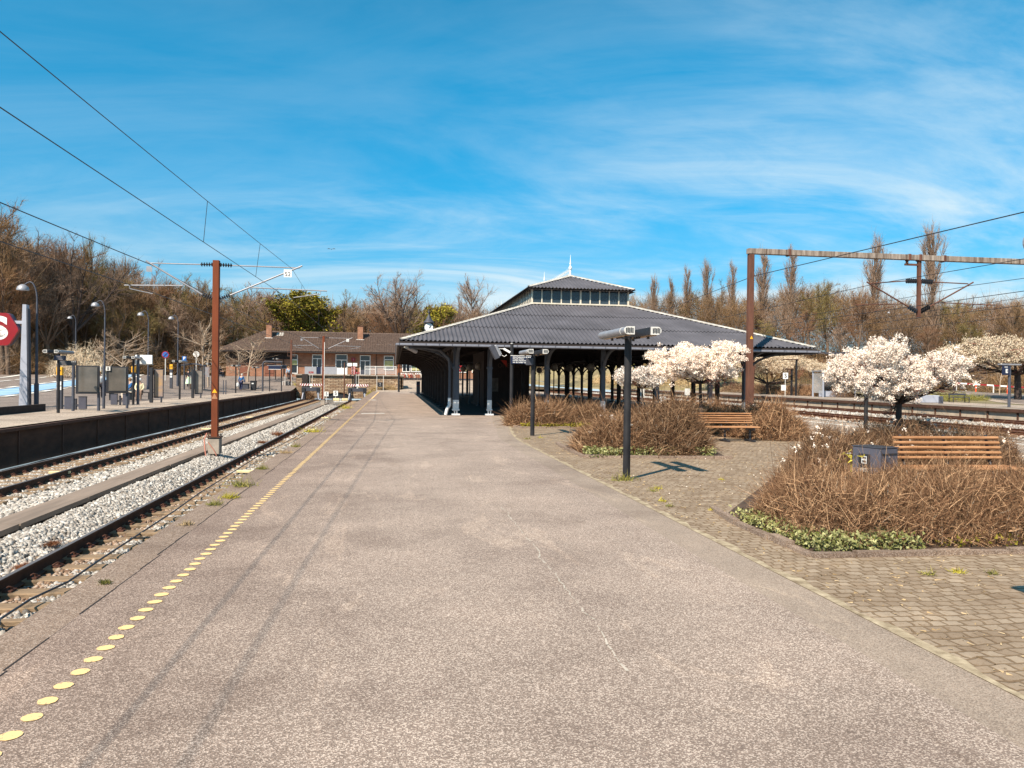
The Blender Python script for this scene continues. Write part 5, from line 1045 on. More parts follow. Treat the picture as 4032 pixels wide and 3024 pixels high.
p = at(800+1597/4.74, 1500, 95); person('walk', (p.x, 95, HL(p.x, 95)-.1), rad(0), 'person in a light blue shirt walking on the ramp beside the rusty mast', (c_lb, c_dk), m_hairb, h=1.68)
p = gl(800+318/4.74, 1300+900/4.74); person('sit', (p.x, p.y-.3, p.z+.08), rad(60), 'distant dark clothed person sitting on the farthest block bench', (c_dk, c_dk), m_hairb)
# ------------------------------------------------------------------ right foreground: benches, litter bins
def make_bench(w=1.95, n=5, wood=m_wood):
    o = empty('slatted_bench')
    for i in range(n): MB().cyl((-w/2, .0+.018*i-.0, .53+.066*i), (w/2, .018*i, .53+.066*i), .0225, n=8).build('back_slat', wood, o)
    for i in range(5): MB().cyl((-w/2-.02, -.42+.085*i, .42), (w/2+.02, -.42+.085*i, .42), .0225, n=8).build('seat_slat', wood, o)
    for x in (-w*.41, 0, w*.41):
        MB().tube([(x, .13, .83), (x, .05, .5), (x, .0, .385), (x, -.44, .385)], .024, 6).box((x, -.2, .36), (.06, .42, .05)).tube([(x, -.2, .36), (x, -.2, .04)], .035, 8).box((x, -.2, .03), (.1, .5, .05)).build('bench_frame', m_black, o)
    return o
BG = 'slatted wooden benches around the shrub beds'
b0 = make_bench(); b0.scale = (.79, 1, 1); b0.location = (7.44, 9.45, .07); b0.rotation_euler = (0, 0, rad(-2)); meta(b0, 'warm brown slatted bench beside the grey bin in the near right shrub bed', 'bench', BG)
dup(b0, (8.68, 19.6, 0), rad(0), (.89, 1, .92), label='warm brown slatted bench in the middle distance beside the second shrub bed', cat='bench', group=BG)
b3 = dup(b0, (8.75, 13.25, -.14), rad(176), (1.2, 1, .95), label='weathered grey brown bench seen from behind at the back of the near shrub bed', cat='bench', group=BG)
for ch in kids(b3):
    if 'slat' in ch.name: ch.data = ch.data.copy(); ch.data.materials[0] = m_wood2
dup(b3, (9.9, 22.0, -.1), rad(180), label='dark bench back just visible above the shrubs behind the middle bench', cat='bench', group=BG)
def litter(x, y, rz, lb, sc=1):
    o = empty('litter_bin', (x, y, 0), rz); MB().box((0, 0, .42), (.36, .44, .72), ch=.012).build('body', m_binp, o); MB().box((0, 0, .785), (.37, .45, .012)).build('rim', m_slate, o); MB().box((0, 0, .792), (.26, .3, .006)).build('opening', m_black, o); MB().box((.0, -.223, .70), (.3, .008, .02)).build('lock_strip', m_black, o); MB().cyl((0, -.222, .66), (0, -.228, .66), .012).build('lock', m_galv, o); MB().box((0, 0, .04), (.2, .2, .08)).build('foot', m_black, o)
    pl = MB().box((-.184, .02, .55), (.006, .18, .28)).build('sign_plate', m_black, o); q = MB().box((-.188, .02, .61), (.003, .085, .012)).box((-.188, .055, .61), (.003, .008, .10)).box((-.188, -.015, .61), (.003, .008, .10)).box((-.188, .02, .565), (.003, .08, .008)).box((-.188, .02, .655), (.003, .08, .008)).bar((-.188, .0, .635), (-.188, .035, .625), .018, .004).build('pictogram', m_white, pl)
    text('Tænk på miljøet\nbrug askebægeret\nog skraldespanden', .018, m_white, pl, (-.189, .02, .475), rot=(rad(90), 0, rad(-90)), name='lettering'); o.scale = (sc,)*3; return meta(o, lb, 'litter bin', 'square grey litter bins by the benches')
litter(6.28, 9.35, rad(18), 'grey square litter bin with a black sign in the near shrub bed beside the bench', .97); litter(7.45, 19.75, rad(25), 'grey square litter bin left of the middle distance bench', .95)
# ------------------------------------------------------------------ bicycles before the shop windows
def make_bike(col):
    o = empty('bicycle'); f = MB()
    for a, b in (((-.1, 0, .3), (.05, 0, .78)), ((.05, 0, .74), (.5, 0, .78)), ((-.1, 0, .3), (.5, 0, .72)), ((-.5, 0, .34), (-.1, 0, .3)), ((-.5, 0, .34), (.03, 0, .7)), ((.58, 0, .34), (.48, 0, .9))): f.cyl(a, b, .022, n=6)
    f.build('frame', col, o); MB().tube([(.44, -.25, .98), (.48, 0, .95), (.44, .25, .98)], .016, 6).build('handlebar', m_black, o); MB().box((.0, 0, .84), (.24, .12, .05), ch=.01).build('saddle', m_black, o)
    for x in (-.5, .58):
        w_ = MB(); w_.tube([(x+.33*math.cos(2*math.pi*i/16), 0, .34+.33*math.sin(2*math.pi*i/16)) for i in range(17)], .02, 5, cap=False); [w_.cyl((x, 0, .34), (x+.32*math.cos(a), 0, .34+.32*math.sin(a)), .005, n=3) for a in [math.pi*i/4 for i in range(8)]]; w_.build('wheel', m_black, o)
    MB().box((.78, 0, .8), (.26, .3, .2)).build('basket', m_white, o); return o
bkc = [material('orange_bike_frame', (.6, .14, .05), .5), material('red_bike_frame', (.42, .05, .04), .5), material('white_bike_frame', (.6, .56, .5), .5)]; proto = [make_bike(c) for c in bkc]
for i in range(15):
    x = .95+i*.30; q = proto[i % 3]; o = q if i < 3 else dup(q); z = CM(x, 99.2); o.location = (x, 99.2+.2*(i % 2), z); o.rotation_euler = (0, 0, rad(90+random.uniform(-25, 25))); meta(o, ('orange', 'dark red', 'pale')[i % 3]+' bicycle in the tight parked row in front of the shop windows', 'bicycle', ('orange', 'dark red', 'pale')[i % 3]+' bicycles parked at the station shop')
s = empty('red_shop_sign', (at(1812, 1450, 99).x, 98.5, 1.2), label='red square shop sign seen through the canopy left of the kiosk', cat='sign'); MB().box((0, 0, 1.6), (.55, .08, .75)).build('panel', m_red, s); MB().bar((-.12, -.05, 1.45), (.15, -.05, 1.8), .08, .02).build('mark', m_white, s); MB().cyl((0, .05, 0), (0, .05, 1.3), .05).build('post', m_dark, s)
s = empty('drain_grating', (2.0, 80.5, .01)); MB().box((0, 0, 0), (.9, 2.4, .02)).build('grating', m_black, s); meta(s, 'dark drain grating set in the passage paving beside the canopy', 'grating')
# ------------------------------------------------------------------ things beyond the right tracks
for x, y, h, lb in ((33.85, 38.35, 2.35, ''), ):
    o = empty('platform_lamp', (x, y, .345), label='platform lamp with navy E sign on the far right platform', cat='platform lamp'); MB().cyl((0, 0, 0), (0, 0, h-.05), .075).build('pole', m_pole, o); MB().box((-.0, 0, h+.02), (1.3, .3, .09), ch=.03).build('lamp_housing', m_galv, o)
    s = MB().box((-.32, -.1, h-.3), (.46, .06, .52), ch=.01).build('sign', m_navy, o); text('E', .3, m_white, s, (-.3, -.14, h-.35), name='letter', bold=.01); MB().box((-.34, -.14, h-.12), (.2, .01, .03)).build('train_symbol', m_white, s)
for px, Y, t, w_, lb in ((3135, 65.5, 3.3, 1.4, 'tall dark lamp with a flat arm above the hedge on the far right platform'), (3117, 66.8, 2.45, .9, 'low dark lamp beside the tall one on the far right platform')):
    p = at(px, 1500, Y); o = empty('platform_lamp', (p.x, Y, .345), label=lb, cat='platform lamp'); MB().box((0, 0, t/2), (.14, .14, t)).build('pole', m_blackw, o); MB().box((-w_*.42, 0, t), (w_, .3, .09), ch=.02).build('lamp_housing', m_dkrust, o)
o = empty('glass_shelter', (36.2, 60.4, .345), label='glass waiting shelter with a flat grey roof on the far right platform', cat='shelter'); MB().box((.9, .6, 2.22), (3.2, 1.8, .1)).build('roof', m_galv, o)
f = MB(); [f.box((x, y, 1.1), (.1, .1, 2.2)) for x in (-.6, 2.3) for y in (-.2, 1.4)]; f.build('posts', m_pylon, o); MB().box((.85, 1.4, 1.2), (2.9, .03, 1.7)).box((-.6, .6, 1.2), (.03, 1.5, 1.7)).build('glass', gp, o); MB().box((.85, .4, .3), (2.9, .1, .5)).build('plinth_panel', m_pylon, o); MB().box((-.3, -.22, 1.45), (.35, .02, .35)).build('notice', m_navy, o)
o = empty('platform_bench', (38.1, 47.5, .345), label='dark metal bench on the far right platform behind the blossom tree', cat='bench'); MB().box((0, 0, .36), (1.3, .4, .05)).box((0, .2, .55), (1.3, .04, .12)).build('seat', m_slate, o); [MB().tube([(x, .2, .62), (x, .2, 0), (x, -.2, 0), (x, -.2, .36)], .03, 6).build('leg', m_slate, o) for x in (-.6, .6)]
o = empty('granite_block', (34.6, 46, .345), label='grey stone block seat on the far right platform edge', cat='block seat'); MB().box((0, 0, .25), (1.4, .5, .5), ch=.03).build('block', m_pylon, o)
for px, Y, lb in ((3700, 44.2, 'grey bollard on the far right platform, left one of a pair'), (3709, 44.2, 'grey bollard on the far right platform, right one of a pair')): p = at(px, 1600, Y); MB().cyl((0, 0, 0), (0, 0, .42), .07).lathe((0, 0, .42), [(.07, 0), (.05, .04), (.01, .06)], 10).build('bollard', m_pole, label=lb, cat='bollard', group='bollards on the far right platform').location = (p.x, Y, .345)
for px, py, Y, lb in ((3842, 1548, 78, 'orange barrier post on the far street, nearer the blossom tree'), (3967, 1553, 72, 'orange barrier post on the far street, behind the E lamp')):
    p = at(px, py, Y); z = p.z; o = empty('barrier_post', (p.x, Y, z), label=lb, cat='barrier post', group='orange barrier posts'); MB().box((0, 0, .45), (.14, .1, .9), ch=.02).box((0, 0, .03), (.5, .4, .06)).build('post', material('orange_plastic', (.72, .10, .03), .6), o); MB().box((0, -.06, .62), (.15, .02, .12)).build('reflector', m_white, o)
a, b = at(3730, 1506, 78), at(4100, 1530, 74)
o = empty('barrier_rail', tuple((a+b)/2), label='red and white barrier rail along the far construction strip', cat='barrier'); r_ = MB(); w2 = MB(); n = 14
for i in range(n): q0, q1 = a.lerp(b, i/n)-(a+b)/2, a.lerp(b, (i+1)/n)-(a+b)/2; (r_ if i % 2 else w2).bar(q0, q1, .05, .16)
r_.build('red_bands', m_red, o); w2.build('white_bands', m_white, o); lg = MB(); [lg.box((v.x, v.y, v.z-.45), (.08, .08, .9)) for v in (a.lerp(b, k)-(a+b)/2 for k in (.1, .5, .9))]; lg.build('legs', m_white, o)
p0 = at(3690, 1515, 92); MB().box((0, 0, 0), (44, .4, 1.9), rz=-.12).build('graffiti_wall', material('grey_concrete_wall', (.30, .29, .28), .9, col2=(.45, .43, .41), var=.3, scale=.6), label='long grey concrete wall behind the far street at the right', cat='wall').location = (p0.x+20, 92, p0.z+.55)
o = empty('low_house', (at(3330, 1400, 98).x+2, 100, 1.2), label='low brown brick house with a flat roof behind the large blossom tree', cat='house'); MB().box((2, 4, 2.2), (12, 7, 4.4)).build('wall', m_dkrust, o); MB().box((2, 4, 4.5), (13, 8, .3)).build('roof', m_slate, o); [MB().box((x, .45, 2.6), (1.4, .1, 1.2)).build('window', m_glass, o) for x in (-2, 1.5, 5)]
o = street_lamp(at(3527, 1500, 120).x, 120, HR(43, 120), 9.0, 'distant double armed street lamp above the big blossom tree', 1.5); MB().tube([(0, 0, 7.2), (.6, 0, 8.4), (1.6, 0, 8.7)], .05, 6).lathe((1.7, 0, 8.5), [(.35, 0), (.3, .15), (.05, .3)], 10).build('second_arm', m_pole, o)
# ------------------------------------------------------------------ trees and shrubs
def strips(P, D, Ln, W, r, seg=2, curl=.25, up=0.):
    n = len(P); D = D/np.linalg.norm(D, axis=1)[:, None]; s = r.normal(size=(n, 3)); s -= D*(s*D).sum(1)[:, None]; s /= np.linalg.norm(s, axis=1)[:, None]
    bend = r.normal(size=(n, 3))*curl+np.array([0, 0, up]); V = []; W = np.broadcast_to(W, (n,))
    for k in range(seg+1):
        t = k/seg; c = P+D*(Ln*t)[:, None]+bend*(Ln*t*t)[:, None]; w = (W*(1-.75*t))[:, None]*s; V += [c-w, c+w]
    V = np.stack(V, 1).reshape(-1, 3); b = 2*(seg+1); F = np.array([(2*k, 2*k+1, 2*k+3, 2*k+2) for k in range(seg)])
    return V, (F[None]+b*np.arange(n)[:, None, None]).reshape(-1, 4)
def at_on(poly, t):                      # points along polylines
    n, k, _ = poly.shape; f = t*(k-1); i = np.minimum(f.astype(int), k-2); u = (f-i)[:, None]; a = poly[np.arange(n), i]; b = poly[np.arange(n), i+1]; return a*(1-u)+b*u, b-a
def grow(r, base, d, ln, k, wob, up):
    n = len(base); d = d/np.linalg.norm(d, axis=1)[:, None]; out = [base]; p = base.copy()
    for i in range(k): d = d+r.normal(size=(n, 3))*wob+np.array([0, 0, up]); d = d/np.linalg.norm(d, axis=1)[:, None]; p = p+d*(ln/k)[:, None]; out.append(p)
    return np.stack(out, 1)
def tubes(poly, r0, r1, n=4):
    m, k, _ = poly.shape; V = []; ref = np.array([.3, .5, .8]); d = poly[:, -1]-poly[:, 0]; d /= np.linalg.norm(d, axis=1)[:, None]+1e-9; x = np.cross(d, ref); x /= np.linalg.norm(x, axis=1)[:, None]+1e-9; y = np.cross(d, x)
    for i in range(k):
        rr = (r0+(r1-r0)*i/(k-1))[:, None]
        for j in range(n): a = 2*math.pi*j/n; V.append(poly[:, i]+x*math.cos(a)*rr+y*math.sin(a)*rr)
    V = np.stack(V, 1).reshape(-1, 3); F = np.array([(i*n+j, i*n+(j+1) % n, (i+1)*n+(j+1) % n, (i+1)*n+j) for i in range(k-1) for j in range(n)]); return V, (F[None]+k*n*np.arange(m)[:, None, None]).reshape(-1, 4)
def join(parts):
    V = []; F = []; b = 0
    for v, f in parts: V.append(v); F.append(f+b); b += len(v)
    return np.concatenate(V), np.concatenate(F)
def children(r, poly, ln, per, t0, t1, ang, lscale, k, wob, up, upbias=0.):
    n = len(poly); idx = np.repeat(np.arange(n), per); t = r.uniform(t0, t1, len(idx)); p, d = at_on(poly[idx], t); d = d/np.linalg.norm(d, axis=1)[:, None]
    s = r.normal(size=d.shape); s -= d*(s*d).sum(1)[:, None]; s /= np.linalg.norm(s, axis=1)[:, None]; a = ang*r.uniform(.7, 1.3, len(idx))[:, None]
    nd_ = d*np.cos(a)+s*np.sin(a)+np.array([0, 0, upbias]); l = ln[idx]*lscale*r.uniform(.6, 1.2, len(idx))*(1.15-.6*t); return grow(r, p, nd_, l, k, wob, up), l
def tree_proto(seed, kind):                 # height 1 tall tree, base at the origin -> (wood, twigs)
    r = np.random.default_rng(seed); o = np.zeros((1, 3)); one = np.ones(1)
    if kind == 'poplar':
        T = grow(r, o, np.array([[0, 0, 1.]]), one*.95, 10, .02, .02); L1, l1 = children(r, T, one, 60, .05, .93, .42, .26, 5, .05, .24); L2, l2 = children(r, L1, l1, 7, .2, 1, .4, .5, 3, .08, .2); w = [tubes(T, one*.013, one*.003, 6), tubes(L1, .0045*np.ones(len(L1)), .001*np.ones(len(L1)), 3)]
        tw = [tubes(L2, .0016*np.ones(len(L2)), .0006*np.ones(len(L2)), 3)]; nt = 13; tl = .6; tb = .3; tw_w = .00062
    elif kind == 'spread':
        T = grow(r, o, np.array([[0, 0, 1.]]), one*.34, 4, .04, 0); L1 = grow(r, np.repeat(T[:, -1]*.9, 6, 0), np.array([[math.cos(a), math.sin(a), r.uniform(.7, 2.4)] for a in np.arange(6)*1.047+r.uniform(0, 1)]), r.uniform(.42, .62, 6), 6, .13, .08); l1 = np.full(6, .52)
        L2, l2 = children(r, L1, l1, 9, .2, 1, .65, .55, 5, .14, .06); L3, l3 = children(r, L2, l2, 7, .15, 1, .6, .5, 4, .16, .06)
        w = [tubes(T, one*.022, one*.015, 7), tubes(L1, .012*np.ones(6), .003*np.ones(6), 5), tubes(L2, .0042*np.ones(len(L2)), .001*np.ones(len(L2)), 3)]; tw = [tubes(L3, .0016*np.ones(len(L3)), .0006*np.ones(len(L3)), 3)]; L2, l2 = L3, l3; nt = 14; tl = .6; tb = .05; tw_w = .0007
    elif kind == 'oval':
        T = grow(r, o, np.array([[0, 0, 1.]]), one*.82, 8, .05, .03); L1, l1 = children(r, T, one, 26, .22, .98, .8, .36, 5, .12, .12); L2, l2 = children(r, L1, l1, 9, .15, 1, .6, .5, 4, .14, .08)
        w = [tubes(T, one*.018, one*.003, 6), tubes(L1, .0055*np.ones(len(L1)), .0012*np.ones(len(L1)), 4)]; tw = [tubes(L2, .0018*np.ones(len(L2)), .0006*np.ones(len(L2)), 3)]; nt = 26; tl = .55; tb = .08; tw_w = .0007
    elif kind == 'young':
        T = grow(r, o, np.array([[0, 0, 1.]]), one*.75, 7, .04, .02); L1, l1 = children(r, T, one, 20, .35, 1, 1.15, .42, 5, .12, .08); L2, l2 = children(r, L1, l1, 6, .2, 1, .6, .5, 4, .18, .1)
        w = [tubes(T, one*.013, one*.005, 6), tubes(L1, .0055*np.ones(len(L1)), .0016*np.ones(len(L1)), 4)]; tw = [tubes(L2, .002*np.ones(len(L2)), .0008*np.ones(len(L2)), 3)]; nt = 7; tl = .6; tb = .08; tw_w = .0009
    idx = np.repeat(np.arange(len(L2)), nt); p, d = at_on(L2[idx], r.uniform(.05, 1, len(idx))); d = d/np.linalg.norm(d, axis=1)[:, None]+r.normal(size=(len(idx), 3))*.55
    tw.append(strips(p, d, l2[idx]*tl*r.uniform(.5, 1.3, len(idx)), tw_w, r, 2, .25, tb)); return join(w), join(tw), p
PROTO = {}
def get_proto(kind, seed, tmat, wmat):
    k = (kind, seed, tmat.name, wmat.name)
    if k not in PROTO:
        (wv, wf), (tv, tf), pts = tree_proto(seed, kind); a = mesh_np('trunk', wv, wf, wmat, smooth=True); b = mesh_np('crown', tv, tf, tmat); PROTO[k] = (a.data, b.data, pts, wv, tv); bpy.data.objects.remove(a); bpy.data.objects.remove(b)
    return PROTO[k]
def tree(kind, seed, x, y, z, h, wx=1., lb='', gp=None, tm=None, wm=None, name='bare_tree', leaves=None, nl=2500, ls=.02, cat='tree'):
    tm = tm or m_twig; wm = wm or m_bark; P = get_proto(kind, seed, tm, wm); o = empty(name, (x, y, z), random.uniform(0, 6.28)); o.scale = (h*wx, h*wx, h); k = 1/1.0
    for nm, me in (('trunk', P[0]), ('crown', P[1])): c = bpy.data.objects.new(nm, me); C.objects.link(c); c.parent = o
    if leaves:
        key = ('leaf', kind, seed, leaves.name, nl, ls)
        if key not in PROTO:
            r = np.random.default_rng(seed+9); c = P[2][r.integers(0, len(P[2]), nl)]+r.normal(size=(nl, 3))*.018; d = r.normal(size=(nl, 3)); V, F = strips(c, d, np.full(nl, ls)*r.uniform(.6, 1.3, nl), ls*.35, r, 1, .1); a = mesh_np('leaves', V, F, leaves); PROTO[key] = a.data; bpy.data.objects.remove(a)
        c = bpy.data.objects.new('leaves', PROTO[key]); C.objects.link(c); c.parent = o
    return meta(o, lb, cat, gp)
def treepx(kind, seed, X, top, Y, gfn, wx=1., **k):      # X, top measured on the 2212-wide picture
    t = atd(X, top, Y); z = gfn(t.x, Y)-.2; return tree(kind, seed, t.x, Y, z, (t.z-z)*1.03, wx, **k)
GL_, GB_, GR_ = 'bare brown trees of the wood on the left', 'bare trees of the wood behind the station', 'bare trees beyond the right tracks'
# left wood, front to back
for i, (X, top, Y, kd, wx) in enumerate(((8, 432, 62, 'oval', 1.0), (40, 470, 70, 'spread', 1.0), (88, 498, 84, 'oval', 1.1), (125, 520, 96, 'spread', 1.1), (185, 505, 92, 'oval', .7), (228, 540, 104, 'oval', .9), (275, 575, 98, 'oval', 1.1), (318, 585, 104, 'spread', 1.0), (362, 600, 108, 'oval', 1.0), (405, 592, 104, 'spread', 1.0), (437, 600, 98, 'oval', .8),
        (60, 520, 78, 'oval', 1.2), (20, 560, 60, 'oval', 1.0), (150, 560, 82, 'oval', 1.2), (215, 590, 88, 'oval', 1.2), (300, 620, 90, 'oval', 1.2), (385, 640, 94, 'oval', 1.2), (-30, 450, 66, 'oval', 1.2), (-70, 470, 72, 'spread', 1.1), (340, 650, 88, 'spread', 1.0), (250, 625, 84, 'spread', 1.1), (110, 600, 74, 'spread', 1.1), (430, 640, 99, 'oval', 1.2))):
    treepx(kd, 1+i % 3, X, top, 74+.33*Y, HL, wx, lb='bare brown tree in the dense wood at the left behind the street', gp=GL_, tm=(m_twig, m_twiggrey, m_twigred, m_twig, m_twigolive)[i % 5])
treepx('spread', 5, 160, 512, 98, HL, .9, lb='gnarled dark bare tree with stubby twisted top rising above the left wood', tm=m_bark, wm=m_barkdk)
# behind the station
for i, (X, top, Y, kd, wx) in enumerate(((470, 640, 118, 'oval', 1.1), (500, 625, 124, 'oval', 1.1), (540, 618, 120, 'spread', 1.1), (580, 622, 126, 'oval', 1.2), (735, 650, 120, 'oval', 1.2), (755, 632, 130, 'spread', 1.0), (790, 640, 124, 'oval', 1.1), (825, 640, 120, 'oval', 1.1), (890, 630, 126, 'oval', 1.1), (915, 655, 118, 'oval', 1.2), (985, 655, 124, 'oval', 1.1), (1000, 640, 134, 'spread', .9), (1060, 668, 130, 'oval', 1.2), (1100, 650, 140, 'oval', 1.2), (700, 668, 114, 'spread', 1.2), (850, 668, 114, 'spread', 1.2), (600, 660, 113, 'spread', 1.3), (520, 662, 112, 'spread', 1.2), (455, 665, 112, 'spread', 1.2), (960, 690, 114, 'spread', 1.1), (780, 680, 112, 'oval', 1.3))):
    treepx(kd, 1+i % 3, X, top, Y, (HL if X < 640 else lambda x, y: 2.2), wx, lb='bare brown tree in the wood behind the station roof', gp=GB_, tm=(m_twig, m_twigolive, m_twiggrey, m_twigred)[i % 4])
treepx('spread', 11, 865, 580, 112, lambda x, y: 2, .95, lb='big round crowned bare tree standing above the wood behind the chimney', tm=m_twiggrey, wm=m_barkdk)
treepx('oval', 12, 1030, 590, 108, lambda x, y: 2, .8, lb='tall fine bare tree alone left of the canopy roof', tm=m_twiggrey, wm=m_barkdk)
for X, top, wx, lb in ((640, 625, 1.5, 'leafy dark green tree in front of the wood, above the station roof'), (672, 632, 1.4, 'leafy green tree touching the dark green one above the station roof')):
    treepx('oval', 1, X, top, 112, lambda x, y: 1.6, wx, lb=lb, name='leafy_tree', leaves=m_leafg, nl=8000, ls=.02, gp='green leafed trees behind the station')
treepx('oval', 2, 950, 655, 116, lambda x, y: 2, 1.3, lb='yellow green leafed tree right of the station clock', name='leafy_tree', leaves=m_leafy, nl=4500, ls=.022)
treepx('oval', 3, 935, 650, 118, lambda x, y: 2, 1.0, lb='slim yellow green tree just behind the clock cap', name='leafy_tree', leaves=m_leafy, nl=2600, ls=.022)
# right: poplars and broad trees
for X, top, Y, wx, lb in ((1413, 606, 150, .75, 'thin bare poplar nearest to the lantern roof'), (1447, 614, 150, .7, 'small bare poplar, second right of the lantern roof'), (1487, 592, 150, .75, 'slender bare poplar, third right of the lantern roof'), (1530, 573, 145, .85, 'tall bare poplar left of the pair before the gantry post'), (1580, 583, 145, .85, 'bare poplar between the lantern and the gantry post'),
        (1645, 556, 135, .95, 'tall bare poplar just right of the gantry post'), (1706, 552, 132, 1.0, 'tall bare poplar under the left part of the gantry beam'), (1888, 532, 128, 1.05, 'tall bare poplar left of the hanging cantilever'), (2013, 500, 118, 1.05, 'tallest bare poplar, right of the hanging cantilever')):
    treepx('poplar', 21+(int(X) % 3), X, top-4, Y, HR, wx*1.0, lb=lb, name='poplar', tm=m_twiggrey, gp='bare poplars beyond the right tracks')
for i, (X, top, Y, kd, wx) in enumerate(((1390, 650, 150, 'spread', 1.0), (1550, 620, 135, 'spread', .9), (1510, 630, 150, 'spread', 1.0), (1600, 640, 128, 'spread', .9), (1625, 655, 130, 'oval', 1.0), (1672, 650, 125, 'spread', 1.0), (1750, 598, 122, 'spread', .9), (1790, 605, 118, 'oval', 1.0), (1822, 620, 124, 'spread', .9), (1855, 625, 115, 'oval', 1.0), (1930, 640, 120, 'spread', 1.0), (1960, 650, 112, 'spread', 1.0), (2050, 640, 118, 'oval', 1.1), (2085, 655, 110, 'spread', 1.0), (2140, 645, 112, 'oval', 1.1), (2185, 640, 100, 'spread', 1.0), (2205, 655, 96, 'oval', 1.1), (2110, 690, 104, 'oval', 1.1), (2240, 640, 104, 'oval', 1.1), (1735, 668, 112, 'oval', 1.2), (1460, 670, 140, 'oval', 1.2), (1560, 680, 124, 'oval', 1.2), (1650, 690, 112, 'oval', 1.2), (1900, 690, 108, 'oval', 1.2), (2010, 700, 106, 'oval', 1.2), (1820, 700, 106, 'oval', 1.2))):
    treepx(kd, 1+i % 3, X, top, Y, HR, wx, lb='bare brown tree in the wood beyond the right tracks', gp=GR_, tm=(m_twiggrey, m_twig, m_twigolive, m_twig, m_twigred)[i % 5])
# the thick of the woods, where no single tree can be told apart
def thicket(name, pts, n, w, ln, mat, seed, lb, gfn):
    r = np.random.default_rng(seed); Q = []
    for (X0, t0, Y0), (X1, t1, Y1) in zip(pts[:-1], pts[1:]):
        m = int(n*abs(X1-X0)/abs(pts[-1][0]-pts[0][0])); u = r.uniform(0, 1, m)
        for a in u:
            Y = Y0+(Y1-Y0)*a+r.uniform(0, 16); p = atd(X0+(X1-X0)*a, t0+(t1-t0)*a+8*math.sin(a*23+X0)+6*math.sin(a*61), Y); z0 = gfn(p.x, Y); Q.append((p.x, Y, z0+(p.z-z0)*r.uniform(0, 1)**.8))
    Q = np.array(Q); d = r.normal(size=Q.shape)*.6+np.array([0, 0, .7]); v, f = strips(Q, d, r.uniform(.5, 1.2, len(Q))*ln, w, r, 2, .3); return mesh_np(name, v, f, mat, None, kind='stuff', label=lb, cat='woodland')
thicket('woodland', [(-60, 520, 98), (60, 540, 103), (140, 580, 108), (220, 590, 112), (300, 630, 114), (400, 640, 114), (470, 668, 118)], 60000, .03, 2.0, m_twig, 401, 'dense brown woodland filling the left background', HL)
thicket('woodland', [(440, 670, 122), (560, 650, 126), (700, 676, 128), (860, 672, 128), (1000, 680, 130), (1180, 690, 134)], 36000, .035, 2.2, m_twig, 402, 'dense brown woodland behind the station roof', lambda x, y: 2.2)
thicket('woodland', [(1340, 655, 152), (1500, 645, 146), (1600, 660, 138), (1750, 638, 130), (1850, 645, 126), (1950, 668, 122), (2050, 668, 118), (2270, 664, 108)], 70000, .027, 2.0, m_twig, 403, 'dense brown woodland beyond the right tracks', HR)
# street trees on the forecourt
t1 = gl(400+1750/4.424, 1300+1050/4.424); tree('young', 31, t1.x, t1.y, t1.z, 7.2, 1.1, 'pale barked young tree with bare twigs behind the dim poster case', tm=m_twigpale, wm=m_barkpale, name='street_tree', cat='tree')
t2 = gl(800+1000/4.74, 1300+930/4.74); tree('young', 32, t2.x, 92, HL(t2.x, 92), 6.0, 1.5, 'flat spreading bare tree in front of the brick station doors', tm=m_twigpale, wm=m_barkpale, name='street_tree')
for X, bY, h, lb in ((262, 62, 5.2, 'low bare spreading tree behind the grey notice boards'), (238, 66, 4.4, 'small bare forked tree left of the white board'), (450, 80, 5.0, 'bare twiggy tree close left of the big rust mast'), (515, 86, 5.2, 'bare spreading tree above the walking man')):
    p = atd(X, 800, bY); tree('young', 33 if X < 300 else 34, p.x, bY, HL(p.x, bY), h, 1.3, lb, tm=m_twigpale, wm=m_barkpale, name='street_tree')
# the near bare twigs that cross the red sign
tree('young', 35, -17.9, 36.5, -.0, 4.4, 1.3, 'bare twiggy young tree crossing the red hexagonal sign', tm=m_twigpale, wm=m_barkpale, name='street_tree')
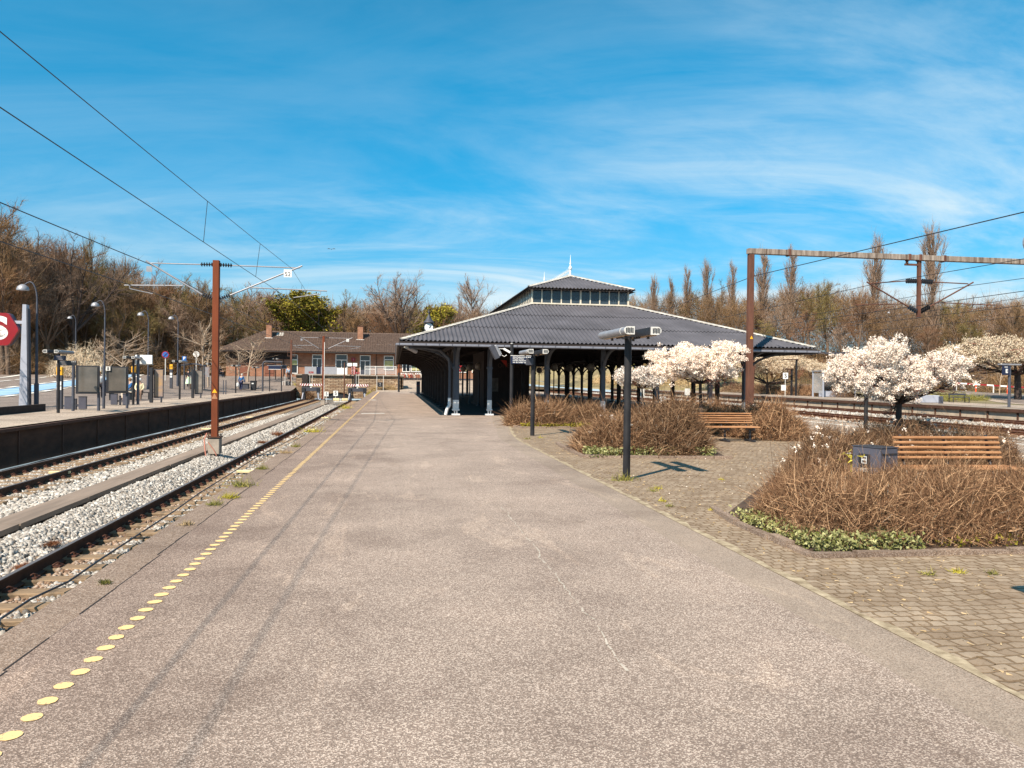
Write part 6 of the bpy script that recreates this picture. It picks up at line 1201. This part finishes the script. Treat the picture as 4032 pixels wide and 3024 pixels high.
# hedges / scrub low in the woods
def shrub(x, y, z, rx, ry, h, n, w, mat, lb, seed, ln=.5, name='shrub', gp=None, poly=None, hf=None, flowers=0, cat='shrub', low=.35):
    r = np.random.default_rng(seed); o = empty(name, (x, y, z), label=lb, cat=cat, **({'group': gp} if gp else {}))
    if poly:
        P = np.array(poly)-np.array([x, y]); mn, mx = P.min(0), P.max(0); q = r.uniform(mn, mx, (n*3, 2)); ins_ = np.zeros(len(q), bool); j = len(P)-1
        for i in range(len(P)):
            c = ((P[i, 1] > q[:, 1]) != (P[j, 1] > q[:, 1])) & (q[:, 0] < (P[j, 0]-P[i, 0])*(q[:, 1]-P[i, 1])/(P[j, 1]-P[i, 1]+1e-12)+P[i, 0]); ins_ ^= c; j = i
        q = q[ins_][:n]; n = len(q)
        # distance to the border, roughly
        D = np.full(n, 9.)
        for i in range(len(P)):
            a, b = P[i], P[(i+1) % len(P)]; ab = b-a; t = np.clip(((q-a)@ab)/(ab@ab), 0, 1); D = np.minimum(D, np.linalg.norm(q-(a+t[:, None]*ab), axis=1))
        env = np.clip(D/.42, 0, 1)**.5
    else:
        a = r.uniform(0, 2*math.pi, n); R = r.uniform(0, 1, n)**.5; q = np.stack([np.cos(a)*R*rx, np.sin(a)*R*ry], 1); env = np.sqrt(np.clip(1-R**2.4, 0, 1))
    bump = 1+.22*np.sin(q[:, 0]*3.1+seed)*np.cos(q[:, 1]*2.7+seed)+.15*np.sin(q[:, 0]*7.3+1)*np.sin(q[:, 1]*6.1); top = h*env*bump
    if hf: top = top*np.array([hf(a+x, b+y) for a, b in q])
    zz = top*(.22+.78*r.uniform(0, 1, n)**.6)*.92; p = np.stack([q[:, 0], q[:, 1], zz], 1); d = r.normal(size=(n, 3))*1.0+np.array([0, 0, .62]); d[:, :2] += q/np.maximum(np.linalg.norm(q, axis=1)[:, None], .3)*.25*(0 if poly else 1)
    l = ln*r.uniform(.35, 1.1, n)*np.where(r.uniform(size=n) < .06, 2.1, 1.)*(.55+.45*np.clip(top/h, 0, 1)); p[:, 2] = np.maximum(p[:, 2]-l*.4, 0.01)
    hole = np.sin(p[:, 0]*9+seed)*np.sin(p[:, 1]*8+2*seed)*np.sin(p[:, 2]*11+seed) > .42; keep = ~hole | (r.uniform(size=n) < .35) if ln < .5 else np.ones(n, bool); p, d, l = p[keep], d[keep], l[keep]; nk = len(p)
    V, F = strips(p, d, l, w*r.uniform(.5, 1.5, nk), r, 3, .5); mesh_np('twigs', V, F, mat, o)
    # main stems
    k = max(12, n//220); i = r.integers(0, n, k); b = np.stack([q[i, 0]*.9, q[i, 1]*.9, np.zeros(k)], 1); dd_ = r.normal(size=(k, 3))*.35+np.array([0, 0, 1]); S_ = grow(r, b, dd_, np.maximum(top[i], .2)*.9, 4, .16, .02); v, f = tubes(S_, np.full(k, w*2.3), np.full(k, w*.9), 4); mesh_np('stems', v, f, m_barkpale if w < .01 else m_bark, o)
    if flowers:
        i = r.integers(0, n, flowers); c = np.stack([q[i, 0], q[i, 1], top[i]*.97+.02], 1); c = np.repeat(c, 9, 0)+r.normal(size=(flowers*9, 3))*.016; v, f = strips(c, r.normal(size=c.shape), np.full(len(c), .025), .010, r, 1, .1); mesh_np('flowers', v, f, m_petal, o, kind='stuff')
    return o
# low scrub at the foot of the woods
SC = 'low brown scrub at the foot of the woods'
k = 0
for X, Y, rx, h in ((20, 62, 4, 2.5), (90, 72, 4, 2.6), (170, 80, 5, 3), (250, 80, 4.5, 2.6), (330, 86, 5, 3), (420, 92, 5, 3), (1500, 104, 6, 3.4), (1640, 100, 6, 3.2), (1760, 96, 6, 3.4), (1880, 94, 6, 3.2), (2000, 92, 6, 3.2), (2130, 88, 6, 3.0), (2220, 84, 5, 3.0)):
    Y = 76+.33*Y if X < 1000 else Y; p = atd(X, 800, Y); g_ = HL if X < 1000 else HR; shrub(p.x, Y, g_(p.x, Y)-.1, rx*1.25, rx*.6, h*1.3, 5200, .016, m_twig, 'low brown scrub at the foot of the '+('left wood behind the street' if X < 1000 else 'wood beyond the right tracks'), 40+k, 1.3, name='scrub', gp=SC, cat='scrub'); k += 1
p = atd(175, 735, 78)
p = atd(175, 735, 90); shrub(p.x, 90, HL(p.x, 90), 2.8, 1.8, 3.6, 2600, .014, m_petal2, 'pale flowering shrub before the dark wood behind the notice boards', 71, .7, name='flowering_shrub')
p = atd(137, 760, 66); p = atd(137, 760, 88); shrub(p.x, 88, HL(p.x, 88), 1.6, 1.2, 2.4, 1000, .014, m_petal2, 'smaller pale flowering shrub left of the first', 72, .6, name='flowering_shrub')
# hedge on the far right platform
for i, (px, Y, w_) in enumerate(((3040, 68, 1.9), (3200, 64, 2.1), (3290, 61.5, 1.3), (2960, 74, 2.6), (2860, 80, 3.2))):
    p = at(px, 1550, Y); shrub(max(p.x, 37.6), Y, .345, 1.2, w_*1.5, 1.15, 6000, .009, m_shrub, 'clipped brown hedge piece on the far right platform, '+('behind the S sign', 'right of the tall dark lamp', 'beside the glass shelter', 'left of the S sign', 'farthest from the camera')[i], 80+i, .4, name='hedge', gp='hedge on the far right platform', cat='hedge')
shrub(40.2, 50.5, .4, 2.6, 1.4, .55, 2500, .012, m_grass, 'green grassy mound on the far right platform behind the blossom tree', 86, .35, name='grassy_mound', cat='mound')
shrub(43.0, 44.0, .45, 2.8, .9, .45, 2500, .012, m_shrub, 'low brown bed under the trees beyond the E lamp', 87, .35, name='low_shrub_bed', cat='shrub')
# dry bank growth
shrub(38, 118, 1.0, 5, 22, 1.6, 9000, .03, m_straw, 'tall dry grass on the sunny bank seen through the canopy columns', 90, .9, name='bank_grass', cat='bank grass')
shrub(44, 120, 3.4, 4, 24, 3.2, 9000, .03, m_grass, 'green brown thicket along the top of the sunny bank', 91, 1.4, name='bank_thicket', cat='thicket')
# shrub beds of the foreground: kerb stones, soil, ivy, shrubs
def bed_kerb(pts, lb):
    o = MB(); 
    for a, b in zip(pts[:-1], pts[1:]):
        a, b = Vector((*a, 0)), Vector((*b, 0)); n = max(1, int((b-a).length/.38))
        for i in range(n): p, q = a.lerp(b, i/n), a.lerp(b, (i+.96)/n); z = .0+random.uniform(-.014, .014); p.z = z; q.z = z+random.uniform(-.01, .01); p.x += random.uniform(-.015, .015); q.y += random.uniform(-.015, .015); o.bar(p, q, random.uniform(.075, .1), random.uniform(.085, .11), up=(0, 0, 1))
    return o.build('bed_kerb', m_kerb, label=lb, cat='kerb')
bed_kerb([(3.95, 9.2), (3.78, 8.1), (3.80, 6.55), (8.6, 6.5)], 'rough granite kerb of the near right shrub bed'); bed_kerb([(3.95, 18.5), (3.88, 17.3), (3.86, 15.4), (6.9, 15.05)], 'rough granite kerb of the second shrub bed behind the lamp'); bed_kerb([(3.95, 25.4), (4.1, 24.6), (6.5, 24.7)], 'rough granite kerb of the shrub bed before the canopy')
m_soil = material('bed_soil', (.07, .045, .03), .95, var=.4, scale=5, bump=.5)
flat('bed_soil', [(3.85, 6.6), (8.6, 6.6), (10.4, 11), (9.8, 13.6), (7.2, 13.4), (3.85, 8.6)], .012, m_soil, **ST); flat('bed_soil', [(3.92, 15.45), (6.85, 15.12), (7.3, 17), (7.4, 19.4), (4.8, 19), (3.95, 18)], .012, m_soil, **ST); flat('bed_soil', [(4.1, 24.7), (7.0, 24.7), (7.4, 27.4), (4.4, 27.4)], .012, m_soil, **ST)
def ivy(x0, x1, y0, y1, n, h, seed, mat=None, lb='low ivy', ls=.05):
    r = np.random.default_rng(seed); c = np.stack([r.uniform(x0, x1, n), r.uniform(y0, y1, n), r.uniform(0, 1, n)**1.3*h+.02], 1); v, f = strips(c, r.normal(size=(n, 3))+np.array([0, 0, .3]), np.full(n, ls)*r.uniform(.5, 1.3, n), ls*.38, r, 1, .1); return mesh_np('ground_ivy', v, f, mat or m_ivy, None, kind='stuff', label=lb, cat='ivy')
ivy(3.86, 5.0, 6.6, 7.05, 1700, .15, 1, lb='variegated ivy at the front corner of the near shrub bed', ls=.036); ivy(3.84, 4.25, 7.0, 8.4, 1400, .14, 2, lb='variegated ivy along the left kerb of the near shrub bed', ls=.034); ivy(5.3, 8.0, 6.7, 7.0, 420, .1, 5, m_leafg, 'green leaves under the near shrubs at the right', .035); ivy(3.95, 6.7, 15.3, 15.9, 3000, .18, 3, lb='green ivy along the front of the second shrub bed', ls=.05); ivy(4.1, 6.6, 24.75, 25.1, 900, .12, 4, m_leafg, 'green weeds along the front of the bed before the canopy', .06)
def hf3_(x, y): return 1.0 if y < 9 else (.85+.5*sst((y-10)/1.5))
shrub(5.6, 7.9, .01, 0, 0, .60, 85000, .0030, m_shrub, 'dense brown twiggy shrub mass filling the front of the near right bed', 101, .20, poly=[(3.98, 7.05), (3.98, 8.2), (4.75, 9.2), (5.9, 9.35), (6.1, 8.95), (8.4, 8.75), (9.0, 7.4), (8.9, 6.75), (4.4, 6.75)], gp='brown shrubs of the near right bed')
shrub(7.8, 11.6, .01, 0, 0, .88, 52000, .0036, m_shrub, 'brown twiggy shrub mass with white flowers behind the near bench', 102, .24, poly=[(4.75, 9.3), (6.0, 9.7), (6.9, 10.0), (8.9, 10.1), (10.4, 11.3), (10.2, 12.6), (9.4, 13.0), (7.3, 12.9), (6.2, 11.4)], flowers=70, gp='brown shrubs of the near right bed')
SG = 'brown twiggy shrubs of the second bed'
shrub(4.86, 16.6, .01, .9, 1.15, .84, 24000, .005, m_shrub, 'brown twiggy shrub at the left corner of the second bed with a few white flowers', 103, .28, flowers=16, gp=SG); shrub(5.85, 16.5, .01, 1.05, 1.3, 1.12, 30000, .005, m_shrub, 'taller brown twiggy shrub at the right of the second bed', 104, .3, gp=SG); shrub(6.6, 17.6, .01, .7, 1.3, .74, 12000, .005, m_shrub, 'low brown shrub in front of the middle distance litter bin', 105, .26, gp=SG)
shrub(4.95, 25.9, .01, 1.2, 1.05, .84, 22000, .0065, m_shrub, 'rounded brown shrub in front of the canopy, right of the lamps', 106, .32, gp='brown shrubs before the canopy'); shrub(6.55, 26.1, .01, .75, .9, .7, 12000, .0065, m_shrub, 'smaller rounded brown shrub touching the right of the larger one', 107, .3, gp='brown shrubs before the canopy')
shrub(10.5, 21.0, .01, 1.2, 1.6, .98, 20000, .006, m_shrub, 'brown shrub at the right end of the middle bench', 108, .32, gp='brown shrubs behind the middle bench', flowers=8); shrub(9.2, 22.6, .01, 1.5, 1.0, 1.0, 18000, .006, m_shrub, 'brown shrub with a few white flowers behind the middle bench', 109, .32, flowers=22, gp='brown shrubs behind the middle bench')
MB().tube([(0, 0, .0), (0, 0, .3)], .008, 5).build('bud_leaves', m_leafy, label='single yellow green leaf cluster left of the near litter bin', cat='leaves').location = (5.72, 9.0, .38)
r = np.random.default_rng(3); c = r.normal(size=(16, 3))*.05; v, f = strips(c, r.normal(size=(16, 3)), np.full(16, .06), .013, r, 2, .2); mesh_np('leaf_blades', v, f, m_leafy, bpy.data.objects['bud_leaves']).location = (0, 0, .3)
# blossom trees
def blossom(x, y, zc, rx, ry, rz, lean, ncl, per, lb, seed, mat=None, pet=.026, trunk_r=.055, z0=0, tm=None, sp=.055, zs=None):
    r = np.random.default_rng(seed); mat = mat or m_petal; o = empty('blossom_tree', (x, y, z0), label=lb, cat='blossom tree', group='white blossom trees'); zb = zs or (zc-rz*.75)
    T = grow(r, np.array([[lean[0], lean[1], 0.]]), np.array([[-lean[0], -lean[1], zb]])+1e-3, np.array([zb]), 6, .035, .0); T[0, :, :2] += (np.array([0, 0])-T[0, -1, :2])[None]*np.linspace(0, 1, 7)[:, None]
    k = 13; a = np.arange(k)*2.4; st = np.repeat(T[:, -1]-np.array([[0, 0, .08]]), k, 0); L1 = grow(r, st, np.stack([np.cos(a)*rx, np.sin(a)*ry, r.uniform(.05, 1.1, k)*rz*1.2], 1), r.uniform(.6, .95, k)*rx, 5, .12, .03); l1 = np.full(k, rx*.8)
    L2, l2 = children(r, L1, l1, 7, .2, 1, .7, .5, 4, .15, .05); L3, l3 = children(r, L2, l2, 5, .1, 1, .7, .5, 3, .15, .05)
    V, F = join([tubes(T, np.array([trunk_r]), np.array([trunk_r*.75]), 8), tubes(L1, np.full(k, trunk_r*.5), np.full(k, trunk_r*.12), 5), tubes(L2, np.full(len(L2), trunk_r*.16), np.full(len(L2), trunk_r*.05), 4)]); mesh_np('trunk', V, F, tm or m_barkdk, o, smooth=True)
    # crown volume: union of a few flattened lobes, ragged outline
    nl = 17; lc = np.stack([r.uniform(-.72, .72, nl)*rx, r.uniform(-.65, .65, nl)*ry, r.uniform(-.5, .5, nl)*rz], 1); lc[:, 2] *= (1-.5*(np.abs(lc[:, 0])/rx)); lr = np.stack([r.uniform(.2, .42, nl)*rx, r.uniform(.25, .42, nl)*ry, r.uniform(.24, .46, nl)*rz], 1)
    i = r.integers(0, nl, ncl); d = r.normal(size=(ncl, 3)); d /= np.linalg.norm(d, axis=1)[:, None]; d[:, 2] *= 1.; rad_ = r.uniform(.45, 1.08, ncl)**.6; c = lc[i]+d*rad_[:, None]*lr[i]+np.array([0, 0, zc]); tipk = r.uniform(size=ncl) < .10; c[tipk] += d[tipk]*r.uniform(0, .16, tipk.sum())[:, None]*rx
    # keep only clusters with a twig to sit on: twigs run from the branch skeleton to them
    sk = np.concatenate([L1.reshape(-1, 3), L2.reshape(-1, 3)]); j = np.array([np.argmin(((sk-q)**2).sum(1)) for q in c[::3]]); s_ = sk[j]; dd_ = c[::3]-s_; tv = strips(s_, dd_+1e-4, np.linalg.norm(dd_, axis=1), .0034*trunk_r/.055, r, 3, .06); t2 = strips(c+r.normal(size=c.shape)*.03, r.normal(size=c.shape), np.full(ncl, sp*2.6), .0022*pet/.026, r, 2, .2); V, F = join([tv, t2, tubes(L3, np.full(len(L3), .005), np.full(len(L3), .002), 3)]); mesh_np('twigs', V, F, m_bltwig, o)
    n = ncl*per; cc = np.repeat(c, per, 0)+r.normal(size=(n, 3))*sp*np.array([1, 1, .8]); v, f = strips(cc, r.normal(size=(n, 3)), np.full(n, pet)*r.uniform(.6, 1.25, n), pet*.42, r, 1, .2); mesh_np('blossom', v, f, mat, o); return o
blossom(7.93, 11.2, 1.86, .98, .9, .66, (-.1, 0), 2300, 62, 'large white blossoming tree over the near right shrub bed', 201, pet=.0195, sp=.026)
blossom(8.35, 20.3, 2.14, 1.36, 1.05, .70, (.1, 0), 1700, 44, 'white blossoming tree behind the middle bench before the canopy', 202, pet=.028, sp=.036)
blossom(8.05, 24.5, 1.72, .85, .7, .42, (.12, 0), 1000, 15, 'small white blossoming tree with a thin bent trunk behind the lamp post', 203, pet=.042, trunk_r=.035, sp=.05, tm=m_bark)
blossom(45.4, 50.7, 3.6, 4.6, 3.5, 1.5, (.1, 0), 4200, 8, 'wide cream blossoming tree with a thick dark trunk beyond the E lamp', 204, m_petal2, pet=.085, trunk_r=.26, z0=.45, sp=.10, zs=2.0)
p = at(3080, 1500, 70); blossom(p.x-1, 71, 3.1, 4.0, 3.0, 1.3, (0, 0), 3400, 8, 'cream blossoming tree behind the canopy end and the S sign', 205, m_petal2, pet=.085, trunk_r=.16, z0=HR(p.x, 71)-.1, sp=.1, zs=1.3)
p = at(2830, 1500, 92); blossom(p.x, 92, 3.0, 3.8, 3.0, 1.2, (0, 0), 2600, 8, 'cream blossoming tree seen between the right canopy columns', 206, m_petal2, pet=.09, trunk_r=.16, z0=.9, sp=.11, zs=1.2)
p = at(3230, 1500, 84); blossom(p.x, 84, 2.2, 2.4, 2.2, .8, (0, 0), 1300, 8, 'small low cream blossoming tree left of the glass shelter', 207, m_petal2, pet=.085, trunk_r=.1, z0=1.1, sp=.1, zs=.9)
p = at(3760, 1420, 64); blossom(p.x, 64, 3.6, 3.0, 2.4, 1.2, (0, 0), 1800, 8, 'cream blossoming tree partly behind the large white one at its right', 208, m_petal2, pet=.085, trunk_r=.14, z0=.5, sp=.1, zs=1.8)
tree('young', 31, 49.4, 57, .5, 4.2, 1.0, 'pale barked slender tree left of the E lamp', tm=m_twigpale, wm=m_barkpale, name='street_tree')
# weeds
def tuft(x, y, z, s, lb, seed, mat=None, n=160, cat='weeds', name='weed_tuft', gp=None, flat_=1.):
    r = np.random.default_rng(seed); q = r.normal(size=(n, 3))*np.array([s*.45, s*.45, 0]); d = r.normal(size=(n, 3))*.7*flat_+np.array([0, 0, .8/flat_]); v, f = strips(q, d, np.full(n, s*.55)*r.uniform(.4, 1.2, n), max(.004, s*.028), r, 2, .4); return mesh_np(name, v, f, mat or m_grass, None, label=lb, cat=cat, **({'group': gp} if gp else {})) if not name else _loc(mesh_np(name, v, f, mat or m_grass, None, label=lb, cat=cat, **({'group': gp} if gp else {})), (x, y, z))
def _loc(o, l): o.location = l; return o
for i, (px, py, s, m, lb) in enumerate(((905, 1962, .22, m_leafy, 'yellow green weed tuft on the kerb, nearest of the larger ones'), (955, 1915, .3, m_grass, 'green grass tuft on the kerb beyond the yellow one'), (1032, 1848, .2, m_grass, 'small bright green tuft on the kerb by the cream board'), (845, 1990, .16, m_grass, 'low dull tuft on the kerb before the yellow green one'), (1228, 1702, .4, m_leafy, 'pale yellow green plant under the far cream board on the kerb'), (1165, 1760, .2, m_grass, 'thin dry tuft on the kerb halfway to the far plant'), (1125, 1785, .2, m_straw, 'tawny tuft on the kerb left of the far plant'), (735, 2068, .1, m_straw, 'tiny dry tuft in the crack of the kerb'), (1360, 1608, .5, m_leafy, 'yellow green weeds on the far end of the kerb'), (415, 2300, .07, m_grass, 'tiny green weed in the kerb crack near the bottom left'))):
    p = gz(px, py, 0); tuft(p.x, p.y, .01, s*.62, lb, 300+i, m, 150, gp='weeds growing in the kerb')
m_sedum = twig_mat('red_sedum', (.13, .045, .02), (.30, .13, .06))
for i, (px, py, s, lb) in enumerate(((1085, 1708, .55, 'red brown moss patch on the gravel beside the far part of the near rail'), (1030, 1740, .35, 'smaller red brown moss patch just before the larger one'), (205, 2135, .16, 'red brown moss patch beside the near rail at the left'), (85, 2225, .16, 'red brown moss patch at the left edge by the near rail'))):
    p = gz(px, py, -.98); tuft(p.x, p.y, -1.0, s, lb, 320+i, m_sedum, 500, name='moss_patch', cat='moss', gp='moss patches on the gravel', flat_=1.6).scale = (.7, 1.3, .35)
shrub(-10.6, 90.5, -.6, 1.0, 1.0, 1.5, 3500, .018, m_leafy, 'yellow green bush at the end of the left track by the buffer stop', 330, .6, name='yellow_green_bush'); shrub(-9.6, 88.4, -1.0, .7, .8, .8, 1500, .016, m_shrub, 'brown twigs below the yellow green bush', 331, .6)
shrub(-1.2, 88.4, 0, 1.6, .4, .7, 1800, .014, m_straw, 'dry straw plants along the foot of the stone wall', 332, .5, name='dry_plants', cat='plants'); shrub(-2.6, 86.5, -.9, .4, 2.0, .9, 1500, .014, m_leafy, 'weeds at the foot of the wall beside the second buffer stop', 333, .4, name='weeds', cat='plants')
# leaf litter and weeds on the setts
r = np.random.default_rng(77); n = 5200; c = np.stack([3.3+9.7*r.uniform(0, 1, n)**1.3, 3+25*r.uniform(0, 1, n)**1.5, np.full(n, .006)], 1); d = r.normal(size=(n, 3)); d[:, 2] *= .15; v, f = strips(c, d, r.uniform(.012, .05, n), .006, r, 1, .1); mesh_np('leaf_litter', v, f, m_straw, None, kind='stuff', label='scattered dry bits on the setts', cat='litter')
for i, (px, py, s) in enumerate(((2590, 1925, .09), (2575, 1935, .1), (2610, 1975, .08), (2635, 1995, .07), (2812, 2010, .06), (3655, 2265, .06), (3770, 2255, .07), (3010, 1990, .05), (2840, 1890, .05), (3910, 2262, .06), (3020, 2095, .05), (2075, 1730, .12), (2130, 1725, .12))):
    p = gz(px, py, 0); tuft(p.x, p.y, .01, s, 'small dandelion weed between the setts', 350+i, m_leafy if i % 2 == 0 else m_grass, 60, gp='dandelion weeds in the setts', flat_=1.5, name='dandelion', cat='weed')
p = gz(2463, 1880, 0); tuft(3.62, 11.85, .01, .2, 'grass tuft at the foot of the big middle lamp', 390, m_grass, 120)
# petals fallen under the near blossom tree, cracks in the asphalt
n = 900; c = np.stack([r.normal(8.0, 1.6, n), r.normal(11.0, 2.0, n), np.full(n, .014)], 1); c = c[(c[:, 0] > 3.3) & (c[:, 0] < 13)]; d = r.normal(size=c.shape); d[:, 2] *= .1; v, f = strips(c, d, np.full(len(c), .02), .009, r, 1, .1); mesh_np('fallen_petals', v, f, m_petal, None, kind='stuff', label='fallen white petals scattered on the setts and soil', cat='petals')
ckm = MB()
for (x, y, a, n_) in ((-1.85, 4.6, .8, 12), (-1.9, 6.2, .6, 10)):
    for i in range(n_):
        l = random.uniform(.04, .13); a += random.uniform(-.35, .35)*.6; x2, y2 = x+math.cos(a)*l, y+math.sin(a)*l; w = random.uniform(.0015, .004)
        if -2.0 < x < 2.7: ckm.add([(x-w, y-w, .003), (x+w, y+w, .003), (x2+w, y2+w, .003), (x2-w, y2-w, .003)], [(0, 1, 2, 3)])
        x, y = x2, y2
ckm.build('asphalt_cracks', m_dark, kind='structure')
sm_ = MB(); y = 4.0; x = 1.27
while y < 9.5:
    l = random.uniform(.03, .12); x2 = x+random.uniform(-.02, .02)+(1.3-x)*.1; w = random.uniform(.002, .012)
    if random.random() < .8: sm_.add([(x-w, y, .003), (x+w, y, .003), (x2+w*.6, y+l, .003), (x2-w*.6, y+l, .003)], [(0, 1, 2, 3)])
    y += l+random.uniform(0, .03); x = x2
sm_.build('asphalt_seam', material('pale_seam', (.42, .37, .31), .9), kind='structure')
# a bird
bp_ = at(1305, 982, 60); o = MB().tube([(-.12, 0, 0), (0, 0, .02), (.14, 0, 0)], [.01, .05, .015], 6).build('bird', m_black, label='small dark bird flying in the sky above the station', cat='bird'); o.location = bp_; w_ = MB(); w_.add([(-.05, 0, .03), (.07, 0, .03), (.0, -.35, .14), (-.12, -.55, .02)], [(0, 1, 2, 3)]); w_.add([(-.05, 0, .03), (.07, 0, .03), (.0, .35, .14), (-.12, .55, .02)], [(0, 1, 2, 3)]); w_.build('wings', m_black, o); o.rotation_euler = (0, 0, rad(80)); o.scale = (.6, .6, .6)
